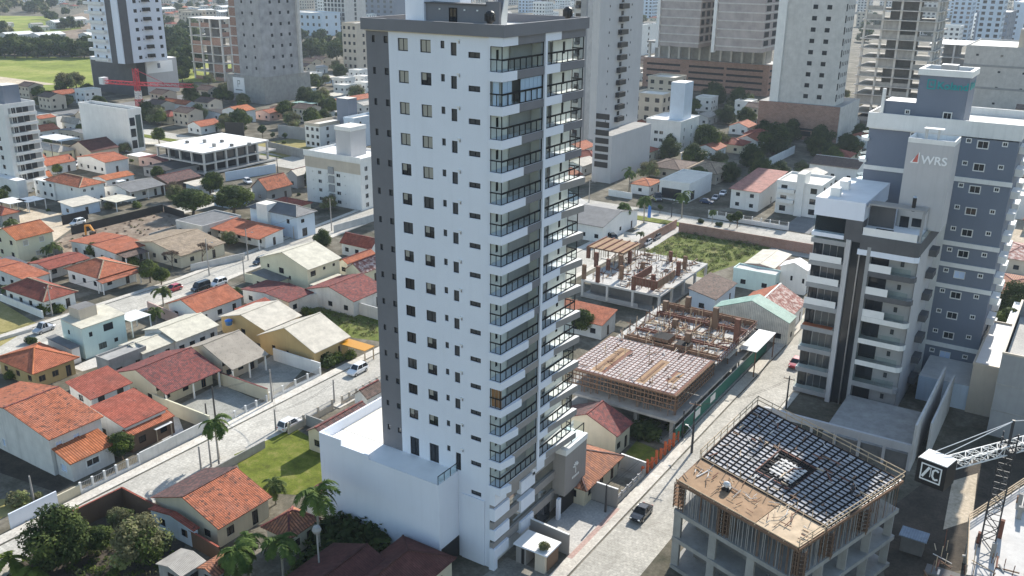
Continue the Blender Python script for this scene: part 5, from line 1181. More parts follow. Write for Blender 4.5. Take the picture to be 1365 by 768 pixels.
house('house', 'brown-roofed house hugging the back of the tower podium', *rc(ZM(650, 435), ZM(500, 430), ZM(740, 380), 3.0, 1.2), 'y', 'tile_brown', 'white', 'gable', 0.3)
f = house('house', 'cream gabled house with rose-coloured tiles behind the tower driveway', *gy(ZO(402, 470), ZO(175, 298), ZO(550, 370), 3.6), 'y', 'tile_rose', 'cream', ov=0.4, wins={'r': 2, 'f': [(3, 1.5, .5, .5, 'dark')]}, roof2='tile_moss')
house('house', 'house with a plain red roof slope between the tower balconies and the unfinished house', *rc(zn(300, 297), zn(60, 215), zn(400, 238), 3.0, 1.3), 'x', 'tile_orange', 'white_worn', 'shed_y', 0.3)
c = at(*zp(692, 336), 2.8); r_ = at(*zp(902, 158), 2.8)
house('house', 'house with mottled yellow-orange tiles right beside the tower driveway', c, Vector((c.x - 8.5, c.y, 2.8)), r_, 2.8, 1.7, 'y', 'tile_mixed', 'cream', 'hip', 0.7, wins={'r': 3}, cap='tile_moss')
house('house', 'white-walled house with brown sloping roof behind the deck construction site', *rc(ZP(460, 396), ZP(245, 286), ZP(687, 250), 3.4, 1.3, 4.7), 'y', 'tile_brown', 'pale_blue', 'shed_x', 0.3, wins={'r': 2})
house('house', 'pale mint house with a blank wall beside the white gable', *rc(ZP(992, 205), ZP(650, 110), ZP(1050, 150), 4.0, 0.3), 'y', 'concrete_pale', 'mint', 'flat', 0.05, door=False)
house('house', 'house with tan flat sheets behind the mint wall', *rc(ZP(1010, 100), ZP(700, 95), ZP(1150, 0), 4.4, 0.5), 'y', 'fibre_pale', 'pale_pink', 'gable', 0.3, cap='fibre_pale')
house('house', 'white gabled house squeezed against the grey balcony building', *rc(ZP(1255, 170), ZP(1058, 78), ZP(1330, 100), 5.6, 1.4), 'y', 'roof_white', 'white', 'gable', 0.3, wins={'f': [(2.6, 3.4, .5, 1.1, 'dark'), (5.2, 3.2, .5, 1.1, 'dark')]}, cap=None)
house('house', 'house with bleached pink roof and orange back slope, left of the WRS building', *gy(ZP(1140, 560), ZP(900, 386), ZP(1255, 410), 3.6), 'y', 'tile_bleached', 'white', roof2='tile_orange', cap='white')
c = at(*ZP(1090, 592), 4.4); e = hit_y(*ZP(780, 397), c.y); r_ = at(*ZP(1200, 560), 4.4)
house('shed', 'shed with white picket gable and pale green roof behind the construction deck', c, Vector((2 * e.x - c.x, c.y, 4.4)), Vector((r_.x, c.y + 4.5, 4.4)), 4.4, e.z - 4.4, 'y', 'sheet_green', 'picket_white', cat='shed', cap=None, ov=0.1, ovg=0.05, door=False)
house('house', 'white house with black roof at the near end of the side street', *gx(zl(290, 492), zl(150, 425), zl(405, 397), 4.2), 'x', 'fibre_grey', 'white', wins={'r': 3}, cap=None)
house('house', 'small house with worn red roof beside the black-roofed one', *rc(zl(190, 468), zl(140, 440), zl(258, 452), 3.4, 1.0), 'x', 'tile_rose', 'white', 'gable', 0.3, wins={'f': 1})
f = house('house', 'modern white cube house with open garage on the avenue', *rc(zl(755, 260), zl(618, 233), zl(886, 202), 5.4, 0.4), 'y', 'membrane', 'white', 'flat', 0.05, wins={'f': [(4, 2.0, 6.5, 3.2, 'dark', 'garage_opening')], 'r': [(3, 1.7, 3.0, 2.8, 'dark', 'garage_opening')]}, door=False)
house('house', 'low house with orange roof left of the white cube house', *rc(zl(560, 272), zl(470, 245), zl(622, 232), 3.0, 0.6), 'x', 'tile_bright', 'white', 'hip', 0.4)
house('house', 'dark brown hip roof behind the white cube house, left one', *rc(zl(690, 190), zl(572, 152), zl(817, 142), 3.4, 1.7), 'x', 'tile_brown', 'beige', 'hip', 0.5, cap='tile_brown')
house('house', 'lighter brown hip roof behind the white cube house, right one', *rc(zl(885, 205), zl(730, 178), zl(1027, 155), 3.4, 1.7), 'x', 'tile_cream', 'beige', 'hip', 0.5, cap='tile_brown')
tile('tile_pink', (0.46, 0.22, 0.18), 0.25, 0.2)
house('house', 'two-storey house with a single pink roof slope on the avenue', *rc(zl(1160, 304), zl(968, 274), zl(1237, 212), 5.8, 1.7), 'x', 'tile_pink', 'white', 'shed_y', 0.6, wins={'f': 2, 'r': 1}, cap=None)
f = house('house', 'white villa with brown roof and square chimney left of the blue tower block', *rc(zm(480, 178), zm(200, 148), zm(500, 130), 4.6, 1.6), 'x', 'tile_brown', 'white', 'gable', 0.5, wins={'f': 3}, cap='white')
house('house', 'house with pale orange roof below the right edge of the blue block', *rc((1352, 408), (1322, 395), (1385, 372), 3.4, 1.6), 'x', 'tile_mixed', 'beige', 'hip', 0.4)
house('house', 'house with pinkish roof in the sandy yard at the right edge', *rc((1365, 352), (1335, 340), (1400, 330), 3.4, 1.4), 'x', 'tile_bleached', 'beige', 'hip', 0.4)

# ================================================================= blocks and towers further off
def hz(base, top):
    b = at(*base); return hit_y(top[0], top[1], b.y).z
def rect3(C, L, Rr, z=0.0):
    c, l, r = at(*C, z), at(*L, z), at(*Rr, z); return l.x, (c.x + r.x) / 2, (c.y + l.y) / 2, r.y
def rows(n, z0, dz, cols, w, h, st, name='window'): return [(c, z0 + dz * k, w, h, st, name) for k in range(n) for c in cols]
# white apartment block at the left edge
x0, x1, y0, y1 = rect3((20, 262), (-40, 240), (60, 250)); h = hz((20, 262), (2, 147)); W_ = x1 - x0; D_ = y1 - y0; fh = (h - 3) / 8
t = block('apartment_block', 'white apartment block with grey balcony bays at the left edge', x0 - 4, x1, y0, y1, h, 8, 'white', 'membrane', front=[(W_ + 4 - 5.0, 5 + fh * k, 1.5, 1.3, 'dark') for k in range(8)] + [(W_ + 4 - 11.0, 5 + fh * k, 1.5, 1.3, 'dark') for k in range(8)], side=[], par=1.2)
for k in range(8):
    z = 3.2 + fh * k
    part_box(t, 'balcony', x1 + 0.01, x1 + 1.2, y0 + 1.2, y1 - 0.3, z, z + 0.9, 'white', 'concrete')
    part_box(t, 'balcony_back', x1 + 0.003, x1 + 0.02, y0 + 1.3, y1 - 0.4, z + 0.9, z + fh - 0.3, 'mid_grey')
    for i in range(3): put_window(t, (x1 + 0.02, y0 + 2.8 + i * (D_ - 4) / 3, z + 1.6), (1, 0), 1.6, 2.2, 'white' if i == 0 else 'dark', 'balcony_door', 0.0)
part_box(t, 'podium', x0, x1 + 6, y0 - 3, y0 - 0.2, 0, 5.5, 'white', 'roof_white')
part_box(t, 'lift_house', x1 - 10, x1 - 4, y0 + 3, y0 + 8, h, h + 6, 'slate_blue', 'membrane')
# white office building with dark glass side
x0, x1, y0, y1 = rect3((163, 206), (125, 190), (196, 201)); h = hz((163, 206), (156, 151))
t = block('office_building', 'white boxy office building with dark glass on its street side', x0, x1, y0, y1, h, 3, 'white', 'concrete', front=[], side=[((y1 - y0) * 0.25, h * f_, (y1 - y0) * 0.4, h * 0.2, 'dark') for f_ in (0.2, 0.48, 0.75)] + [((y1 - y0) * 0.72, h * 0.5, (y1 - y0) * 0.42, h * 0.8, 'green', 'curtain_wall')], par=1.0)
# concrete frame building with white roof slab
x0, x1, y0, y1 = rect3((272, 236), (213, 222), (359, 215)); h = hz((272, 236), (273, 206))
t = thing('frame_building', 'unfinished open concrete frame with a bright white roof slab', 'building site', ((x0 + x1) / 2, (y0 + y1) / 2, 0))
for k, z in enumerate((h * 0.12, h * 0.53, h)):
    part_box(t, 'floor_slab', x0, x1 + (0 if k else 1), y0, y1 + (0 if k > 1 else 3), z - 0.5, z, 'concrete_pale', 'roof_white' if k == 2 else 'concrete')
for zz0, zz1 in ((0, h * 0.12 - 0.5), (h * 0.12, h * 0.53 - 0.5), (h * 0.53, h - 0.5)):
    for i in range(5):
        for j in range(7):
            if i in (0, 4) or j in (0, 6): part_box(t, 'column', x0 + 0.3 + (x1 - x0 - 1.2) * i / 4, x0 + 0.9 + (x1 - x0 - 1.2) * i / 4, y0 + 0.3 + (y1 - y0 - 1.2) * j / 6, y0 + 0.9 + (y1 - y0 - 1.2) * j / 6, zz0 + 0.001, zz1 - 0.001, 'concrete_pale')
part_box(t, 'infill_wall', x1 - 1.3, x1 - 1.0, y0 + 1.2, y1 - 6, h * 0.53 + 0.01, h - 0.51, 'glass_dark'); part_box(t, 'infill_wall', x0 + 9, x1 - 1.5, y0 + 1.0, y0 + 1.3, h * 0.53 + 0.01, h - 0.51, 'glass_dark')
part_box(t, 'core', x0 + 2.4, x1 - 2.4, y0 + 2.4, y1 - 3, 0, h - 0.51, 'void')  # near-black block added for the shade between the slabs
for i in range(6): part_box(t, 'roof_unit', x0 + 6 + i * 4.2, x0 + 7.1 + i * 4.2, y0 + 8 + (i * 37 % 11), y0 + 8.8 + (i * 37 % 11), h + 0.002, h + 0.9 + 0.3 * (i % 2), 'concrete' if i % 2 else 'concrete_dark')
# apartment block with brown top storey
x0, x1, y0, y1 = rect3((485, 282), (411, 267), (520, 268)); h = hz((485, 282), (484, 216)); fh = h / 5.5; W_ = x1 - x0
fr = []
for k in range(5):
    z = h - 2.6 - fh * k
    fr += [(W_ * 0.26, z, 1.6, 1.3, 'white'), (W_ * 0.6, z, 1.8, 1.3, 'white'), (W_ * 0.13, z, 0.6, 0.6, 'white'), (W_ * 0.4, z, 0.6, 0.6, 'white'), (W_ * 0.72, z, 0.6, 0.6, 'white')]
t = block('apartment_block', 'white five-storey block with brown top storey and a tall roof box', x0, x1, y0, y1, h, 5, 'white', 'roof_white', front=fr, side=[(2.5, h - 2.6 - fh * k, 1.6, 1.6, 'white') for k in range(5)] + [(7, h - 2.6 - fh * k, 1.6, 1.6, 'white') for k in range(5)], par=0.6)
part_box(t, 'top_band', x0 - 0.06, x1 + 0.06, y0 - 0.06, y0 - 0.003, h - 4.0, h - 0.9, 'beige'); 
part_box(t, 'cornice', x0 - 0.3, x1 + 0.3, y0 - 0.3, y0 - 0.13, h - 0.6, h + 1.0, 'white')
part_box(t, 'stair_box', x0 + W_ * 0.48, x0 + W_ * 0.75, y0 + 2.5, y0 + 9, h, h + 7.5, 'wrs_grey', 'membrane'); part_box(t, 'stair_box_rim', x0 + W_ * 0.47, x0 + W_ * 0.76, y0 + 2.3, y0 + 9.2, h + 7.503, h + 8.6, 'white', 'membrane')
for k in range(4):
    z = h - 5.0 - fh * k; part_box(t, 'balcony', x0 + W_ * 0.44, x0 + W_ * 0.53, y0 - 0.6, y0 - 0.01, z, z + 2.0, 'mid_grey')
# modern pair of blocks behind it
x0, x1, y0, y1 = rect3((434, 199), (408, 195), (462, 188)); h = hz((434, 199), (434, 170))
t = block('apartment_block', 'low block with brown fascia behind the five-storey one', x0, x1, y0, y1, h, 3, 'white', 'membrane', nf=3, ns=2, par=1.0, parc='beige')
x0, x1, y0, y1 = rect3((478, 200), (462, 196), (500, 190)); h = hz((478, 200), (477, 162))
t = block('apartment_block', 'pale block partly behind the white tower edge', x0, x1, y0, y1, h, 4, 'pale_blue', 'membrane', nf=1, ns=2, par=0.8, ww=1.0, wh=0.8)
part_box(t, 'stair_box', x0 - 7, x0 - 1, y0 + 4, y0 + 9, 0, h + 7, 'slate_blue', 'membrane')
# white block in the middle right
x0, x1, y0, y1 = rect3((905, 204), (860, 198), (929, 194)); h = hz((905, 204), (910, 164))
t = block('apartment_block', 'plain white four-storey block with a square tank tower', x0, x1, y0, y1, h, 4, 'white', 'roof_white', front=[((x1 - x0) * c, h * f_, 1.8, 1.5, 'white') for f_ in (0.35, 0.6) for c in (0.3, 0.45)], side=[((y1 - y0) * c, h * f_, 1.5, 1.8, 'white') for f_ in (0.2, 0.45, 0.72) for c in (0.2, 0.6)], par=0.4)
part_box(t, 'tank_tower', x0 + (x1 - x0) * 0.5, x0 + (x1 - x0) * 0.9, y0 + 5, y0 + 13, h, h + 14, 'pale_blue', 'roof_white')
# modern white flats on the avenue
x0, x1, y0, y1 = rect3(zm(235, 420), zm(20, 400), zm(340, 380)); h = hz(zm(235, 420), zm(245, 260))
t = block('apartment_block', 'small modern white block of flats with terraces left of the WRS building', x0, x1, y0, y1, h, 3, 'white', 'membrane', nf=3, ns=2, par=0.6, ww=1.8, wh=1.6)
part_box(t, 'stair_box', x0 + (x1 - x0) * 0.45, x0 + (x1 - x0) * 0.62, y0 - 0.8, y0 + 5, 0, h + 3.2, 'white', 'membrane')
for k in range(2): part_box(t, 'balcony', x0 + 0.5, x0 + (x1 - x0) * 0.42, y0 - 1.2, y0 - 0.01, 3.4 + k * h / 3, 4.4 + k * h / 3, 'white')

def tall(name, label, C, L, Rr, zb, top, walls, fn, side, cat='tower block', roof='membrane', group=None):
    x0, x1, y0, y1 = rect3(C, L, Rr, zb); t = thing(name, label, cat, ((x0 + x1) / 2, (y0 + y1) / 2, 0), group)
    mb = MB(); facade(t, mb, (x0, y0), (x1, y0), zb, top, fn(x1 - x0), walls); facade(t, mb, (x1, y0), (x1, y1), zb, top, side(y1 - y0), walls)
    wall(mb, (x1, y1), (x0, y1), zb, top, [], walls); wall(mb, (x0, y1), (x0, y0), zb, top, [], walls); mb.build('wall', t)
    part_box(t, 'roof', x0 + 0.01, x1 - 0.01, y0 + 0.01, y1 - 0.01, top - 0.3, top - 0.003, roof); return t, x0, x1, y0, y1
def podium(t, C, L, Rr, topC, walls, roof='concrete', fn=None, side=None):
    x0, x1, y0, y1 = rect3(C, L, Rr); h = hz(C, topC); mb = MB()
    facade(t, mb, (x0, y0), (x1, y0), 0, h, fn(x1 - x0, h) if fn else [], walls); facade(t, mb, (x1, y0), (x1, y1), 0, h, side(y1 - y0, h) if side else [], walls)
    wall(mb, (x1, y1), (x0, y1), 0, h, [], walls); wall(mb, (x0, y1), (x0, y0), 0, h, [], walls)
    mb.poly([(x0, y0, h), (x1, y0, h), (x1, y1, h), (x0, y1, h)], roof); mb.build('podium', t); return h
# white tower on the far left
zp_ = hz((179, 130), (177, 83))
t, x0, x1, y0, y1 = tall('apartment_tower', 'white tower with dark stripes and black balconies on the far left', (161, 86), (132, 81), (224, 80), zp_, 78, 'tower_white',
    lambda w: rows(10, zp_ + 2.5, 4.5, (w * 0.12, w * 0.42), 1.6, 1.9, 'dark'), lambda d: rows(10, zp_ + 2.5, 4.5, (d * 0.38, d * 0.9), 1.9, 1.7, 'dark') + rows(10, zp_ + 2.2, 4.5, (d * 0.5, d * 0.72), 0.7, 0.7, 'single', 'bathroom_window'))
for k in range(11): part_box(t, 'balcony', x1 + 0.01, x1 + 1.6, y0 + (y1 - y0) * 0.54, y0 + (y1 - y0) * 0.68, zp_ + 2.2 + 4.5 * k, zp_ + 3.9 + 4.5 * k, 'black')
for k in range(11): part_box(t, 'balcony', x0 - 1.5, x0 + (x1 - x0) * 0.55, y0 - 1.6, y0 - 0.01, zp_ + 0.8 + 4.5 * k, zp_ + 2.2 + 4.5 * k, 'white')
part_box(t, 'dark_strip', x0 + (x1 - x0) * 0.6, x0 + (x1 - x0) * 0.78, y0 - 0.25, y0 - 0.003, zp_, 77, 'dark_grey'); part_box(t, 'dark_strip', x1 + 0.003, x1 + 0.3, y0 + 0.4, y0 + 5, zp_, 77, 'dark_grey')
podium(t, (179, 130), (136, 119), (237, 121), (177, 83), 'wrs_grey', 'roof_white')
xx0, xx1, yy0, yy1 = rect3((179, 130), (136, 119), (237, 121))
part_box(t, 'dark_cladding', xx0 + 0.8, xx1 + 0.05, yy0 - 0.3, yy0 - 0.003, 0, zp_ - 0.5, 'dark_grey'); part_box(t, 'dark_cladding', xx1 + 0.003, xx1 + 0.3, yy0, yy0 + 5, 0, zp_ - 0.5, 'black'); part_box(t, 'sign_board', xx1 + 0.003, xx1 + 0.2, yy0 + 6, yy0 + 22, zp_ - 7, zp_ - 1.2, 'sign_white')
b = MB(); b.box(xx1 + 0.21, xx1 + 0.3, yy0 + 12.5, yy0 + 14.2, zp_ - 4.6, zp_ - 2.2, 'slate_blue'); b.build('sign_emblem', t)
# tower wrapped in grey net
zp_ = hz((359, 140), (355, 104))
t, x0, x1, y0, y1 = tall('tower_shell', 'grey concrete tower wrapped in netting with a brick-filled edge', (354, 104), (322, 100), (397, 97), zp_, 80, 'net', lambda w: rows(10, zp_ + 4, 5.2, (w * 0.3, w * 0.7), 1.2, 1.3, 'hole', 'window_opening'), lambda d: rows(10, zp_ + 4, 5.2, (d * 0.3, d * 0.55, d * 0.78), 1.5, 1.5, 'hole', 'window_opening'), 'construction tower')
part_box(t, 'brick_bay', x0 - 6, x0 - 0.01, y0 + 1.5, y1 - 3, zp_, zp_ + 42, 'brick_far'); 
for k in range(9): part_box(t, 'floor_edge', x0 - 6.2, x0 - 0.02, y0 + 1.2, y1 - 3, zp_ + 4.6 * k, zp_ + 4.6 * k + 0.6, 'concrete_pale')
part_box(t, 'net_edge', x1 - 0.4, x1 + 1.3, y1 - 0.5, y1 + 1.2, zp_, 80, 'concrete_pale')
podium(t, (359, 140), (305, 133), (410, 129), (355, 104), 'concrete', 'concrete_dark'); xx0, xx1, yy0, yy1 = rect3((359, 140), (305, 133), (410, 129))
part_box(t, 'sign_board', xx0 + 5, xx0 + 13, yy0 - 0.3, yy0 - 0.01, zp_ - 9, zp_ - 1.2, 'sign_white'); b = MB()
for a in ((8.2, 8.5, -6, -2.5), (8.5, 10.0, -2.9, -2.5), (9.7, 10.0, -4.2, -2.9), (8.5, 10.0, -4.5, -4.2), (6.5, 11.5, -7.6, -7.0)): b.box(xx0 + a[0], xx0 + a[1], yy0 - 0.36, yy0 - 0.301, zp_ + a[2], zp_ + a[3], 'mid_grey')
b.build('sign_emblem', t)
# concrete frame block with brick infill
def frame_tower(label, C, L, Rr, z0, floors, fh, nx, ny, infill, group=None, slab='concrete_pale', deck='concrete', over=0.8, inmat='void', seed=1, z1=None):
    x0, x1, y0, y1 = rect3(C, L, Rr, z0); t = thing('frame_tower', label, 'construction tower', ((x0 + x1) / 2, (y0 + y1) / 2, 0), group); rn = random.Random(seed)
    for k in range(floors + 1): part_box(t, 'floor_slab', x0 - over, x1 + over, y0 - over, y1 + over, z0 + fh * k - 0.35, z0 + fh * k, slab, deck if k < floors else 'roof_white')
    b = MB(); b.box(x0 + (x1 - x0) * 0.3, x1 - (x1 - x0) * 0.3, y0 + (y1 - y0) * 0.3, y1 - (y1 - y0) * 0.3, z0, z0 + fh * floors - 0.4, 'concrete_dark'); b.build('core', t)
    for i in range(nx + 1):
        x = x0 + (x1 - x0) * i / nx; part_box(t, 'column', x - 0.45, x + 0.45, y0 - 0.1, y0 + 0.8, z0, z0 + fh * floors - 0.36, slab)
    for j in range(1, ny + 1):
        y = y0 + (y1 - y0) * j / ny; part_box(t, 'column', x1 - 0.8, x1 + 0.1, y - 0.45, y + 0.45, z0, z0 + fh * floors - 0.36, slab)
    for k in range(floors):
        for i in range(nx):
            if rn.random() < infill: a = x0 + (x1 - x0) * i / nx; part_box(t, 'infill_panel', a + 0.5, a + (x1 - x0) / nx - 0.5, y0 + 0.2, y0 + 0.5, z0 + fh * k + 0.01, z0 + fh * k + fh * rn.choice((0.4, 0.5, 0.88)), inmat)
        for j in range(ny):
            if rn.random() < infill: a = y0 + (y1 - y0) * j / ny; part_box(t, 'infill_panel', x1 - 0.5, x1 - 0.2, a + 0.5, a + (y1 - y0) / ny - 0.5, z0 + fh * k + 0.01, z0 + fh * k + fh * rn.choice((0.4, 0.5, 0.88)), inmat)
    return t, x0, x1, y0, y1
frame_tower('open concrete frame with brick lower floors beside the netted grey tower', (303, 110), (264, 104), (318, 105), 0, 7, 5.0, 3, 2, 0.55, inmat='brick_far', seed=4)
# netted twin towers on a brick podium
tw = thing('twin_tower_site', 'two netted towers on one long brick car-park podium, top right of centre', 'construction tower', (at(998, 133).x, at(998, 133).y, 0))
hp = podium(tw, (998, 133), (872, 111), (1047, 124), (998, 90), 'brick_far', 'concrete_pale', lambda w, h: [(w * c, h * f_, w * 0.28, h * 0.07, 'hole', 'car_park_opening') for f_ in (0.2, 0.4, 0.6, 0.8) for c in (0.17, 0.52, 0.82)], lambda d, h: [(d * 0.25, h * f_, d * 0.3, h * 0.07, 'hole', 'car_park_opening') for f_ in (0.2, 0.4, 0.6, 0.8)])
xx0, xx1, yy0, yy1 = rect3((998, 133), (872, 111), (1047, 124))
for i in range(12):
    x = xx0 + (xx1 - xx0) * (i + 0.3) / 12; part_box(tw, 'column', x - 0.6, x + 0.6, yy0 + 3, yy0 + 4.2, hp, hp + 8, 'concrete_pale')
part_box(tw, 'recess_wall', xx0 + 4, xx1 - 4, yy0 + 6, yy1 - 6, hp, hp + 8, 'concrete'); part_box(tw, 'floor_slab', xx0 + 1, xx1 - 1, yy0 + 1, yy1 - 2, hp + 8, hp + 9, 'concrete')
for nm, C, L, Rr in (('netted_tower', (926, 65), (884, 60), (957, 59)), ('netted_tower', (1006, 72), (959, 66), (1056, 62))):
    x0, x1, y0, y1 = rect3(C, L, Rr, hp + 9)
    b = MB(); b.box(x0, x1, y0, y1, hp + 9, 84, 'net_blue'); b.build(nm, tw)
    for k in range(13):
        z = hp + 11 + 4.2 * k; part_box(tw, 'floor_edge', x0 - 0.3, x1 + 0.3, y0 - 0.3, y1 + 0.3, z, z + 0.6, 'concrete_pale')
        for i in range(4): put_window(tw, (x1, y0 + (y1 - y0) * (i + 0.5) / 4, z + 2.4), (1, 0), (y1 - y0) / 7, 2.6, 'hole', 'window_opening', -0.1)
    part_box(tw, 'net_edge', x0 - 2.0, x0 - 0.35, y0 - 1.0, y0 + 1.4, hp + 8, 84, 'roof_white')
# netted pale tower on a brick podium
zp_ = hz((1094, 194), (1094, 145))
t, x0, x1, y0, y1 = tall('tower_shell', 'pale unfinished tower with square window holes above a brick podium', (1096, 143), (1043, 133), (1135, 137), zp_, 80, 'concrete_pale', lambda w: rows(14, zp_ + 3, 4.35, (w * 0.48, w * 0.72), 1.9, 1.7, 'hole', 'window_opening'), lambda d: rows(14, zp_ + 3, 4.35, (d * 0.1,), 2.2, 2.8, 'hole', 'window_opening') + rows(14, zp_ + 3, 4.35, (d * 0.32, d * 0.5, d * 0.7, d * 0.88), 1.3, 1.6, 'hole', 'window_opening'), 'construction tower')
b = MB(); b.prism([(x0 - 3.5, y0 - 1), (x0 - 0.02, y0 - 1), (x0 - 0.02, y1), (x0 - 3.5, y1)], zp_ - 2, 80, 'white'); b.build('net_edge', t)
podium(t, (1094, 194), (1016, 176), (1152, 178), (1094, 145), 'brick_far', 'concrete', lambda w, h: [(w * 0.5, h * 0.3, w * 0.8, h * 0.06, 'hole', 'car_park_opening'), (w * 0.62, h * 0.18, w * 0.12, h * 0.14, 'hole', 'car_park_opening')])
xx0, xx1, yy0, yy1 = rect3((1094, 194), (1016, 176), (1152, 178)); part_box(t, 'render_wall', xx1 + 0.003, xx1 + 0.3, yy0 - 0.3, yy1, 0, zp_, 'concrete_pale')
# grey open-floored tower behind the blue building
frame_tower('tall bare concrete tower with open floors behind the blue block', (1214, 170), (1140, 158), (1248, 160), 0, 19, 4.1, 4, 3, 0.5, inmat='concrete', seed=9, over=1.2)
frame_tower('low concrete frame with white deck right of the bare tower', (1265, 112), (1236, 106), (1306, 104), 0, 3, 7.5, 3, 3, 0.5, inmat='concrete_dark', seed=11)
# slim grey tower right of the white one
zp_ = hz((816, 243), (819, 180))
t, x0, x1, y0, y1 = tall('apartment_tower', 'slim pale grey tower with a column of black balconies behind the white tower', (797, 187), (785, 185), (845, 168), zp_ - 2, 76, 'wrs_grey', lambda w: [], lambda d: rows(11, zp_ + 3, 4.05, (d * 0.22, d * 0.72), 0.7, 0.7, 'single', 'bathroom_window'))
for k in range(12):
    z = zp_ + 2 + 4.05 * k; part_box(t, 'balcony', x1 + 0.01, x1 + 1.3, y0 + (y1 - y0) * 0.42, y0 + (y1 - y0) * 0.58, z, z + 1.6, 'black'); put_window(t, (x1, y0 + (y1 - y0) * 0.5, z + 2.6), (1, 0), 1.6, 1.4, 'dark', 'balcony_door', 0.0)
podium(t, (816, 243), (784, 243), (866, 224), (819, 180), 'wrs_grey', 'concrete'); xx0, xx1, yy0, yy1 = rect3((816, 243), (784, 243), (866, 224))
for k in range(7): part_box(t, 'louvre', xx1 - 6, xx1 - 1.2, yy0 - 0.15, yy0 - 0.003, 5 + k * 2.6, 6.8 + k * 2.6, 'slats_dark')
t, x0, x1, y0, y1 = tall('apartment_tower', 'dark-balconied tower seen in the gap right of the white tower top', (783, 200), (760, 197), (796, 190), 0, 78, 'concrete_pale', lambda w: rows(17, 6, 4.3, (w * 0.3, w * 0.62), 2.0, 2.4, 'dark'), lambda d: [])
for k in range(17): part_box(t, 'balcony', x0 + 1, x1 - 3, y0 - 1.2, y0 - 0.01, 4.6 + 4.3 * k, 5.7 + 4.3 * k, 'dark_grey')
part_box(t, 'corner_pier', x1 - 2, x1 + 0.2, y0 - 1.3, y0 - 0.02, 0, 78, 'mid_grey')
# blocks at the upper right edge
def fblock(label, C, L, Rr, topC, walls, floors, nf, ns, ww, wh, win='dark', name='apartment_block', roof='membrane', group=None, par=0.8):
    x0, x1, y0, y1 = rect3(C, L, Rr); h = hz(C, topC); return block(name, label, x0, x1, y0, y1, h, floors, walls, roof, nf=nf, ns=ns, ww=ww, wh=wh, win=win, group=group, par=par), x0, x1, y0, y1, h
t, x0, x1, y0, y1, h = fblock('beige windowless-looking block with ribbed bands at the right edge', (1385, 160), (1281, 140), (1430, 140), (1375, 70), 'concrete_pale', 4, 4, 1, 1.2, 1.0)
part_box(t, 'lift_house', x0 + 22, x0 + 42, y0 + 4, y0 + 14, h, h + 9, 'beige', 'concrete')
for k in (0.35, 0.7): part_box(t, 'band', x0 - 0.2, x1, y0 - 0.2, y0 - 0.003, h * k, h * k + 1.0, 'mid_grey')
fblock('hazy blue-grey slab block at the top right corner', (1330, 75), (1296, 70), (1350, 68), (1330, 18), 'slate_blue', 6, 5, 3, 2.5, 2.0, 'mid')
fblock('pale hazy tower at the top right corner', (1368, 66), (1344, 62), (1390, 58), (1366, 5), 'pale_blue', 8, 3, 3, 2.2, 2.2, 'mid')
fblock('pale blue low-rise block at the top, left of the white tower', (432, 50), (393, 45), (446, 46), (432, 20), 'pale_blue', 3, 6, 2, 3.0, 3.0, 'white')
fblock('hazy tower full of dark windows at the top, left of the white tower', (470, 48), (440, 44), (474, 43), (470, -25), 'concrete_pale', 12, 6, 1, 3.0, 3.0, 'dark')
fblock('beige apartment block with balconies half hidden by the white tower', (488, 96), (462, 92), (500, 88), (487, 34), 'beige', 6, 3, 2, 2.0, 2.0, 'dark')
fblock('grey-blue block at the very top beside the white tower', (545, 30), (478, 22), (560, 20), (545, 2), 'slate_blue', 4, 8, 2, 4, 3, 'mid')
fblock('beige concrete wall block left of the netted twin towers', (886, 100), (876, 99), (900, 92), (884, 45), 'beige', 4, 1, 2, 2.0, 1.8, 'hole')
fblock('dark green block in the gap beside the netted twin towers', (870, 72), (855, 70), (880, 66), (869, 33), 'mid_grey', 5, 2, 2, 2.5, 2.5, 'mid')
fblock('white block in the gap behind the dark green one', (858, 76), (846, 74), (866, 70), (858, 36), 'white', 5, 2, 1, 2.2, 2.2, 'dark')
# grey rendered building at the lower right
t = thing('building', 'bare grey rendered building with an open roof yard at the right edge', 'building', (4, 158, 0))
gx0, gx1, gy0, gy1 = -6.9, 16, 147.5, 175
mb = MB(); wall(mb, (gx0, gy0), (gx1, gy0), 0, 13.6, [], 'mid_grey'); wall(mb, (gx0, gy1), (gx0, gy0), 0, 13.6, [], 'mid_grey'); wall(mb, (gx1, gy0), (gx1, gy1), 0, 13.6, [], 'mid_grey'); wall(mb, (gx1, gy1), (gx0, gy1), 0, 13.6, [], 'mid_grey'); mb.build('wall', t)
part_box(t, 'roof', gx0 + 0.3, gx1 - 0.3, gy0 + 0.3, gy1 - 0.3, 10.4, 11.0, 'concrete_dark', 'cement')
b = MB()
for a in ((gx0 - 0.05, gx1, gy0 - 0.05, gy0 + 0.29), (gx0 - 0.05, gx0 + 0.29, gy0 + 0.3, gy1)): b.box(*a, 13.603, 13.9, 'beige')
b.build('parapet_cap', t)
for z in (4.2, 8.6): part_box(t, 'string_course', gx0 - 0.06, gx1, gy0 - 0.06, gy0 - 0.003, z, z + 0.2, 'concrete')
t = block('building', 'low pale building with a bright white roof behind the blue tower block', -10.9, -7.1, 154, 176, 8.5, 2, 'beige', 'roof_white', front=[], side=[], par=0.3)
t = block('building', 'low white building with grey roof panels behind the grey rendered one', -9, 2, 186, 200, 5, 1, 'white', 'roof_white', front=[], side=[], par=0.3)

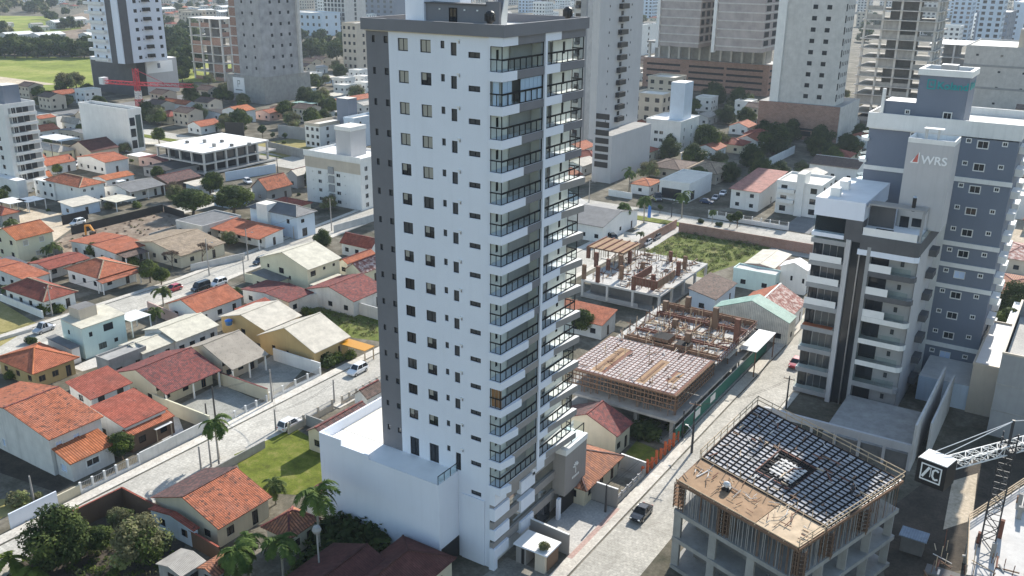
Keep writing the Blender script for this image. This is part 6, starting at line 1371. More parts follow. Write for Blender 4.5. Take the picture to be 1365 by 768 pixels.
# ================================================================= construction sites
def clutter(root, x0, x1, y0, y1, z, n, seed, L=(0.5, 2.6), w=0.12, posts=0, name='loose_timber', f=None):
    rn = random.Random(seed); b = MB(); cs = ['timber', 'timber_pale', 'rust', 'concrete', 'brown_paint', 'concrete_pale']
    for i in range(n):
        x, y, a, l = rn.uniform(x0, x1), rn.uniform(y0, y1), rn.uniform(0, 3.14) if rn.random() < 0.4 else rn.choice((0, 1.57)) + rn.uniform(-0.1, 0.1), rn.uniform(*L)
        p, q = Vector((x, y, z + 0.07)), Vector((x + l * math.cos(a), y + l * math.sin(a), z + 0.08 + rn.random() * 0.4))
        if f: p, q = f(x, y, 0.2), f(x + 0.04 * l * math.cos(a), y + 0.04 * l * math.sin(a), 0.22)
        b.beam(p, q, w * rn.uniform(0.6, 1.8), rn.choice(cs))
    for i in range(posts):
        x, y = rn.uniform(x0, x1), rn.uniform(y0, y1); b.beam((x, y, z), (x + rn.uniform(-.1, .1), y, z + rn.uniform(0.8, 2.6)), 0.09, rn.choice(cs[:3]))
    o = b.build(name, root); o['kind'] = 'stuff'; return o
def bil(P, z):
    a, b_, c, d = [Vector((-q[1], q[0])) for q in P]
    def f(s, t, dz=0.0):
        p = (a * (1 - s) + b_ * s) * (1 - t) + (d * (1 - s) + c * s) * t; return Vector((p.x, p.y, z + dz))
    return f
def bbox4(b, f, s0, s1, t0, t1, z0, z1, mat, top=None):
    b.prism([f(s0, t0).to_2d(), f(s1, t0).to_2d(), f(s1, t1).to_2d(), f(s0, t1).to_2d()], z0, z1, mat, top)
S = thing('deck_construction_site', 'concrete building site with a dark waffle slab deck and brown plywood strip, lower right', 'building site', (-25, 96, 0))
DZ = 12.0
f = bil([(89.3, 34.4), (83.9, 18.5), (104.2, 12.2), (113.9, 33.1)], DZ)
for z, nm in ((0.5, 0), (4.4, 1), (8.1, 2)):
    b = MB(); bbox4(b, f, 0, 1, 0, 1, z - 0.55, z, 'concrete'); b.build('floor_slab', S)
for z0, z1 in ((0, -0.05), (0.5, 3.84), (4.4, 7.54)):
    if z1 < z0: continue
    for i in range(4):
        for j in range(5):
            if i in (0, 3) or j in (0, 4):
                s, t_ = 0.03 + 0.94 * i / 3, 0.02 + 0.95 * j / 4; p = f(s, t_)
                b = MB(); b.box(p.x - 0.45, p.x + 0.45, p.y - 0.3, p.y + 0.3, z0 + 0.002, z1, 'concrete'); b.build('column', S)
    b = MB(); bbox4(b, f, 0.1, 0.9, 0.14, 0.2, z0 + 0.002, z1, 'concrete_dark'); bbox4(b, f, 0.84, 0.88, 0.2, 0.9, z0 + 0.002, z1, 'concrete_dark'); b.build('inner_wall', S)
b = MB(); bbox4(b, f, 0, 1, 0, 1, DZ - 0.45, DZ - 0.12, 'timber'); b.build('deck_frame', S)
b = MB(); bbox4(b, f, 0.012, 0.66, 0.01, 0.255, DZ - 0.118, DZ, 'timber', 'formwork'); b.build('plywood_deck', S)
b = MB(); bbox4(b, f, 0.665, 0.99, 0.01, 0.255, DZ - 0.118, DZ, 'timber', 'timber_pale'); b.build('plywood_deck', S)
b = MB(); bbox4(b, f, 0.012, 0.99, 0.265, 0.99, DZ - 0.118, DZ - 0.05, 'black'); b.build('waffle_bed', S)
b = MB(); ns, ntt = 19, 20
for i in range(ns):
    for j in range(ntt):
        s0, t0 = 0.025 + 0.96 * i / ns, 0.28 + 0.7 * j / ntt
        if 0.36 < s0 < 0.62 and 0.4 < t0 < 0.68: continue
        bbox4(b, f, s0, s0 + 0.96 / ns * 0.74, t0, t0 + 0.7 / ntt * 0.74, DZ - 0.048, DZ + 0.02, 'pan')
b.build('waffle_pans', S)
b = MB()
for i in range(ns + 1):
    s = 0.019 + 0.96 * i / ns; b.beam(f(s, 0.27, 0.05), f(s, 0.985, 0.05), 0.13, 'rebar'); 
for j in range(ntt + 1):
    t_ = 0.275 + 0.7 * j / ntt; b.beam(f(0.02, t_, 0.05), f(0.985, t_, 0.05), 0.13, 'rebar')
b.build('rebar_grid', S)
b = MB()
bbox4(b, f, 0.37, 0.62, 0.405, 0.675, DZ - 0.047, DZ - 0.02, 'void')
for i in range(5): bbox4(b, f, 0.44 + i * 0.035, 0.46 + i * 0.035, 0.44, 0.62, DZ + 0.05, DZ + 0.1, 'concrete_pale')
for j in range(5): bbox4(b, f, 0.42, 0.6, 0.46 + j * 0.033, 0.475 + j * 0.033, DZ + 0.102, DZ + 0.15, 'concrete_pale')
for a in ((0.36, 0.63, 0.395, 0.403), (0.36, 0.63, 0.68, 0.688), (0.36, 0.368, 0.404, 0.679), (0.622, 0.63, 0.404, 0.679)): bbox4(b, f, *a, DZ - 0.046, DZ + 0.1, 'rust')
b.build('stair_pit', S)
rn = random.Random(5); k = 0; rest = MB()
for (sa, ta, sb, tb, n) in ((0.01, 0.012, 0.99, 0.012, 44), (0.99, 0.012, 0.99, 0.98, 40), (0.05, 0.1, 0.95, 0.1, 14), (0.93, 0.06, 0.93, 0.95, 20)):
    for i in range(n):
        q = (i + rn.uniform(0.1, 0.9)) / n; p = f(sa + (sb - sa) * q, ta + (tb - ta) * q)
        bb = MB() if k < 98 else rest; bb.tube([(p.x, p.y, 8.1), (p.x, p.y, DZ - 0.46)], 0.045, 'post_concrete' if rn.random() < 0.7 else 'timber', 5)
        if k < 98: bb.build('shore', S)
        k += 1
o = rest.build('shores', S); o['kind'] = 'stuff'
for (s, t_) in ((0.02, 0.02), (0.42, 0.015), (0.99, 0.03), (0.985, 0.28), (0.985, 0.62)):
    p = f(s, t_); b = MB()
    for dx in (-0.6, 0.0, 0.6):
        for dy in (-0.05, 0.5): b.box(p.x + dx - 0.05, p.x + dx + 0.05, p.y + dy - 0.05, p.y + dy + 0.05, 8.1, DZ - 0.46, 'timber')
    for m_ in range(6): b.box(p.x - 0.7, p.x + 0.7, p.y - 0.1, p.y + 0.55, 8.4 + m_ * 0.5, 8.46 + m_ * 0.5, 'timber')
    b.build('column_formwork', S)
for (sa, ta, sb, tb) in ((0, 0.26, 0, 1), (0, 1, 1, 1), (1, 0, 1, 1), (0, 0, 1, 0), (0.01, 0.262, 0.99, 0.262)):
    b = MB(); L = 9
    for i in range(L + 1):
        p = f(sa + (sb - sa) * i / L, ta + (tb - ta) * i / L); b.box(p.x - 0.04, p.x + 0.04, p.y - 0.04, p.y + 0.04, DZ - 0.1, DZ + (1.15 if ta or tb > 0.3 else 0.25), 'timber_pale')
    for hh in ((0.55, 1.1) if (ta == 1 or (sa == sb)) else (0.15,)): b.beam(f(sa, ta, hh), f(sb, tb, hh), 0.06, 'timber_pale', 0.12)
    b.build('edge_rail', S)
clutter(S, 0.03, 0.95, 0.03, 0.24, DZ, 60, 34, (0.5, 2.2), 0.05, 0, 'loose_timber', f)
clutter(S, 0.03, 0.95, 0.3, 0.95, DZ, 80, 35, (0.4, 1.8), 0.09, 0, 'loose_timber', f)
person('worker standing on the right edge of the dark waffle deck', f(0.9, 0.62).x, f(0.9, 0.62).y, DZ, 1.75, 0.8, 'cloth_dark', 'cloth_dark', 'stand')
p = f(0.33, 0.13); t = thing('mixer', 'small black and white machine standing on the brown plywood strip', 'machine', (p.x, p.y, DZ))
b = MB(); b.tube([(p.x - 0.4, p.y, DZ + 0.75), (p.x, p.y, DZ + 0.7), (p.x + 0.35, p.y, DZ + 0.85)], [0.2, 0.42, 0.25], 'cloth_white', 10); b.build('drum', t)
b = MB(); b.box(p.x - 0.5, p.x + 0.5, p.y - 0.35, p.y + 0.35, DZ + 0.05, DZ + 0.4, 'black'); b.beam((p.x - 0.45, p.y, DZ + 0.3), (p.x - 0.9, p.y, DZ + 0.8), 0.07, 'black'); b.build('frame', t)
for sg in (-1, 1):
    b = MB(); b.tube([(p.x + 0.3, p.y + sg * 0.36, DZ + 0.2), (p.x + 0.3, p.y + sg * 0.44, DZ + 0.2)], 0.2, 'rubber', 10); b.build('wheel', t)
def pvc(label, pts, rad=0.05, m='white', name='pipe', cat='pipe'):
    b = MB(); b.tube(pts, rad, m, 6); return tag(b.build(name), label, cat)
pvc('bent white pipe lying on the plywood strip near its left end', [f(0.1, 0.1, 0.1), f(0.13, 0.2, 0.15), f(0.16, 0.14, 0.1)], 0.07)
# ---- site with rose and white waffle slab left of the right street
Q = thing('deck_construction_site', 'building site with a rose and white waffle slab and brown formwork, behind the tower', 'building site', (-55, 135, 0))
qx0, qx1, qy0, qy1, qz = -65.2, -46.4, 117.6, 133.0, 8.0; qy2 = 152.5
for z in (0.4, 4.2):
    part_box(Q, 'floor_slab', qx0 - 0.8, qx1 + 0.6, qy0 - 0.8, qy2, z - 0.4, z, 'concrete')
for i in range(4):
    for j in range(6):
        x, y = qx0 + 0.4 + (qx1 - qx0 - 0.8) * i / 3, qy0 + 0.5 + (qy2 - qy0 - 1.5) * j / 5; part_box(Q, 'column', x - 0.3, x + 0.3, y - 0.4, y + 0.4, 0.401, 3.799, 'concrete')
part_box(Q, 'inner_wall', qx0 + 2, qx1 - 2, qy0 + 4, qy0 + 4.3, 0.401, 3.799, 'concrete_dark'); part_box(Q, 'inner_wall', qx1 - 3, qx1 - 2.7, qy0 + 4.5, qy2 - 2, 0.401, 7.4, 'timber')
part_box(Q, 'deck_frame', qx0, qx1, qy0, qy1, qz - 0.4, qz - 0.1, 'timber'); part_box(Q, 'waffle_bed', qx0 + 0.15, qx1 - 0.15, qy0 + 0.15, qy1 - 0.1, qz - 0.098, qz - 0.05, 'rust')
b = MB(); nx, ny = 24, 17
slots = ((0.2, 0.3, 0.05, 0.75), (0.62, 0.7, 0.05, 0.7), (0.84, 0.9, 0.2, 0.5))
for i in range(nx):
    for j in range(ny):
        s, t_ = (i + 0.2) / nx, (j + 0.3) / ny
        if any(a <= s <= c and d <= t_ <= e for a, c, d, e in slots): continue
        x, y = qx0 + 0.3 + (qx1 - qx0 - 0.6) * i / nx, qy0 + 0.4 + (qy1 - qy0 - 0.6) * j / ny; b.box(x, x + 0.56, y, y + 0.62, qz - 0.048, qz + 0.03, 'pan_pink')
b.build('waffle_pans', Q)
for a, c, d, e in slots: part_box(Q, 'plywood_strip', qx0 + (qx1 - qx0) * a, qx0 + (qx1 - qx0) * c, qy0 + (qy1 - qy0) * d, qy0 + (qy1 - qy0) * e, qz - 0.04, qz + 0.02, 'formwork'); part_box(Q, 'slot', qx0 + (qx1 - qx0) * (a + c) / 2 - 0.15, qx0 + (qx1 - qx0) * (a + c) / 2 + 0.25, qy0 + (qy1 - qy0) * (d + 0.06), qy0 + (qy1 - qy0) * (e - 0.06), qz + 0.021, qz + 0.1, 'timber')
b = MB()
for x in [qx0 + (qx1 - qx0) * i / 30 for i in range(31)]: b.box(x - 0.05, x + 0.05, qy0 - 0.12, qy0 - 0.01, qz - 2.6, qz - 0.02, 'timber')
for z in (qz - 2.4, qz - 1.6, qz - 0.8, qz - 0.1): b.box(qx0 - 0.1, qx1 + 0.1, qy0 - 0.2, qy0 - 0.121, z - 0.09, z + 0.09, 'timber')
for y in [qy0 + (qy1 - qy0) * i / 18 for i in range(19)]: b.box(qx1 + 0.01, qx1 + 0.12, y - 0.05, y + 0.05, qz - 2.6, qz - 0.02, 'timber')
for z in (qz - 2.4, qz - 1.6, qz - 0.8, qz - 0.1): b.box(qx1 + 0.121, qx1 + 0.2, qy0 - 0.1, qy1, z - 0.09, z + 0.09, 'timber')
b.build('edge_formwork', Q)
rn = random.Random(12)
for i in range(46):
    x = qx0 + rn.uniform(0.2, qx1 - qx0 - 0.2); y = qy0 + rn.choice((0.3, 1.0, 2.2)); b = MB(); b.tube([(x, y, 4.2), (x, y, qz - 0.41)], 0.05, 'timber', 5); b.build('shore', Q)
part_box(Q, 'floor_slab', qx0 + 0.5, qx1 + 0.4, qy1 + 0.05, qy2, 7.1, 7.5, 'concrete', 'cement')
for i, (px, py, hh) in enumerate((zn(755, 215) + (3.0,), zn(893, 300) + (4.0,), zn(1003, 370) + (4.3,), zn(755, 395) + (2.6,), zn(690, 300) + (1.8,), zn(640, 215) + (2.2,))):
    p = at(px, py, 7.5); part_box(Q, 'column_formwork', p.x - 0.45, p.x + 0.45, p.y - 0.4, p.y + 0.4, 7.5, 7.5 + hh, 'brown_paint' if i != 2 else 'rust')
for (y, z, m_) in ((134.2, 8.1, 'timber'), (139.0, 7.9, 'rust'), (143.0, 7.7, 'timber_pale'), (147.5, 8.2, 'rust'), (151.8, 8.5, 'timber')):
    b = MB(); b.box(qx0 + 2, qx1, y, y + 0.25, 7.502, z, m_); b.box(qx0 + 2, qx1, y + 1.0, y + 1.2, 7.502, z - 0.1, m_); b.build('beam_formwork', Q)
for i, x in enumerate((-63, -58, -54.5, -50)):
    b = MB(); b.box(x, x + 0.25, 134.5, 151.5, 7.502, 7.7 + 0.1 * (i % 3), 'timber'); b.build('beam_formwork', Q)
part_box(Q, 'shaft_box', -58.5, -55.5, 135.2, 138.2, 7.502, 8.6, 'timber', 'void'); part_box(Q, 'shaft_box', -54.0, -51.6, 134.6, 136.8, 7.502, 8.5, 'timber', 'void')
b = MB(); rn = random.Random(4)
for _ in range(40):
    x, y, a, L = rn.uniform(qx0 + 2, qx1 - 1), rn.uniform(135, 151), rn.uniform(0, 3.14), rn.uniform(0.8, 2.6); b.beam((x, y, 7.58 + rn.random() * 0.3), (x + L * math.cos(a), y + L * math.sin(a), 7.6 + rn.random() * 0.3), 0.12, rn.choice(['timber', 'timber_pale', 'formwork', 'rust', 'concrete_pale']))
o = b.build('loose_timber', Q); o['kind'] = 'stuff'
b = MB()
for i in range(22):
    y = qy1 + 0.3 + i * 0.88; b.box(qx1 + 0.45, qx1 + 0.53, y, y + 0.08, 7.1, 8.7, 'rust')
for z in (7.9, 8.6): b.box(qx1 + 0.44, qx1 + 0.54, qy1, qy2, z, z + 0.1, 'rust')
b.build('edge_rail', Q)
clutter(Q, qx0 + 1, qx1 - 0.5, qy1 + 0.5, qy2 - 0.5, 7.5, 230, 31, posts=150)
clutter(Q, qx0 + 1, qx1 - 1, qy0 + 1, qy1 - 0.5, qz + 0.03, 45, 32, (0.4, 1.8), 0.09, 6)
for (x, y) in ((-60.5, 118.9), (-48.5, 119.2), (-47.5, 131)):
    b = MB(); b.tube([(x, y, qz), (x, y, qz + 2.2)], 0.05, 'timber', 5); b.build('rebar_post', Q)
carport('white sheet canopy beside the rose waffle slab, the longer one', zn(1100, 425), zn(1022, 395), zn(1212, 322), 5.0, 'roof_white', 0, 4, 'canopy', 'timber')
carport('short white sheet canopy beside the rose waffle slab', zn(955, 460), zn(905, 425), zn(1015, 405), 5.4, 'roof_white', 0, 4, 'canopy', 'timber')
wall_thing('site_hoarding', 'dark green hoarding along the right street beside the building site', [(-46.0, 117.5), (-46.0, 160)], 2.6, 'green_board', 0.1, 'hoarding', 'white')
b = MB(); 
for y in (125, 131.5): b.box(-45.93, -45.9, y, y + 2.2, 1.0, 2.2, 'white')
tag(b.build('notice_board'), 'white notice boards on the dark green hoarding', 'sign')
# ---- unfinished house with red-brown formwork
U = thing('house_construction_site', 'half-built house with red-brown formwork boxes beside the weedy plot', 'building site', (-79, 176, 0))
ux0, ux1, uy0, uy1 = -89, -70.5, 166, 192
part_box(U, 'floor_slab', ux0, ux1, uy0, uy1, 0.2, 0.5, 'concrete'); part_box(U, 'floor_slab', ux0, ux1, uy0, uy1, 3.7, 4.1, 'concrete_pale', 'cement')
for i in range(4):
    for j in range(5): x, y = ux0 + 0.3 + (ux1 - ux0 - 0.6) * i / 3, uy0 + 0.3 + (uy1 - uy0 - 0.6) * j / 4; part_box(U, 'column', x - 0.25, x + 0.25, y - 0.25, y + 0.25, 0.501, 3.699, 'concrete_pale')
part_box(U, 'inner_wall', ux0 + 0.8, ux1 - 3, uy0 + 3, uy0 + 3.2, 0.501, 3.699, 'concrete_dark'); part_box(U, 'inner_wall', ux0 + 0.6, ux1 - 5, uy0 + 0.1, uy0 + 0.2, 0.501, 1.3, 'mid_grey')
rn = random.Random(8)
for i, (px, py, hh) in enumerate(((125, 490, 3.2), (250, 520, 3.6), (345, 410, 2.6), (465, 490, 3.0), (575, 590, 3.0), (235, 380, 3.4), (455, 400, 3.2), (540, 350, 3.0), (165, 300, 2.8), (660, 400, 1.6), (750, 590, 3.4), (980, 460, 3.2), (1040, 400, 3.0), (910, 330, 2.4))):
    p = at(760 + px / 6.825, 300 + py / 6.82, 4.1); part_box(U, 'column_formwork', p.x - 0.4, p.x + 0.4, p.y - 0.3, p.y + 0.3, 4.101, 4.1 + hh, 'rust' if i % 3 else 'timber')
p0, p1 = at(760 + 160 / 6.825, 300 + 195 / 6.82, 7.5), at(760 + 560 / 6.825, 300 + 200 / 6.82, 7.5)
part_box(U, 'upper_deck', p0.x, p0.x + 9, p0.y, p0.y + 9, 7.2, 7.5, 'timber', 'formwork')
for i in range(5): part_box(U, 'deck_joist', p0.x + i * 2, p0.x + i * 2 + 0.3, p0.y - 0.2, p0.y + 9.2, 7.501, 7.75, 'rust')
a = at(760 + 560 / 6.825, 300 + 600 / 6.82, 4.1)
for x_, X_, y_, Y_ in ((a.x, a.x + 5.6, a.y, a.y + 0.2), (a.x + 5.4, a.x + 5.6, a.y + 0.21, a.y + 9), (a.x, a.x + 0.2, a.y + 0.21, a.y + 9)):
    part_box(U, 'beam_formwork', x_, X_, y_, Y_, 5.6, 7.3, 'rust')
b = MB()
for i in range(12): b.box(a.x + 5.61, a.x + 5.7, a.y + 0.3 + i * 0.72, a.y + 0.42 + i * 0.72, 5.5, 7.35, 'timber_pale')
for i in range(8): b.box(a.x + 0.2 + i * 0.7, a.x + 0.32 + i * 0.7, a.y - 0.1, a.y - 0.01, 5.5, 7.35, 'timber')
b.build('formwork_ribs', U)
b = MB()
for _ in range(30):
    x, y, an, L = rn.uniform(ux0 + 1, ux1 - 1), rn.uniform(uy0 + 0.5, uy1 - 1), rn.uniform(0, 3.14), rn.uniform(0.8, 2.8); b.beam((x, y, 4.2), (x + L * math.cos(an), y + L * math.sin(an), 4.25 + rn.random() * 0.4), 0.12, rn.choice(['timber', 'timber_pale', 'rust', 'concrete']))
o = b.build('loose_timber', U); o['kind'] = 'stuff'
clutter(U, ux0 + 0.5, ux1 - 1, uy0 + 0.5, uy1 - 1, 4.1, 170, 33, posts=110)
clutter(U, p0.x, p0.x + 9, p0.y, p0.y + 9, 4.1, 10, 37, posts=0)
for i in range(30):
    x, y = p0.x + rn.uniform(0.2, 8.8), p0.y + rn.uniform(0.2, 8.8); b = MB(); b.tube([(x, y, 4.1), (x, y, 7.19)], 0.06, 'timber', 5); b.build('shore', U)
# ---- lower right corner: white slab with guard rails, stacked panels
V = thing('building_site', 'bright concrete slab with pale guard rails in the lower right corner', 'building site', (-4, 98, 0))
zr = Z(1180, 560, 3.692)
vz = 5.0; a, b_, c, d = (at(*zr(*q), vz) for q in ((395, 760), (408, 505), (700, 310), (720, 800)))
bb = MB(); bb.prism([p.to_2d() for p in (a, b_, c, d)], vz - 0.4, vz, 'concrete', 'concrete_pale'); bb.build('floor_slab', V)
for p, q in ((a, b_), (b_, c)):
    bb = MB()
    for i in range(8): w_ = p.lerp(q, i / 7); bb.box(w_.x - 0.05, w_.x + 0.05, w_.y - 0.05, w_.y + 0.05, vz, vz + 1.2, 'timber_pale')
    for h_ in (0.4, 0.8, 1.2): bb.beam(p + Vector((0, 0, h_)), q + Vector((0, 0, h_)), 0.09, 'timber_pale', 0.14)
    bb.build('guard_rail', V)
rn = random.Random(2)
for i in range(9):
    p = a.lerp(c, rn.uniform(0.15, 0.8)) + Vector((rn.uniform(-1, 2.5), rn.uniform(-1, 1), 0)); bb = MB(); bb.box(p.x - 0.25, p.x + 0.25, p.y - 0.25, p.y + 0.25, vz + 0.001, vz + rn.uniform(0.6, 2.4), rn.choice(['timber', 'rust', 'concrete'])); bb.build('column_formwork', V)
for x, y in ((a.x + 1, a.y + 1), (b_.x + 0.6, b_.y - 0.8), (c.x - 1, c.y - 1)): part_box(V, 'column', x - 0.3, x + 0.3, y - 0.3, y + 0.3, 0, vz - 0.401, 'concrete')
clutter(V, -7.5, 2, 88, 104, vz, 60, 36, posts=30)
p = at(*zr(310, 760), 3.4); t = thing('timber_stack', 'stack of dark formwork boards behind the lower right slab', 'timber stack', (p.x, p.y, 0))
for i in range(9): part_box(t, 'board', p.x - 2.4, p.x + 2.4, p.y - 1.2 + 0.05 * i, p.y + 1.0, 0.2 + i * 0.36, 0.45 + i * 0.36, 'timber' if i % 2 else 'concrete_dark')
p = at(*zr(130, 640), 0); t = thing('site_hut', 'small site hut with pale blue roof between the two lower right slabs', 'hut', (p.x, p.y, 0))
part_box(t, 'wall', p.x - 1.3, p.x + 1.3, p.y - 0.9, p.y + 0.9, 0, 2.2, 'concrete_dark'); part_box(t, 'roof', p.x - 1.6, p.x + 1.6, p.y - 1.2, p.y + 1.2, 2.202, 2.34, 'sheet_blue')
# ---- tower crane with a black counterweight box at the right edge
def lattice(b, p, q, w, n, mat, r=0.06):
    p, q = Vector(p), Vector(q); d = (q - p).normalized(); s = d.cross(Vector((0, 0, 1)));
    if s.length < 0.1: s = Vector((1, 0, 0))
    s.normalize(); t_ = s.cross(d).normalized(); C4 = [s * (i * w / 2) + t_ * (j * w / 2) for i, j in ((-1, -1), (1, -1), (1, 1), (-1, 1))]
    for c_ in C4: b.beam(p + c_, q + c_, r * 2, mat)
    for k in range(n):
        a_, e_ = p.lerp(q, k / n), p.lerp(q, (k + 1) / n)
        for i in range(4):
            u_, v_ = C4[i], C4[(i + 1) % 4]
            b.beam(a_ + (u_ if k % 2 else v_), e_ + (v_ if k % 2 else u_), r * 1.2, mat); b.beam(a_ + u_, a_ + v_, r * 1.2, mat)
cx, cy, cz = -2.6, 107.0, 18.0
t = thing('tower_crane', 'tower crane mast with a white jib and black counterweight box at the right edge', 'tower crane', (cx, cy, 0))
b = MB(); lattice(b, (cx, cy, 0), (cx, cy, cz + 1.5), 1.5, 12, 'steel_dark', 0.07); b.build('mast', t)
b = MB(); b.box(cx - 0.9, cx + 0.9, cy - 0.9, cy + 0.9, cz - 0.6, cz - 0.1, 'steel_dark'); b.beam((cx, cy, cz), (cx, cy, cz + 3.4), 0.3, 'steel_dark'); b.build('slewing_unit', t)
bx = Vector((-8.6, 98.0, cz)); m0 = Vector((cx, cy, cz)); dj = (bx - m0).normalized()
b = MB(); lattice(b, m0, bx + dj * -1.2, 1.1, 8, 'white', 0.05); b.build('counter_jib', t)
b = MB(); lattice(b, m0, m0 - dj * 26, 1.1, 18, 'white', 0.05); b.build('jib', t)
b = MB(); b.tube([m0 + Vector((0, 0, 3.3)), bx + Vector((0.4, 0.6, 1.2))], 0.05, 'white', 5); b.tube([m0 + Vector((0, 0, 3.3)), bx + Vector((-0.4, 1.2, 1.2))], 0.05, 'white', 5); b.tube([m0 + Vector((0, 0, 3.3)), m0 - dj * 18 + Vector((0, 0, 0.6))], 0.05, 'white', 5); b.build('tie_rods', t)
X = lambda p_: bx + Matrix.Rotation(R(-14), 3, 'Z') @ p_
b = MB(X); b.box(-1.55, 1.55, -1.2, 1.4, -1.9, 0.95, 'black'); b.box(-1.5, 1.5, -1.15, 1.35, 0.952, 1.05, 'white'); b.build('counterweight_box', t)
b = MB(X)
for a in ((-1.1, 1.1, 0.45, 0.6), (-1.1, 1.1, -1.35, -1.2), (-1.1, -0.97, -1.19, 0.44), (0.97, 1.1, -1.19, 0.44)): b.box(a[0], a[1], -1.23, -1.205, a[2], a[3], 'sign_white')
for a in ((-0.75, 0.95, -0.95, 0.45), (-1.2, -1.05)) if 0 else (): pass
b.beam((-0.85, -1.225, -1.0), (-0.2, -1.225, 0.3), 0.05, 'sign_white', 0.26); b.beam((-0.02, -1.226, 0.36), (-0.02, -1.226, -0.75), 0.05, 'sign_white', 0.22)
pc = [(0.8 * 1, 0.1), (0.5, 0.28), (0.22, 0.05), (0.2, -0.6), (0.45, -0.95), (0.8, -0.8)]
for (xa, za), (xb, zb_) in zip(pc[:-1], pc[1:]): b.beam((xa, -1.225, za), (xb, -1.225, zb_), 0.05, 'sign_white', 0.2)
for a in ((-0.95, 1.15, 0.45, 0.6), (-0.95, 1.15, -1.35, -1.2), (-0.95, -0.82, -1.19, 0.44), (1.02, 1.15, -1.19, 0.44)): b.box(-1.58, -1.555, a[0], a[1], a[2], a[3], 'sign_white')
b.beam((-1.57, 0.9, -1.0), (-1.57, 0.4, 0.3), 0.05, 'sign_white', 0.24); b.beam((-1.571, 0.24, 0.34), (-1.571, 0.24, -0.8), 0.05, 'sign_white', 0.2); b.beam((-1.57, -0.1, -1.0), (-1.57, -0.15, 0.2), 0.05, 'sign_white', 0.2); b.beam((-1.57, -0.15, 0.2), (-1.57, -0.65, 0.2), 0.05, 'sign_white', 0.2); b.beam((-1.57, -0.1, -1.0), (-1.57, -0.65, -1.0), 0.05, 'sign_white', 0.2)
b.build('counterweight_emblem', t)
b = MB(X); b.tube([(0.3, 0.2, -1.9), (0.3, 0.2, -2.5)], [0.5, 0.3], 'metal', 8); b.build('hoist_motor', t)
# ---- red crane on the left
p = at(187, 148); hc = hz((187, 148), (184, 112)); rz_ = 0.35
t = thing('tower_crane', 'small red and white tower crane on the left behind the white office building', 'tower crane', (p.x, p.y, 0))
b = MB(); lattice(b, p, p + Vector((0, 0, hc * 0.45)), 2.4, 6, 'crane_red', 0.12); lattice(b, p + Vector((0, 0, hc * 0.45)), p + Vector((0, 0, hc * 0.75)), 2.0, 4, 'white', 0.12); lattice(b, p + Vector((0, 0, hc * 0.75)), p + Vector((0, 0, hc + 7)), 1.8, 5, 'crane_red', 0.12); b.build('mast', t)
e1, e0 = hit_y(236, 105, p.y), hit_y(150, 113, p.y); tp = p + Vector((0, 0, hc))
b = MB(); lattice(b, tp, (e1.x, p.y + 8, hc + 0.5), 1.5, 16, 'crane_red', 0.1); b.build('jib', t)
b = MB(); lattice(b, tp, (e0.x, p.y - 4, hc), 1.5, 6, 'crane_red', 0.1); b.build('counter_jib', t)
b = MB(); b.box(e0.x - 2, e0.x + 1, p.y - 5.5, p.y - 2.5, hc - 1.2, hc + 2, 'white'); b.build('counterweight', t)
b = MB(); b.tube([tp + Vector((0, 0, 6.5)), ((e1.x + tp.x) / 2, p.y + 4, hc + 1)], 0.12, 'crane_red', 5); b.build('tie_rod', t)

# ================================================================= yards, walls, fences
def px_poly(name, pts, z, mat): return sheet_poly(name, [at(*q).to_2d() for q in pts], z, mat)
px_poly('lawn', [(312, 606), (345, 592), (392, 570), (448, 605), (448, 655), (395, 660), (330, 655)], 0.015, 'lawn')
px_poly('court', [ZF(430, 520), ZF(760, 350), ZF(1140, 520), ZF(790, 680)], 0.012, 'gravel')
px_poly('court', [ZF(870, 320), ZF(1160, 130), ZF(1400, 230), ZF(1180, 460)], 0.012, 'gravel')
px_poly('weedy_plot', [ZL(590, 400), ZL(830, 330), ZL(1400, 500), ZL(1400, 690), ZL(1080, 650)], 0.015, 'weeds')
px_poly('dug_plot', [(66, 330), (90, 312), (222, 270), (265, 300), (190, 328), (100, 350)], 0.015, 'soil')
px_poly('dirt_lot', [(0, 296), (40, 276), (95, 288), (95, 305), (60, 330), (0, 330)], 0.012, 'sand')
px_poly('dry_lot', [(-40, 415), (0, 402), (50, 432), (0, 462), (-60, 480)], 0.015, 'dry_grass')
px_poly('front_garden', [ZO(470, 600), ZO(560, 500), ZO(760, 585), ZO(640, 720)], 0.012, 'lawn')
px_poly('green_plot', [zl(520, 610), zl(745, 480), zl(1210, 560), zl(1080, 640), zl(900, 700), zl(760, 760)], 0.015, 'weeds')
px_poly('garden_bed', [zd(380, 500), zd(640, 400), zd(960, 560), zd(900, 800), zd(0, 800), zd(100, 700)], 0.012, 'yard_shaded')
px_poly('yard', [ZB(0, 30), ZB(300, 200), ZB(560, 300), ZB(430, 380), ZB(0, 230)], 0.012, 'yard_shaded')
px_poly('side_garden', [ZB(-200, 600), ZB(0, 430), ZB(420, 400), ZB(0, 580)], 0.014, 'dry_grass')
px_poly('sand_yard', [(1325, 270), (1380, 262), (1400, 330), (1345, 335)], 0.012, 'sand')
px_poly('sunlit_sand', [zr(330, 300), zr(455, 262), zr(430, 492), zr(285, 540)], 0.012, 'sand')  # sunlit gap between building shadows, put in as pale sand
px_poly('site_yard', [zr(-60, 500), zr(330, 200), zr(700, 80), zr(760, 700), zr(0, 780)], 0.008, 'yard_shaded')
px_poly('grass_strip', [(440, 232), (490, 215), (495, 240), (440, 250)], 0.012, 'field')
px_poly('verge', [(330, 195), (400, 182), (440, 198), (380, 210)], 0.012, 'dry_grass')
px_poly('concrete_yard', [(705, 265), (760, 255), (815, 290), (760, 315)], 0.012, 'cement')
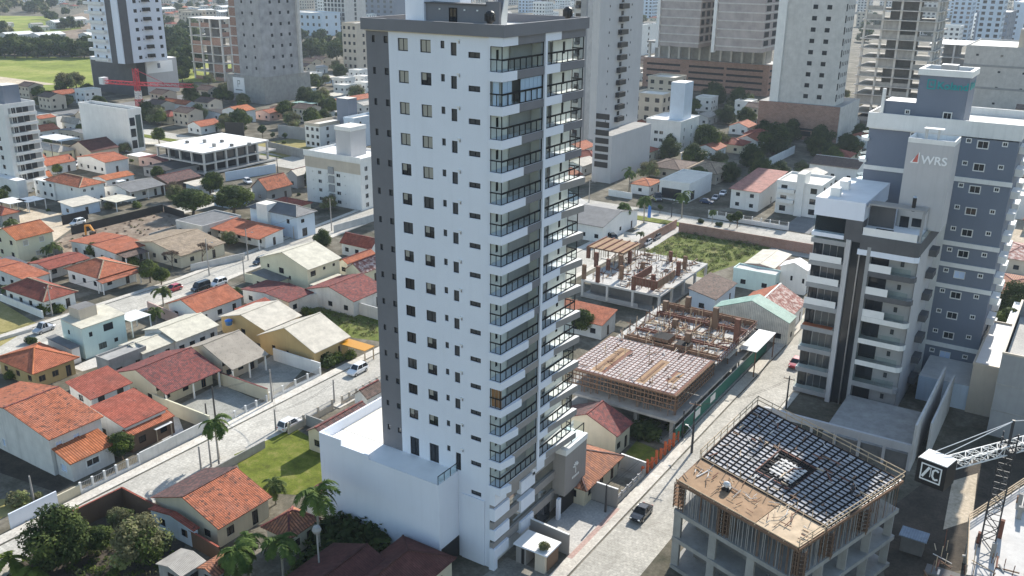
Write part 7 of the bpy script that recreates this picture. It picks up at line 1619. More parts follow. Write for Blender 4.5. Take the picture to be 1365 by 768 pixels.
px_poly('forecourt', [zl(450, 520), zl(560, 430), zl(740, 470), zl(560, 590)], 0.012, 'cement')
px_poly('patio', [(140, 470), (160, 480), (110, 495), (95, 490)], 0.012, 'cement')
px_poly('forecourt', [(170, 545), (220, 590), (245, 575), (232, 540)], 0.012, 'cement')
px_poly('patio', [ZO(540, 690), ZO(440, 650), ZO(400, 768), ZO(640, 800)], 0.01, 'yard')
px_poly('field', [(-60, 118), (60, 122), (90, 118), (135, 112), (320, 108), (320, 85), (200, 78), (-60, 74)], 0.02, 'field')
px_poly('far_field', [(-80, 42), (60, 45), (110, 38), (70, 22), (-80, 20)], 0.02, 'field')
px_poly('earthworks', [(40, 50), (130, 52), (260, 45), (260, 12), (120, 14), (60, 30)], 0.016, 'soil')
px_poly('earthworks', [(-20, 50), (40, 52), (60, 40), (0, 22), (-40, 24)], 0.018, 'sand')
def yline(py_pt): return at(*py_pt).y
def wx(name, label, px, x0, x1, h, mat, cap=None, cat='wall', th=0.2): y = yline(px); return wall_thing(name, label, [(x0, y), (x1, y)], h, mat, th, cat, cap)
wx('courtyard_wall', 'cream wall between the two gravel courts by the left street', ZF(1155, 497), -119.5, -107.4, 2.3, 'cream', 'tile_rose')
wx('courtyard_wall', 'curved-topped yellow wall on the near side of the gravel court', ZF(655, 690), -121, -107.4, 2.4, 'cream', 'pale_yellow')
wx('courtyard_wall', 'white wall between the gravel court and the beige house', ZM(362, 302), -119, -107.4, 2.4, 'white')
def rail_fence(name, label, x, y0, y1, h, n, low=0.5, lm='white', pm='white', along='y'):
    t = thing(name, label, 'fence', ((x, (y0 + y1) / 2, 0) if along == 'y' else ((y0 + y1) / 2, x, 0)))
    X = (lambda a, b_: (x + a, b_)) if along == 'y' else (lambda a, b_: (b_, x + a))
    def bx_(b, a0, a1, c0, c1, z0, z1, m):
        p, q = X(a0, c0), X(a1, c1); b.box(p[0], q[0], p[1], q[1], z0, z1, m)
    if low: b = MB(); bx_(b, -0.1, 0.1, y0, y1, 0, low, lm); b.build('base_wall', t)
    for i in range(n + 1):
        y = y0 + (y1 - y0) * i / n; b = MB(); bx_(b, -0.14, 0.14, y - 0.14, y + 0.14, 0, h + 0.1, pm); b.build('post', t)
    for i in range(n):
        a, e = y0 + (y1 - y0) * i / n + 0.15, y0 + (y1 - y0) * (i + 1) / n - 0.15; b = MB()
        for z in (low + 0.12, h - 0.08): bx_(b, -0.025, 0.025, a, e, z, z + 0.06, 'metal')
        k = int((e - a) / 0.22)
        for j in range(k + 1): y = a + (e - a) * j / max(1, k); bx_(b, -0.015, 0.015, y - 0.015, y + 0.015, low, h, 'metal')
        b.build('railing', t)
    return t
rail_fence('street_fence', 'white-posted railing in front of the gravel court with parked scooters', -107.4, yline(ZF(1160, 497)) + 0.3, yline(ZM(362, 302)) - 0.3, 1.5, 4)
rail_fence('street_fence', 'thin open railing of the paved court with the maroon-roofed house', -107.4, yline(ZF(655, 690)) + 0.3, yline(ZF(1155, 497)) - 0.3, 1.2, 5, 0.2)
y_a, y_b, y_c = yline(ZB(430, 470)), yline(ZB(590, 380)), yline(ZB(1060, 170))
wall_thing('street_wall', 'plain lilac-grey street wall at the far lower left', [(-107.6, 50), (-107.6, y_a)], 2.2, 'tower_white', 0.2, 'wall')
wall_thing('street_wall', 'low cream wall stub in front of the big orange-roofed house', [(-107.6, y_a + 0.02), (-107.6, y_b)], 1.5, 'cream', 0.2)
rail_fence('street_fence', 'white fence with mesh panels in front of the big orange-roofed house', -107.6, y_b + 0.1, y_c, 1.7, 5, 0.5)
wall_thing('street_wall', 'peeling grey and white wall beside the round garden tree', [(-107.6, y_c + 0.2), (-107.6, yline(ZF(655, 690)))], 1.9, 'white_worn', 0.2)
wall_thing('garden_wall', 'dark garden wall around the lower left thicket with red coping', [at(*ZB(575, 665)).to_2d(), at(*ZB(945, 480)).to_2d(), at(*ZB(1240, 640)).to_2d()], 2.8, 'brown_paint', 0.2, 'wall', 'tile_red')
wall_thing('garden_wall', 'dark wall with red coping running to the bottom edge beside the shed', [at(*zd(960, 600)).to_2d(), at(*zd(1130, 700)).to_2d()], 2.2, 'brown_paint', 0.2, 'wall', 'tile_red')
wall_thing('garden_wall', 'grey block wall along the street edge of the green lawn', [(-96.4, yline((270, 628))), (-96.4, yline((340, 592)))], 1.3, 'concrete', 0.2)
wx('garden_wall', 'stained grey wall between the lawn and the brown-roofed house', (395, 562), -96.3, -76, 1.9, 'concrete')
rail_fence('street_fence', 'wall with railing opposite the parked white car, beside the brown-roofed house', -96.6, yline(ZM(60, 655)) + 0.5, yline(ZM(395, 510)), 1.8, 3, 1.0, 'beige', 'beige')
rail_fence('street_fence', 'low fence of cream posts running behind the white tower', -96.6, yline(ZM(440, 470)), yline(ZM(720, 330)), 1.5, 6, 0.6, 'beige', 'beige')
wall_thing('plot_wall', 'brick wall along the left side of the green plot', [(-94, yline(zl(525, 585))), (-94, yline(zl(720, 480)))], 2.4, 'brick', 0.2)
y_f = yline(zl(740, 500)); wall_thing('plot_wall', 'long brick wall between the green plot and the avenue', [(-92, y_f), (-52, y_f)], 2.6, 'brick', 0.2)
y_d = at(*ZG(545, 355)).y
wall_thing('site_hoarding', 'black sheet hoarding on the street side of the dug plot', [at(*ZG(545, 360)).to_2d(), at(*ZG(1240, 185)).to_2d()], 2.2, 'slats_dark', 0.1, 'hoarding')
wall_thing('site_hoarding', 'black hoarding panel beside the parked white car at the dug plot', [at(*ZG(475, 285)).to_2d(), at(*ZG(670, 240)).to_2d()], 2.6, 'slats_dark', 0.1, 'hoarding')
wall_thing('site_hoarding', 'dark hoarding on the far right side of the dug plot', [at(*ZG(1245, 185)).to_2d(), at(*ZG(1400, 235)).to_2d()], 2.0, 'slats_dark', 0.1, 'hoarding')
wall_thing('plot_wall', 'grey block wall between the dug plot and the cream two-storey house', [at(*ZG(365, 480)).to_2d(), at(*ZG(480, 520)).to_2d()], 2.0, 'concrete', 0.2)
wall_thing('plot_wall', 'grey partition walls beside the flat grey shed', [at(*ZH(0, 470)).to_2d(), at(*ZH(225, 400)).to_2d()], 2.2, 'concrete', 0.2)
wall_thing('street_wall', 'white wall under the concrete frame building', [at(*ZJ(575, 635)).to_2d(), at(*ZJ(955, 570)).to_2d()], 3.0, 'pale_blue', 0.2)
wall_thing('street_wall', 'concrete panel wall right of the frame building', [at(*ZJ(890, 400)).to_2d(), at(*ZJ(1170, 465)).to_2d()], 3.4, 'concrete', 0.2)
wall_thing('street_wall', 'grey wall beside the round street tree on the avenue', [at(*ZJ(975, 300)).to_2d(), at(*ZJ(1180, 325)).to_2d()], 5.0, 'mid_grey', 0.2)
wall_thing('site_hoarding', 'black billboard-like hoarding behind the frame building', [at(*ZJ(575, 300)).to_2d(), at(*ZJ(718, 305)).to_2d()], 6.0, 'slats_dark', 0.2, 'hoarding')
wall_thing('street_wall', 'white boundary wall in front of the maroon hip-roofed house at the left edge', [at(*ZD(-60, 150)).to_2d(), at(*ZD(330, 310)).to_2d()], 1.6, 'white', 0.2)
wall_thing('street_wall', 'pale plinth wall along the dry grass lot', [at(*ZD(-80, 500)).to_2d(), at(*ZD(250, 405)).to_2d()], 0.6, 'concrete_pale', 0.25)
wall_thing('street_wall', 'lilac yard wall behind the white carport', [at(*ZE(330, 320)).to_2d(), at(*ZE(560, 420)).to_2d()], 2.4, 'pale_pink', 0.2)
rail_fence('street_fence', 'pale fence in front of the house with sand-coloured tiles', 0, 0, 1, 1.6, 1) if 0 else None
wall_thing('street_wall', 'pale grey front wall of the sand-tiled house by the far left street', [at(*ZH(310, 690)).to_2d(), at(*ZH(720, 600)).to_2d()], 1.6, 'concrete_pale', 0.2)
wall_thing('street_wall', 'cream yard wall of the pale yellow house at the street', [at(*ZE(1065, 90)).to_2d(), at(*ZE(1290, 130)).to_2d()], 2.0, 'pale_yellow', 0.2)
wall_thing('yard_wall', 'long grey yard wall between the white five-storey block and its sloping garden', [at(*ZK(900, 360)).to_2d(), at(*ZK(1285, 250)).to_2d()], 2.0, 'concrete_pale', 0.2)
wall_thing('yard_wall', 'stained grey wall at the far end of the weedy plot', [at(*ZL(560, 395)).to_2d(), at(*ZL(838, 330)).to_2d()], 3.0, 'white_worn', 0.2)
wall_thing('yard_wall', 'grey wall of the weedy plot below the pink-tiled house', [at(*ZL(840, 335)).to_2d(), at(*ZL(1400, 500)).to_2d()], 2.6, 'white_worn', 0.2)
wall_thing('yard_wall', 'white-capped grey yard wall of the house by the tower driveway', [at(*ZO(440, 700)).to_2d(), at(*ZO(625, 768)).to_2d()], 2.2, 'mid_grey', 0.2, 'wall', 'white')
rail_fence('street_fence', 'low grey wall with railing in front of the mottled-tile house by the driveway', -45.8, 97.6, yline(ZO(630, 790)), 1.4, 5, 0.8, 'mid_grey', 'mid_grey')
ya, yb_ = yline(ZO(640, 790)), yline(ZO(915, 520)); t = thing('street_fence', 'fence with bright orange posts and rails along the right street', 'fence', (-45.9, (ya + yb_) / 2, 0))
for i in range(9):
    y = ya + (yb_ - ya) * i / 8; part_box(t, 'post', -46.1, -45.75, y - 0.13, y + 0.13, 0, 2.2 if i % 2 else 1.8, 'orange_paint')
for i in range(8):
    y = ya + (yb_ - ya) * i / 8
    if i in (3,): continue
    for z in (0.7, 1.2): part_box(t, 'rail', -45.98, -45.88, y + 0.21, y + (yb_ - ya) / 8 - 0.21, z, z + 0.12, 'orange_paint')
rail_fence('street_fence', 'white balustrade fence in front of the pink-roofed house on the avenue', 244.2, -(at(*zl(1320, 450)).x) * -1 if 0 else at(*zl(920, 390)).x, at(*zl(1320, 450)).x, 2.2, 9, 1.2, 'white', 'white', 'x')
wall_thing('street_wall', 'white wall along the side lane left of the brick podium', [at(*zl(1170, 160)).to_2d(), at(*zl(1300, 95)).to_2d()], 3.0, 'white', 0.25)
wall_thing('street_wall', 'white garden wall in front of the slim grey tower podium', [at(*zl(350, 310)).to_2d(), at(*zl(470, 330)).to_2d()], 2.0, 'white', 0.2)
# ================================================================= poles
def pole_px(label, base, top, **k):
    p = at(*base); h = min(13, max(3, hz(base, top))); return pole(label, (p.x, p.y), h, **k)
pole_px('street pole at the kerb opposite the gravel court, right of the white wagon', ZM(412, 462), ZM(405, 318), arm=False, lamp=False)
pole_px('street pole beside the rear of the parked white wagon', ZM(38, 640), ZM(22, 505), arm=False, lamp=False)
pole_px('dark leaning pole with a lamp in the paved court', ZF(727, 645), ZF(702, 370), arm=False, lamp=False, mat='steel_dark')
pole_px('thin short post in the paved court left of the dark pole', ZF(660, 630), ZF(652, 505), arm=False, lamp=False, mat='steel_dark')
pole_px('slim pole on the wall between the two gravel courts', ZF(1155, 490), ZF(1140, 245), arm=False, lamp=False)
pole_px('pole behind the orange spotted roof, left of the three', ZC(502, 150), ZC(490, -20), arm=False, lamp=False)
pole_px('pole behind the orange spotted roof, middle of the three', ZC(578, 125), ZC(572, -60), arm=False, lamp=False)
pole_px('pole behind the orange spotted roof, right of the three', ZC(638, 115), ZC(634, -60), arm=False, lamp=False)
pole_px('pale post standing behind the lilac street wall, lower left', ZB(258, 450), ZB(230, 258), arm=False, lamp=False)
pole_px('tall concrete pole in front of the mint house roof tank', ZD(398, 290), ZD(372, 70), arm=True, lamp=False, rz=0.4)
pole_px('concrete power pole beside the white villa and five-storey block', ZK(877, 342), ZK(860, 30), arm=True, lamp=False, rz=0.4)
pole_px('street pole on the pavement near the walking person', ZK(78, 625), ZK(70, 330), arm=False, lamp=True, rz=0.3)
pole_px('pole in front of the white villa garden', ZK(517, 425), ZK(505, 300), arm=False, lamp=False)
pole_px('pole in the yard of the bare tree near the sand-tiled house', ZH(450, 725), ZH(435, 450), arm=False, lamp=True, rz=0.2)
pole_px('pole left of the yellow annex at the far left street', ZH(718, 765), ZH(712, 580), arm=False, lamp=False)
pole_px('dark power pole leaning over the white pavement of the right street', ZO(975, 590), ZO(1025, 205), arm=True, lamp=False, rz=0.1, mat='steel_dark')
pole_px('second dark pole among shrubs behind the orange fence', ZO(905, 480), ZO(925, 270), arm=False, lamp=False, mat='steel_dark')
pole_px('dark pole on the right street kerb beside the waffle deck', zp(1238, 135), zp(1250, 0), arm=False, lamp=True, rz=2.6, mat='steel_dark')
pole_px('dark pole on the pavement outside the tower driveway', zp(795, 440), zp(800, 300), arm=False, lamp=False, mat='steel_dark')
pole_px('dark pole on the right street near the grey WRS building', zo(85, 720), zo(92, 540), arm=True, lamp=False, mat='steel_dark')
pole_px('dark pole beside the pale house with light grey hip roof', ZI(412, 400), ZI(398, 240), arm=True, lamp=False, mat='steel_dark')
pole_px('dark pole at the street in front of the white red-tiled house', ZI(540, 440), ZI(520, 330), arm=False, lamp=False, mat='steel_dark')
pole_px('dark pole at the avenue median near the two palms', zl(672, 420), zl(675, 330), arm=False, lamp=True, mat='steel_dark')
pole_px('pole beside the slim grey tower podium', zl(250, 345), zl(248, 225), arm=False, lamp=True)
pole_px('twin dark posts right of the frame building', ZJ(970, 585), ZJ(968, 450), arm=True, lamp=False, mat='steel_dark')
# ================================================================= vehicles
def car(label, px, paintm, kind='hatch', rz=0.0, s=1.0, off=(0, 0)):
    p = at(*px); nm = {'hatch': 'parked_car', 'sedan': 'sedan', 'suv': 'parked_car', 'van': 'van', 'pickup': 'pickup_truck'}[kind]
    car_kind(nm, label, 'pickup truck' if kind == 'pickup' else 'van' if kind == 'van' else 'car', paintm, kind, (p.x + off[0], p.y + off[1], 0.01), rz, s)
car('white car driving on the left street beside the amber carport', ZM(560, 275), 'car_white', 'suv', 0.0)
car('white estate car parked against the wall of the left street', ZM(130, 625), 'car_white', 'suv', math.pi)
car('black car on the right street in front of the tower driveway', zp(978, 462), 'car_black', 'sedan', 0.0)
car('red car parked in front of the porch house on the far left street', ZE(520, 158), 'car_red', 'hatch', 0.05)
car('black jeep with white roof parked behind the orange gabled house', ZE(728, 150), 'car_black', 'van', 0.0)
car('white car parked next to the black jeep', ZE(862, 118), 'car_white', 'suv', 0.0)
car('dark car parked beside the pale yellow gabled house', ZK(200, 655), 'car_dark', 'suv', 0.05)
car('silver pickup parked beside the mint house at the left edge', ZD(335, 410), 'car_silver', 'pickup', 0.1)
car('white car parked beside the black hoarding of the dug plot', ZG(590, 282), 'car_white', 'suv', 0.1)
car('dark car nearest the white cube house in the row on the side lane', zl(852, 350), 'car_blue', 'hatch', 1.57)
car('silver car in the middle of the row on the side lane', zl(898, 330), 'car_silver', 'sedan', 0.1)
car('white car at the far end of the row on the side lane', zl(936, 308), 'car_white', 'hatch', 0.1)
car('dark truck in front of the white cube house', zl(600, 335), 'car_dark', 'pickup', 0.6, 1.3)
car('dark pickup in the garage opening of the white cube house', zl(700, 312), 'car_black', 'pickup', 0.2, 1.2)
car('silver car parked beside the brick wall of the green plot', zl(545, 560), 'car_silver', 'hatch', 0.0)
car('dark grey car parked farther along the brick wall of the green plot', zl(590, 532), 'car_dark', 'hatch', 0.0)
car('dark car under the trees beside the black-roofed house', zl(375, 540), 'car_black', 'suv', 0.8)
car('white car behind the white wall of the frame building', ZJ(742, 650), 'car_white', 'suv', 1.2)
car('white car parked in the yard of the light grey hip-roofed house', ZI(580, 405), 'car_white', 'suv', 0.6)
car('red car parked beyond the green hoarding on the right street', zn(1308, 490), 'car_red', 'hatch', 0.0)
car('white car on the cement yard under the first palm by the avenue', (742, 300), 'car_white', 'sedan', 0.9)
person('person in white shirt and dark shorts walking along the far left street', at(194, 331).x, at(194, 331).y, 0.01, 1.75, 0.6)
# digger on the dug plot
p = at(*ZG(740, 420)); t = thing('excavator', 'orange excavator with raised boom digging on the bare plot', 'excavator', (p.x, p.y, 0)); x, y = p.x, p.y
for s in (-1, 1):
    b = MB(); b.prism([(x - 1.6, y + s * 1.05 - 0.3), (x + 1.6, y + s * 1.05 - 0.3), (x + 1.6, y + s * 1.05 + 0.3), (x - 1.6, y + s * 1.05 + 0.3)], 0.02, 0.75, 'rubber'); b.build('track', t)
b = MB(); b.box(x - 1.2, x + 2.2, y - 1.1, y + 1.1, 0.85, 1.9, 'digger'); b.box(x + 1.3, x + 2.4, y - 1.15, y + 1.15, 0.9, 2.2, 'digger'); b.build('body', t)
b = MB(); b.box(x - 1.3, x + 0.1, y - 1.05, y - 0.05, 1.9, 3.0, 'glass_dark', 'black'); b.build('cab', t)
b = MB(); b.beam((x - 0.8, y + 0.5, 1.7), (x - 3.2, y + 0.5, 4.0), 0.4, 'digger', 0.55); b.beam((x - 3.2, y + 0.5, 4.0), (x - 5.2, y + 0.5, 3.6), 0.35, 'digger', 0.45); b.build('boom', t)
b = MB(); b.beam((x - 5.2, y + 0.5, 3.7), (x - 5.4, y + 0.5, 1.0), 0.3, 'digger', 0.4); b.build('arm', t)
b = MB(); b.prism([(x - 5.9, y), (x - 5.0, y), (x - 5.0, y + 1), (x - 5.9, y + 1)], 0.1, 0.9, 'steel_dark'); b.build('bucket', t)
# blue water tank, roof aerials, blue banner
p = at(*ZE(940, 415), 2.6); t = thing('water_tank', 'blue water tank on the roof between the cream and mossy roofs', 'water tank', (p.x, p.y, 2.6)); b = MB(); b.tube([(p.x, p.y, 2.6), (p.x, p.y, 3.5)], [0.6, 0.75], 'water_tank', 14); b.build('tank', t); b = MB(); b.tube([(p.x, p.y, 3.5), (p.x, p.y, 3.75)], [0.78, 0.3], 'blue_plastic', 14); b.build('lid', t)
p = at(*zl(548, 440)); t = thing('banner', 'blue feather banner standing on the forecourt by the avenue palms', 'banner', (p.x, p.y, 0)); b = MB(); b.tube([(p.x, p.y, 0), (p.x, p.y, 4.6)], 0.05, 'metal', 6); b.build('pole', t); b = MB(); b.box(p.x + 0.06, p.x + 1.0, p.y - 0.03, p.y + 0.03, 1.0, 4.5, 'blue_plastic'); b.build('flag', t)
p = at(*ZA(1225, 640)); t = thing('market_canopy', 'white sheet canopy lying over the yard beside the round garden tree', 'canopy', (p.x, p.y, 0)); part_box(t, 'sheet', p.x - 2.6, p.x + 1.2, p.y - 1.6, p.y + 1.4, 2.2, 2.28, 'roof_white')
for sx, sy in ((-2.4, -1.4), (1.0, -1.4), (1.0, 1.2), (-2.4, 1.2)): part_box(t, 'post', p.x + sx - 0.06, p.x + sx + 0.06, p.y + sy - 0.06, p.y + sy + 0.06, 0, 2.19, 'timber_pale')
def dish(label, p, r=0.45):
    t = thing('satellite_dish', label, 'satellite dish', p); x, y, z = p; b = MB(); n = 14
    for k in range(2):
        r0, r1, d0, d1 = (0.02, r * 0.6, 0.0, 0.06) if k == 0 else (r * 0.6, r, 0.06, 0.18)
        for i in range(n):
            a, c = 6.283 * i / n, 6.283 * (i + 1) / n; P = lambda rr, dd, an: Vector((x + rr * math.cos(an), y - dd - 0.1, z + 0.5 + rr * math.sin(an))); b.poly([P(r0, d0, a), P(r1, d1, a), P(r1, d1, c), P(r0, d0, c)], 'white')
    b.build('reflector', t); b = MB(); b.tube([(x, y, z), (x, y, z + 0.5)], 0.03, 'metal', 6); b.build('mast', t)
p = at(*ZC(130, 395), 2.4); dish('white satellite dish on the outbuilding of the orange spotted gable house', (p.x, p.y, 2.2), 0.55)
p = at(*ZD(605, 240), 7.0); dish('white satellite dish on the tank tower of the mint house', (p.x, p.y - 0.3, 7.0), 0.5)

# ================================================================= trees and plants (one of each kind, then copies)
OUT = (0, -380, 0)
def place(kind, label, px, scale, rz=None, dz=0.0, hpx=None, group=None, cat=None):
    p = at(*px); r = rz if rz is not None else (px[0] * 7.3 + px[1] * 3.1) % 6.28
    if kind not in USED:
        USED.add(kind); o = KINDS[kind]; o.location = (p.x, p.y, dz); o.rotation_euler = (0, 0, r); o.scale = (scale,) * 3 if isinstance(scale, (int, float)) else scale
        o['label'] = label
        if group: o['group'] = group
        return o
    return copy_thing(KINDS[kind], (p.x, p.y, dz), r, scale, label, group, cat)
USED = set()
KINDS = dict(
    dark=tree_kind('leafy_tree', 'x', 6.0, 3.4, 8500, 11, ['leaf_dark', 'leaf_dark', 'leaf_dark', 'leaf_mid'], 0.2, 0.25, 16, 0.6, 0.8, 0.08),
    mid=tree_kind('leafy_tree', 'x', 6.5, 3.4, 6500, 21, ['leaf_mid', 'leaf_light', 'leaf_mid', 'leaf_dark'], 0.24, 0.24, 11, 0.62, 0.75, 0.3),
    olive=tree_kind('leafy_tree', 'x', 5.0, 3.2, 5200, 31, ['leaf_olive', 'leaf_mid', 'leaf_olive', 'leaf_pale'], 0.2, 0.2, 11, 0.7, 0.75, 0.25, None, 0.3),
    small=tree_kind('street_tree', 'x', 3.6, 1.5, 1300, 41, ['leaf_dark', 'leaf_mid'], 0.18, 0.1, 6, 0.5, 0.8, 0.4),
    farw=tree_kind('leafy_tree', 'x', 9.0, 5.5, 1500, 51, ['leaf_dark', 'leaf_dark', 'leaf_mid'], 0.75, 0.3, 10, 0.6, 0.8, 0.15),
    farl=tree_kind('leafy_tree', 'x', 8.0, 5.0, 1300, 61, ['leaf_mid', 'leaf_mid', 'leaf_olive'], 0.7, 0.3, 10, 0.6, 0.8, 0.15),
    palm=palm_kind('palm_tree', 'x', 6.0, 2.9, 15, 71), tallpalm=palm_kind('palm_tree', 'x', 8.5, 3.2, 16, 73, 'leaf_palm', None, 0.17),
    lowpalm=palm_kind('palm_tree', 'x', 3.2, 2.6, 15, 75, 'leaf_mid', None, 0.14),
    bush=shrub_kind('shrub', 'x', 1.2, 1100, ['leaf_mid', 'leaf_light'], 81), darkbush=shrub_kind('shrub', 'x', 1.2, 1000, ['leaf_dark', 'leaf_mid'], 83), palebush=shrub_kind('shrub', 'x', 1.2, 1000, ['leaf_pale', 'leaf_olive'], 85),
    broad=palm_kind('banana_plant', 'x', 1.2, 2.6, 9, 87, 'leaf_light', None, 0.14))
for k_, o_ in KINDS.items(): o_.location = OUT; o_['category'] = {'palm': 'palm', 'tallpalm': 'palm', 'lowpalm': 'palm', 'farpalm': 'palm', 'broad': 'plant', 'bush': 'shrub', 'darkbush': 'shrub', 'palebush': 'shrub'}.get(k_, 'tree')
bt = bare_tree('bare_tree', 'bare reddish-brown tree in front of the sand-tiled house', 6.0, 3.0, 5); p = at(*ZH(400, 640)); bt.location = (p.x, p.y, 0)
copy_thing(bt, at(*ZG(1310, 620)), 1.4, 0.85, 'second bare brown tree beside the white hip-roofed house near the red car')
copy_thing(bt, at(*ZG(1330, 85)), 2.4, 1.0, 'thin bare grey tree in front of the grey-roofed arched porch house')
# lower left garden
place('dark', 'dense round dark tree at the lower left corner by the street', (80, 750), 1.18)
place('olive', 'wide olive-grey bushy tree in the walled garden, lower left', (190, 752), 1.12)
place('olive', 'smaller pale bushy tree against the walled garden corner', (162, 705), 0.55, 2.0)
place('mid', 'yellow-green bushy tree between the two garden trees at lower left', (135, 738), 0.55)
place('broad', 'banana-like plant with broad leaves at the lower left corner', (15, 765), 1.2)
place('broad', 'second broad-leaved plant right of the lower left corner', (45, 778), 1.0, 1.0)
place('bush', 'light green bush at the bottom edge below the olive garden tree', (150, 775), 0.9)
place('mid', 'round garden tree beside the big orange-roofed house', ZB(930, 130), 0.62)
place('palebush', 'silvery bush behind the lilac wall at the lower left', ZB(130, 470), 1.4)
place('palebush', 'small dry plant beside the pale post in the dry garden', ZB(285, 430), 0.7)
place('palm', 'palm on the left street kerb above the orange spotted roof', (292, 612), 0.92)
place('lowpalm', 'dark palm at the corner of the lawn beside the spotted gable roof', (368, 672), 0.85)
place('tallpalm', 'tall dark palm standing against the podium wall', (428, 748), (0.95, 0.95, 1.05))
place('palm', 'palm with a pale crownshaft in front of the streaked hip roof', ZN(420, 620), 1.0, 1.0)
place('palm', 'bright green palm left of the pale crownshaft palm, lower left', ZN(235, 545), 0.8, 2.2)
place('lowpalm', 'low bright palm at the bottom edge left of the streaked hip roof', ZN(165, 600), 1.0, 0.5)
place('palm', 'palm at the bottom edge by the striped orange shed', (322, 792), 0.9, 3.3)
place('palebush', 'potted pale plant at the wall of the spotted gable house', ZC(900, 530), 0.9)
for i, q in enumerate(((440, 722), (470, 712), (492, 715), (455, 740), (420, 765), (500, 725))):
    place('darkbush', ['dark shrub', 'dark hedge bush', 'shaded shrub', 'shaded dark bush', 'dark bush', 'last dark shrub'][i] + ['  against the podium wall behind the tall palm', ' at the podium wall, top of the dark thicket', ' right of the thicket above the dark red roofs', ' in the middle of the thicket beside the podium', ' left below the tall podium palm', ' nearest the smaller dark red hip roof'][i], q, 2.6)
t = thing('garden_lamp', 'garden lamp post with a round globe left of the dark red roof', 'lamp post', at(*ZN(632, 640))); p = t.location; b = MB(); b.tube([(p.x, p.y, 0), (p.x, p.y, 8.5)], 0.1, 'concrete', 8); b.build('post', t)
b = MB(); b.tube([(p.x, p.y, 8.5 + 0.55 * math.sin(a_)) for a_ in (-1.4, -0.8, 0, 0.8, 1.4)], [0.55 * math.cos(a_) for a_ in (-1.4, -0.8, 0, 0.8, 1.4)], 'concrete', 12); b.build('globe', t)
# left blocks
place('darkbush', 'round bush between the ochre house and the mint annex', ZD(235, 495), 1.0)
place('bush', 'light shrub beside the ochre hip-roofed house at the left edge', ZD(95, 765), 1.2); place('bush', 'green bush at the corner of the maroon hip-roofed house', ZD(350, 270), 1.7); place('bush', 'smaller bush right of the corner bush by the mint house tank', ZD(440, 260), 1.3)
place('mid', 'leafy green tree behind the porch of the hip-roofed house near the red car', ZG(1140, 720), 0.75)
place('mid', 'lighter tree right of the green one near the red car', ZG(1225, 740), 0.6, 1.2)
place('mid', 'bright green tree between the red roofs beside the digger plot', ZG(720, 545), 0.62, 2.4)
place('bush', 'green bush in front of the red-tiled house by the digger plot', ZG(1010, 590), 1.6)
place('olive', 'yellowish half-bare tree before the long orange-roofed house', ZH(600, 500), 0.7)
place('dark', 'round dark tree on the far left street beside the white villa', ZK(790, 495), 0.72, 0.7)
place('mid', 'large spreading tree beside the grey-roofed house, left one of the big pair', (258, 286), (1.7, 1.7, 1.05))
place('mid', 'large spreading tree under the frame building, right one of the big pair', (312, 284), (1.75, 1.75, 1.15), 1.1)
place('mid', 'tree in front of the frame building between the big pair', (285, 262), 1.1, 3.0)
place('olive', 'greyish bushy tree left of the big tree pair', (235, 268), 0.9, 0.3)
place('bush', 'round bush in front of the cream sheet carport', ZI(1040, 720), 1.3); place('palebush', 'pale bush left of the round one by the carport', ZI(830, 730), 1.4)
place('lowpalm', 'dark palm in the yard of the left-edge apartment block', ZI(55, 640), 0.8); place('bush', 'green plants beside the orange roof at the left-edge block', ZI(240, 590), 1.6)
place('olive', 'dry bushy trees beside the cream two-storey house', ZI(390, 150), 0.9, 1.0); place('bush', 'bush under the left-edge apartment block balconies', ZI(280, 420), 1.6)
place('small', 'round clipped street tree on the avenue beside the frame building', ZJ(855, 310), 1.5); place('small', 'tiny street tree right of the clipped one', ZJ(935, 325), 0.9, 1.0); place('small', 'young street tree left of the concrete panel wall', ZJ(1025, 330), 0.9, 2.0)
place('olive', 'broad olive tree on the grass across the avenue', ZJ(1075, 225), 1.25, 2.0)
place('mid', 'bushy tree left of the white frame roof in the cleared lot', ZJ(70, 350), 0.9); place('darkbush', 'dark hedge bush behind the black hoarding on the avenue', ZJ(680, 255), 2.4)
place('dark', 'dark tree beside the white cottage with orange roof', ZJ(420, 70), 1.1, 0.2); place('dark', 'dark tree right of the red crane cottage', ZJ(350, 60), 1.0, 1.4); place('small', 'small dark tree in front of the crane cottage', ZJ(95, 85), 1.6)
place('darkbush', 'shrubs at the foot of the amber carport house', ZM(370, 225), 1.7); place('bush', 'bush with yellow leaves between the beige house and the carport', ZM(430, 205), 1.3); place('bush', 'light bush in front of the amber carport', ZM(515, 180), 1.1)
place('bush', 'weeds at the corner of the weedy plot', ZL(640, 420), 1.1); place('bush', 'shrub at the pink-tiled house gable', ZL(1130, 340), 1.2)
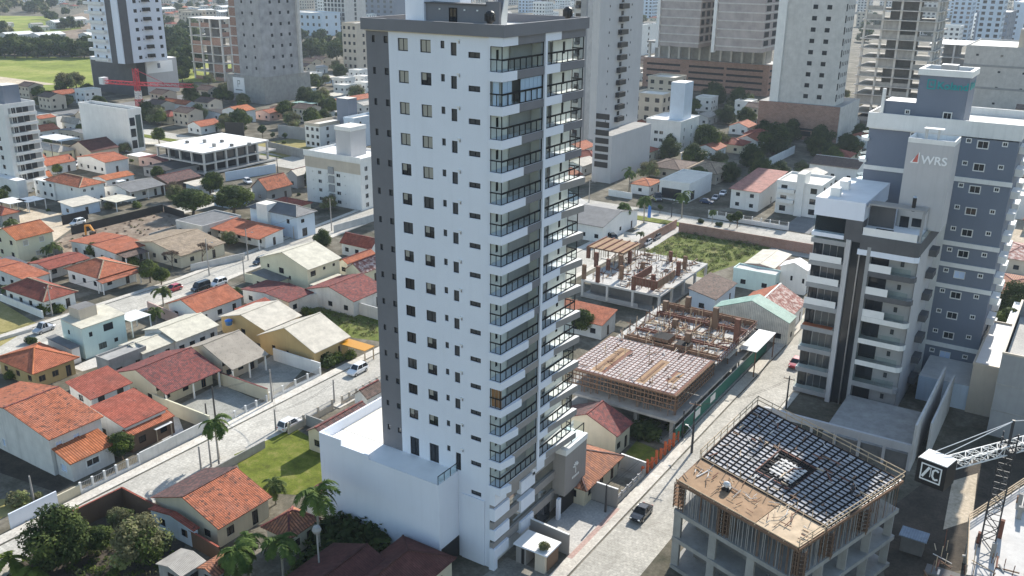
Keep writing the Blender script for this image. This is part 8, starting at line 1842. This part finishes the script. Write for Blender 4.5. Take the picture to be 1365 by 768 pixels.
# right side
place('darkbush', 'dark round bush in the front garden behind the orange fence', ZO(620, 470), 2.3); place('darkbush', 'reddish shrubs at the end of the orange fence', ZO(860, 445), 1.5)
place('small', 'small light tree behind the rose-tiled house', ZO(605, 400), 0.9)
place('mid', 'tree showing between the balconies and the rose waffle slab', zn(215, 330), 0.75, 0.4); place('olive', 'feathery tree beside the balconies left of the waffle slab', zn(190, 300), 0.6, 1.4)
place('palm', 'palm on the avenue beside the orange flat roof', zl(455, 290), 1.0); place('palm', 'palm on the forecourt left of the blue banner', zl(425, 480), 1.0, 1.0); place('palm', 'palm right of the forecourt palm beside the blue banner', zl(530, 450), 1.05, 2.0)
place('palm', 'palm at the left end of the avenue median', zl(725, 425), 1.05, 3.0); place('palm', 'palm at the right of the avenue verge', zl(880, 455), 0.55, 2.0)
place('small', 'small round tree near the right end of the avenue verge', zl(970, 470), 1.0); place('small', 'tree right of the small round avenue tree', zl(1008, 475), 1.3, 1.0); place('darkbush', 'clipped bush on the avenue verge', zl(823, 448), 0.9); place('darkbush', 'second clipped bush on the avenue verge', zl(917, 465), 0.9)
place('lowpalm', 'tiny palm at the brick wall corner of the green plot', zl(512, 540), 0.55); place('small', 'small tree on the avenue left of the median palm', zl(613, 400), 0.7)
place('mid', 'green tree mass beside the white block of flats, right of it', (940, 205), 1.6, 0.5); place('dark', 'dark tree in front of the brown hip roofs by the white block', (925, 222), 1.3, 2.5); place('olive', 'pale palm-like trees behind the dark tree by the brown roofs', (960, 200), 1.3, 1.0)
place('dark', 'dark palm-like clump left of the pink-roofed house', zl(1080, 165), 1.3, 2.0); place('dark', 'big dark tree left of the brick podium with pale tower', (1030, 207), 1.9, 0.3); place('dark', 'dark tree at the corner of the brick podium', (1088, 205), 1.4, 1.3); place('dark', 'dark tree between the brick podium and the blue building', (1128, 212), 1.5, 2.6)
place('lowpalm', 'palms at the base of the netted twin towers', (905, 140), 1.9); place('dark', 'dark trees in front of the twin tower podium', (950, 142), 1.9, 1.0); place('dark', 'dark tree beside the twin tower podium corner', (985, 148), 1.8, 3.0); place('small', 'dark shrub tree at the white block corner', zl(670, 85), 2.0)
place('dark', 'dark green tree at the right edge behind the grey building', (1348, 425), 1.25, 1.0); place('mid', 'lighter tree below the dark one at the right edge', (1340, 445), 0.8, 2.0)
place('palebush', 'potted white-flowering plant on the gatehouse roof', (0, 0), 0.7); KINDS_last = [o for o in SC.objects if o.get('label') == 'potted white-flowering plant on the gatehouse roof'][0]; KINDS_last.location = (-46.8, 80.6, 2.75)
# thicket behind the green field, woods by the tower
rn = random.Random(77)
nth = 0
for i in range(30):
    px = -10 + 150 * (i + rn.random() * 0.6) / 30; py = 77 - 4 * (i % 3)
    place('farw' if i % 4 else 'farl', 'tree in the long belt of bushes behind the bright green field', (px, py), rn.uniform(0.95, 1.4), None, 0, None, 'trees behind the green field')
for i in range(16):
    place('farw', 'tree in the dark wood between the white tower and the brick frame', (222 + 40 * rn.random(), 62 + 38 * rn.random()), rn.uniform(1.2, 1.8), None, 0, None, 'trees of the dark wood')
for i in range(14):
    place('farw' if i % 3 else 'farl', 'tree in the park behind the netted grey tower', (398 + 66 * rn.random(), 55 + 26 * rn.random()), rn.uniform(1.0, 1.5), None, 0, None, 'trees right of the netted tower')
for i in range(7):
    place('farl', 'hazy tree at the upper left corner beyond the earthworks', (-5 + 80 * rn.random(), 10 + 10 * rn.random()), rn.uniform(1.6, 2.6), None, 0, None, 'trees at the upper left corner')
place('olive', 'dry shrubby tree at the near edge of the green field', (88, 122), 1.8, 1.0); place('olive', 'second dry tree at the near edge of the green field', (102, 118), 1.6, 2.0)
# weeds and tall grass
def tufts(name, poly, n, r, mats, seed, size=0.16):
    pts = [at(*q) for q in poly]; rn = random.Random(seed); cl = []
    xs, ys = [p.x for p in pts], [p.y for p in pts]
    def ins(x, y):
        c = False
        for i in range(len(pts)):
            a, b_ = pts[i], pts[i - 1]
            if (a.y > y) != (b_.y > y) and x < (b_.x - a.x) * (y - a.y) / (b_.y - a.y) + a.x: c = not c
        return c
    while len(cl) < n:
        x, y = rn.uniform(min(xs), max(xs)), rn.uniform(min(ys), max(ys))
        if ins(x, y): cl.append((x, y, r * 0.3, r * rn.uniform(0.4, 1.1)))
    b = leaf_crown(cl, n * 26, size, mats[0], seed, 0.1, mats); o = b.build(name); o['kind'] = 'stuff'
tufts('weeds', [ZL(610, 410), ZL(830, 345), ZL(1300, 500), ZL(1300, 650), ZL(1080, 630)], 190, 0.5, ['leaf_light', 'leaf_pale', 'leaf_olive'], 3, 0.12)
tufts('weeds', [zl(530, 600), zl(745, 495), zl(1180, 560), zl(1060, 630), zl(770, 740)], 420, 0.8, ['leaf_light', 'leaf_pale', 'leaf_olive', 'leaf_mid'], 4, 0.17)
tufts('garden_plants', [zd(480, 560), zd(660, 520), zd(900, 640), zd(800, 768), zd(300, 768)], 120, 0.7, ['leaf_light', 'leaf_mid', 'leaf_olive'], 5)
tufts('rubble_plants', [(75, 325), (220, 278), (240, 300), (110, 338)], 60, 0.4, ['leaf_bare', 'leaf_olive'], 7)

# ================================================================= filler houses, far city, overhead cables, haze
FOOT = []
def foot(t):
    xs, ys = [], []
    for o in t.children_recursive if t.type == 'EMPTY' else [t]:
        if o.type != 'MESH': continue
        q = parent_off(o.parent) + o.location if o.parent else o.location
        for c in o.bound_box: xs.append(c[0] + q.x); ys.append(c[1] + q.y)
    return (min(xs), max(xs), min(ys), max(ys)) if xs else None
for o in list(SC.objects):
    if o.parent is None and o.get('category') and o['category'] not in ('tree', 'palm', 'shrub', 'tower crane', 'utility pole', 'plant', 'roof vent'):
        q = foot(o)
        if q and q[1] - q[0] < 120: FOOT.append(q)
for q in ((-105.8, -97, 0, 230), (-44, -36, 0, 230), (-600, 60, 221, 245), (-182, -160, 60, 230), (-413, -397, 240, 560), (-71, -61, 240, 720)): FOOT.append(q)
FX0, FX1, FY0, FY1 = min(at(-60, 118).x, 0), at(320, 108).x, at(135, 112).y - 6, at(320, 78).y
for q in ([ZL(590, 400), ZL(1400, 330), ZL(1400, 690), ZL(1080, 650)], [ZF(430, 520), ZF(760, 350), ZF(1400, 230), ZF(790, 680)], [zl(520, 610), zl(745, 480), zl(1210, 560), zl(760, 760)], [(66, 330), (90, 312), (222, 270), (265, 300), (190, 328)], [(312, 606), (392, 572), (448, 655)], [(-40, 415), (0, 402), (50, 432), (0, 462)], [zd(0, 800), zd(380, 500), zd(960, 560)]):
    q = [at(*c) for c in q]; FOOT.append((min(c.x for c in q), max(c.x for c in q), min(c.y for c in q), max(c.y for c in q)))
def free(x0, x1, y0, y1, g=1.5):
    return not any(x0 - g < b_ and x1 + g > a and y0 - g < d and y1 + g > c for a, b_, c, d in FOOT)
def proto(kind, w, d, ze, rise, ridge, roof, walls, **k):
    f = house('house', 'x', Vector((w / 2, -d / 2)), Vector((-w / 2, -d / 2)), Vector((w / 2, d / 2)), ze, rise, ridge, roof, walls, kind, **k); return f.t
P_H = [(proto('gable', 9, 11, 3.2, 1.7, 'y', 'tile_orange', 'white', wins={'f': 2, 'r': 2}), 9, 11, 'pale house with orange gable roof'),
       (proto('hip', 11, 10, 3.2, 1.8, 'x', 'tile_red', 'cream', wins={'f': 2, 'r': 2}), 11, 10, 'cream house with dull red hip roof'),
       (proto('gable', 8, 12, 3.4, 1.2, 'y', 'fibre', 'white_worn', wins={'r': 2}, cap=None), 8, 12, 'worn white house with grey sheet roof'),
       (proto('flat', 9, 10, 6.2, 0.5, 'y', 'membrane', 'white', wins={'f': 2, 'r': 3}), 9, 10, 'white flat-roofed two-storey house'),
       (proto('gable', 10, 9, 5.8, 1.6, 'x', 'tile_brown', 'beige', wins={'f': 3, 'r': 2}), 10, 9, 'beige two-storey house with brown roof'),
       (proto('shed_x', 7, 9, 3.0, 0.6, 'y', 'fibre_pale', 'pale_blue', wins={'r': 1}), 7, 9, 'low pale blue house with cream sheet roof'),
       (proto('gable', 16, 24, 6.0, 2.0, 'y', 'sheet_white', 'concrete_pale', cap=None, door=False), 16, 24, 'long white-roofed warehouse')]
P_B = [(block('apartment_block', 'x', -8, 8, -9, 9, 22, 6, 'white', nf=4, ns=4, ww=2, wh=1.8, par=1), 16, 18, 'pale windowed block'),
       (block('apartment_block', 'x', -9, 9, -8, 8, 34, 9, 'concrete_pale', nf=4, ns=3, ww=2.4, wh=2, par=1.2), 18, 16, 'tall grey-beige block'),
       (block('apartment_block', 'x', -7, 7, -7, 7, 15, 4, 'beige', nf=3, ns=3, ww=2, wh=1.8, par=0.8), 14, 14, 'beige four-storey block'),
       (block('apartment_block', 'x', -8, 8, -8, 8, 52, 13, 'pale_blue', nf=3, ns=4, ww=2.6, wh=2.2, par=1.5), 16, 16, 'slim pale blue tower')]
PUSED = set()
def put(pr, x, y, label, group, cat):
    k = pr[0].name
    if k not in PUSED:
        PUSED.add(k); o = pr[0]; o.location = (x, y, 0); o['label'] = label; o['group'] = group; return o
    return copy_thing(pr[0], (x, y, 0), 0, 1, label, group, cat)
FILL = 0
def fill(zone, where, picks, n, seed, tries=14, gap=1.5):
    rn = random.Random(seed); pts = [at(*q) for q in zone]; xs, ys = [p.x for p in pts], [p.y for p in pts]; got = 0
    def ins(x, y):
        c = False
        for i in range(len(pts)):
            a, b_ = pts[i], pts[i - 1]
            if (a.y > y) != (b_.y > y) and x < (b_.x - a.x) * (y - a.y) / (b_.y - a.y) + a.x: c = not c
        return c
    for _ in range(n * tries):
        if got >= n: break
        x, y = rn.uniform(min(xs), max(xs)), rn.uniform(min(ys), max(ys))
        if not ins(x, y): continue
        pr = rn.choice(picks); w, d = pr[1] / 2, pr[2] / 2
        if not free(x - w, x + w, y - d, y + d, gap): continue
        FOOT.append((x - w, x + w, y - d, y + d)); put(pr, x, y, pr[3] + ' ' + where, pr[3] + ' ' + where, 'house' if pr in P_H else 'apartment block'); got += 1
H, B = P_H, P_B
FOOT.append((at(-60, 100).x, at(330, 100).x, at(60, 122).y, at(60, 66).y))
fill([(55, 108), (135, 116), (130, 165), (50, 175), (40, 130)], 'near the green field', H[:6], 12, 1)
fill([(225, 118), (310, 120), (330, 190), (210, 195), (200, 150)], 'by the netted grey tower', H[:5], 7, 2)
fill([(395, 88), (492, 95), (492, 190), (400, 195), (380, 140)], 'among colourful roofs left of the tower top', H[:6], 22, 3)
fill([(0, 60), (130, 64), (135, 35), (0, 30)], 'among the sheds beyond the belt of bushes', [H[6], H[2], H[6]], 9, 4)
fill([(195, 4), (320, 2), (320, 60), (270, 62), (200, 56)], 'in the far quarter behind the wood', H[:6] + [H[6], B[2]], 60, 5, 10)
fill([(360, -4), (500, -4), (500, 60), (400, 60), (390, 30)], 'in the haze left of the tower top', H[:4] + B[:3], 34, 6, 10)
fill([(840, 55), (895, 60), (890, 165), (845, 200)], 'in the gap left of the twin towers', H[:6] + [B[2]], 22, 7)
fill([(840, 130), (1020, 150), (1010, 240), (850, 240)], 'in front of the netted twin towers', H[:6], 16, 8)
fill([(1150, 140), (1240, 150), (1170, 290), (1060, 240)], 'behind the blue tower block', H[:5], 10, 9)
fill([(1300, 160), (1420, 160), (1420, 420), (1330, 420)], 'at the right edge', H[:5], 14, 10)
fill([(690, -6), (900, -6), (880, 58), (790, 60), (700, 30)], 'in the haze right of the tower top', H[:4] + B + B, 60, 11, 10)
fill([(1040, -6), (1440, -6), (1440, 130), (1250, 110), (1040, 30)], 'in the haze at the upper right', B + B + H[:4], 80, 12, 10)
fill([(480, -6), (700, -6), (690, 40), (560, 30)], 'in the haze behind the tower top', B + H[:3], 30, 13)
fill([(-60, 14), (200, 12), (190, -7), (-60, -8)], 'in the farthest haze at the upper left', H[:4] + [H[6], B[2]], 40, 14)
fill([(600, 180), (840, 215), (830, 330), (650, 300)], 'behind the white tower near the avenue', H[:5], 12, 15)
fill([(0, 175), (480, 200), (480, 300), (0, 310)], 'squeezed in the middle left quarter', [H[0], H[2], H[5], H[1]], 18, 16, 14, 0.8)
fill([(0, 310), (480, 300), (480, 480), (0, 560)], 'squeezed between the yards of the left blocks', [H[5], H[2], H[0]], 14, 17, 14, 0.6)
for q in P_H + P_B:
    if q[0].name not in PUSED:
        for c in q[0].children_recursive: bpy.data.objects.remove(c)
        bpy.data.objects.remove(q[0])
# small trees of the back yards
def sow(zone, n, seed, kinds, label, smin, smax):
    rn = random.Random(seed); pts = [at(*q) for q in zone]; k = 0
    for _ in range(n * 12):
        if k >= n: break
        px, py = rn.uniform(min(q[0] for q in zone), max(q[0] for q in zone)), rn.uniform(min(q[1] for q in zone), max(q[1] for q in zone)); p = at(px, py)
        if not free(p.x - 1, p.x + 1, p.y - 1, p.y + 1, 0.3): continue
        place(rn.choice(kinds), label, (px, py), rn.uniform(smin, smax), rn.uniform(0, 6), 0, None, label); k += 1
sow([(0, 180), (480, 300)], 34, 1, ['bush', 'mid', 'darkbush', 'olive'], 'small yard tree or bush between the roofs of the middle left quarter', 0.5, 0.9)
sow([(0, 310), (470, 440)], 22, 2, ['bush', 'darkbush', 'palebush', 'lowpalm'], 'yard bush or low palm between the near left roofs', 0.5, 1.0)
sow([(380, 90), (490, 180)], 22, 3, ['mid', 'dark', 'olive'], 'tree among the colourful roofs left of the white tower top', 0.8, 1.4)
sow([(840, 130), (1150, 250)], 40, 4, ['mid', 'dark', 'olive', 'dark'], 'tree among the houses in front of the unfinished towers', 0.8, 1.5)
sow([(195, 100), (330, 180)], 22, 5, ['dark', 'mid', 'olive'], 'tree among the houses by the netted grey tower', 0.8, 1.5)
sow([(50, 100), (135, 170)], 12, 6, ['mid', 'olive'], 'tree among the houses below the green field', 0.7, 1.2)
sow([(195, 2), (320, 60)], 40, 7, ['farw', 'farl'], 'tree in the far quarter behind the wood', 0.7, 1.3)
sow([(690, 0), (1365, 60)], 60, 8, ['farw', 'farl'], 'tree in the hazy far city on the right', 0.9, 1.6)
sow([(0, 0), (190, 55)], 30, 9, ['farw', 'farl'], 'tree beyond the belt of bushes at the upper left', 0.8, 1.6)
# overhead cables
def cable(label, p, q, sag=0.7):
    p, q = Vector(p), Vector(q); b = MB()
    for dx in (0.0, 0.35):
        b.tube([p.lerp(q, i / 8) + Vector((dx, 0, -sag * 4 * (i / 8) * (1 - i / 8))) for i in range(9)], 0.018, 'rubber', 4, False)
    tag(b.build('overhead_cable'), label, 'cable')
def top_of(px, base): b_ = at(*base); return Vector((b_.x, b_.y, max(3, hz(base, px)) - 0.4))
A_ = top_of(ZM(405, 318), ZM(412, 462)); B_ = top_of(ZM(22, 505), ZM(38, 640)); C_ = top_of(ZF(1140, 245), ZF(1155, 490)); D_ = top_of(ZF(702, 370), ZF(727, 645))
cable('cable along the left street between the two kerb poles', A_, B_); cable('cable crossing the gravel court to the slim wall pole', C_, D_, 0.5); cable('cable crossing the left street to the kerb pole by the white wagon', B_, C_, 0.4)
E_, F_, G_ = top_of(ZK(860, 30), ZK(877, 342)), top_of(ZK(70, 330), ZK(78, 625)), top_of(ZD(372, 70), ZD(398, 290))
cable('cable from the villa power pole to the pole by the walking person', E_, F_, 1.2); cable('cable from the mint house pole toward the far left street', G_, F_, 2.0)
K1, K2 = top_of(ZO(1025, 205), ZO(975, 590)), top_of(zo(92, 540), zo(85, 720))
cable('cable along the right street past the green hoarding', K1, K2, 1.0); cable('cable from the tower driveway pole along the right street', top_of(zp(800, 300), zp(795, 440)), K1, 0.6)
# haze over the whole place
m = bpy.data.materials.new('haze'); m.use_nodes = True; t = m.node_tree; t.nodes.clear()
v = t.nodes.new('ShaderNodeVolumePrincipled'); v.inputs['Color'].default_value = (0.74, 0.86, 1.0, 1); v.inputs['Density'].default_value = 0.0001; v.inputs['Anisotropy'].default_value = 0.2
ou = t.nodes.new('ShaderNodeOutputMaterial'); t.links.new(v.outputs[0], ou.inputs['Volume']); M['haze'] = m
b = MB(); b.box(-9500, 9500, -450, 14500, -1.0, 152.0, 'haze'); struct(b.build('haze'), 'stuff')
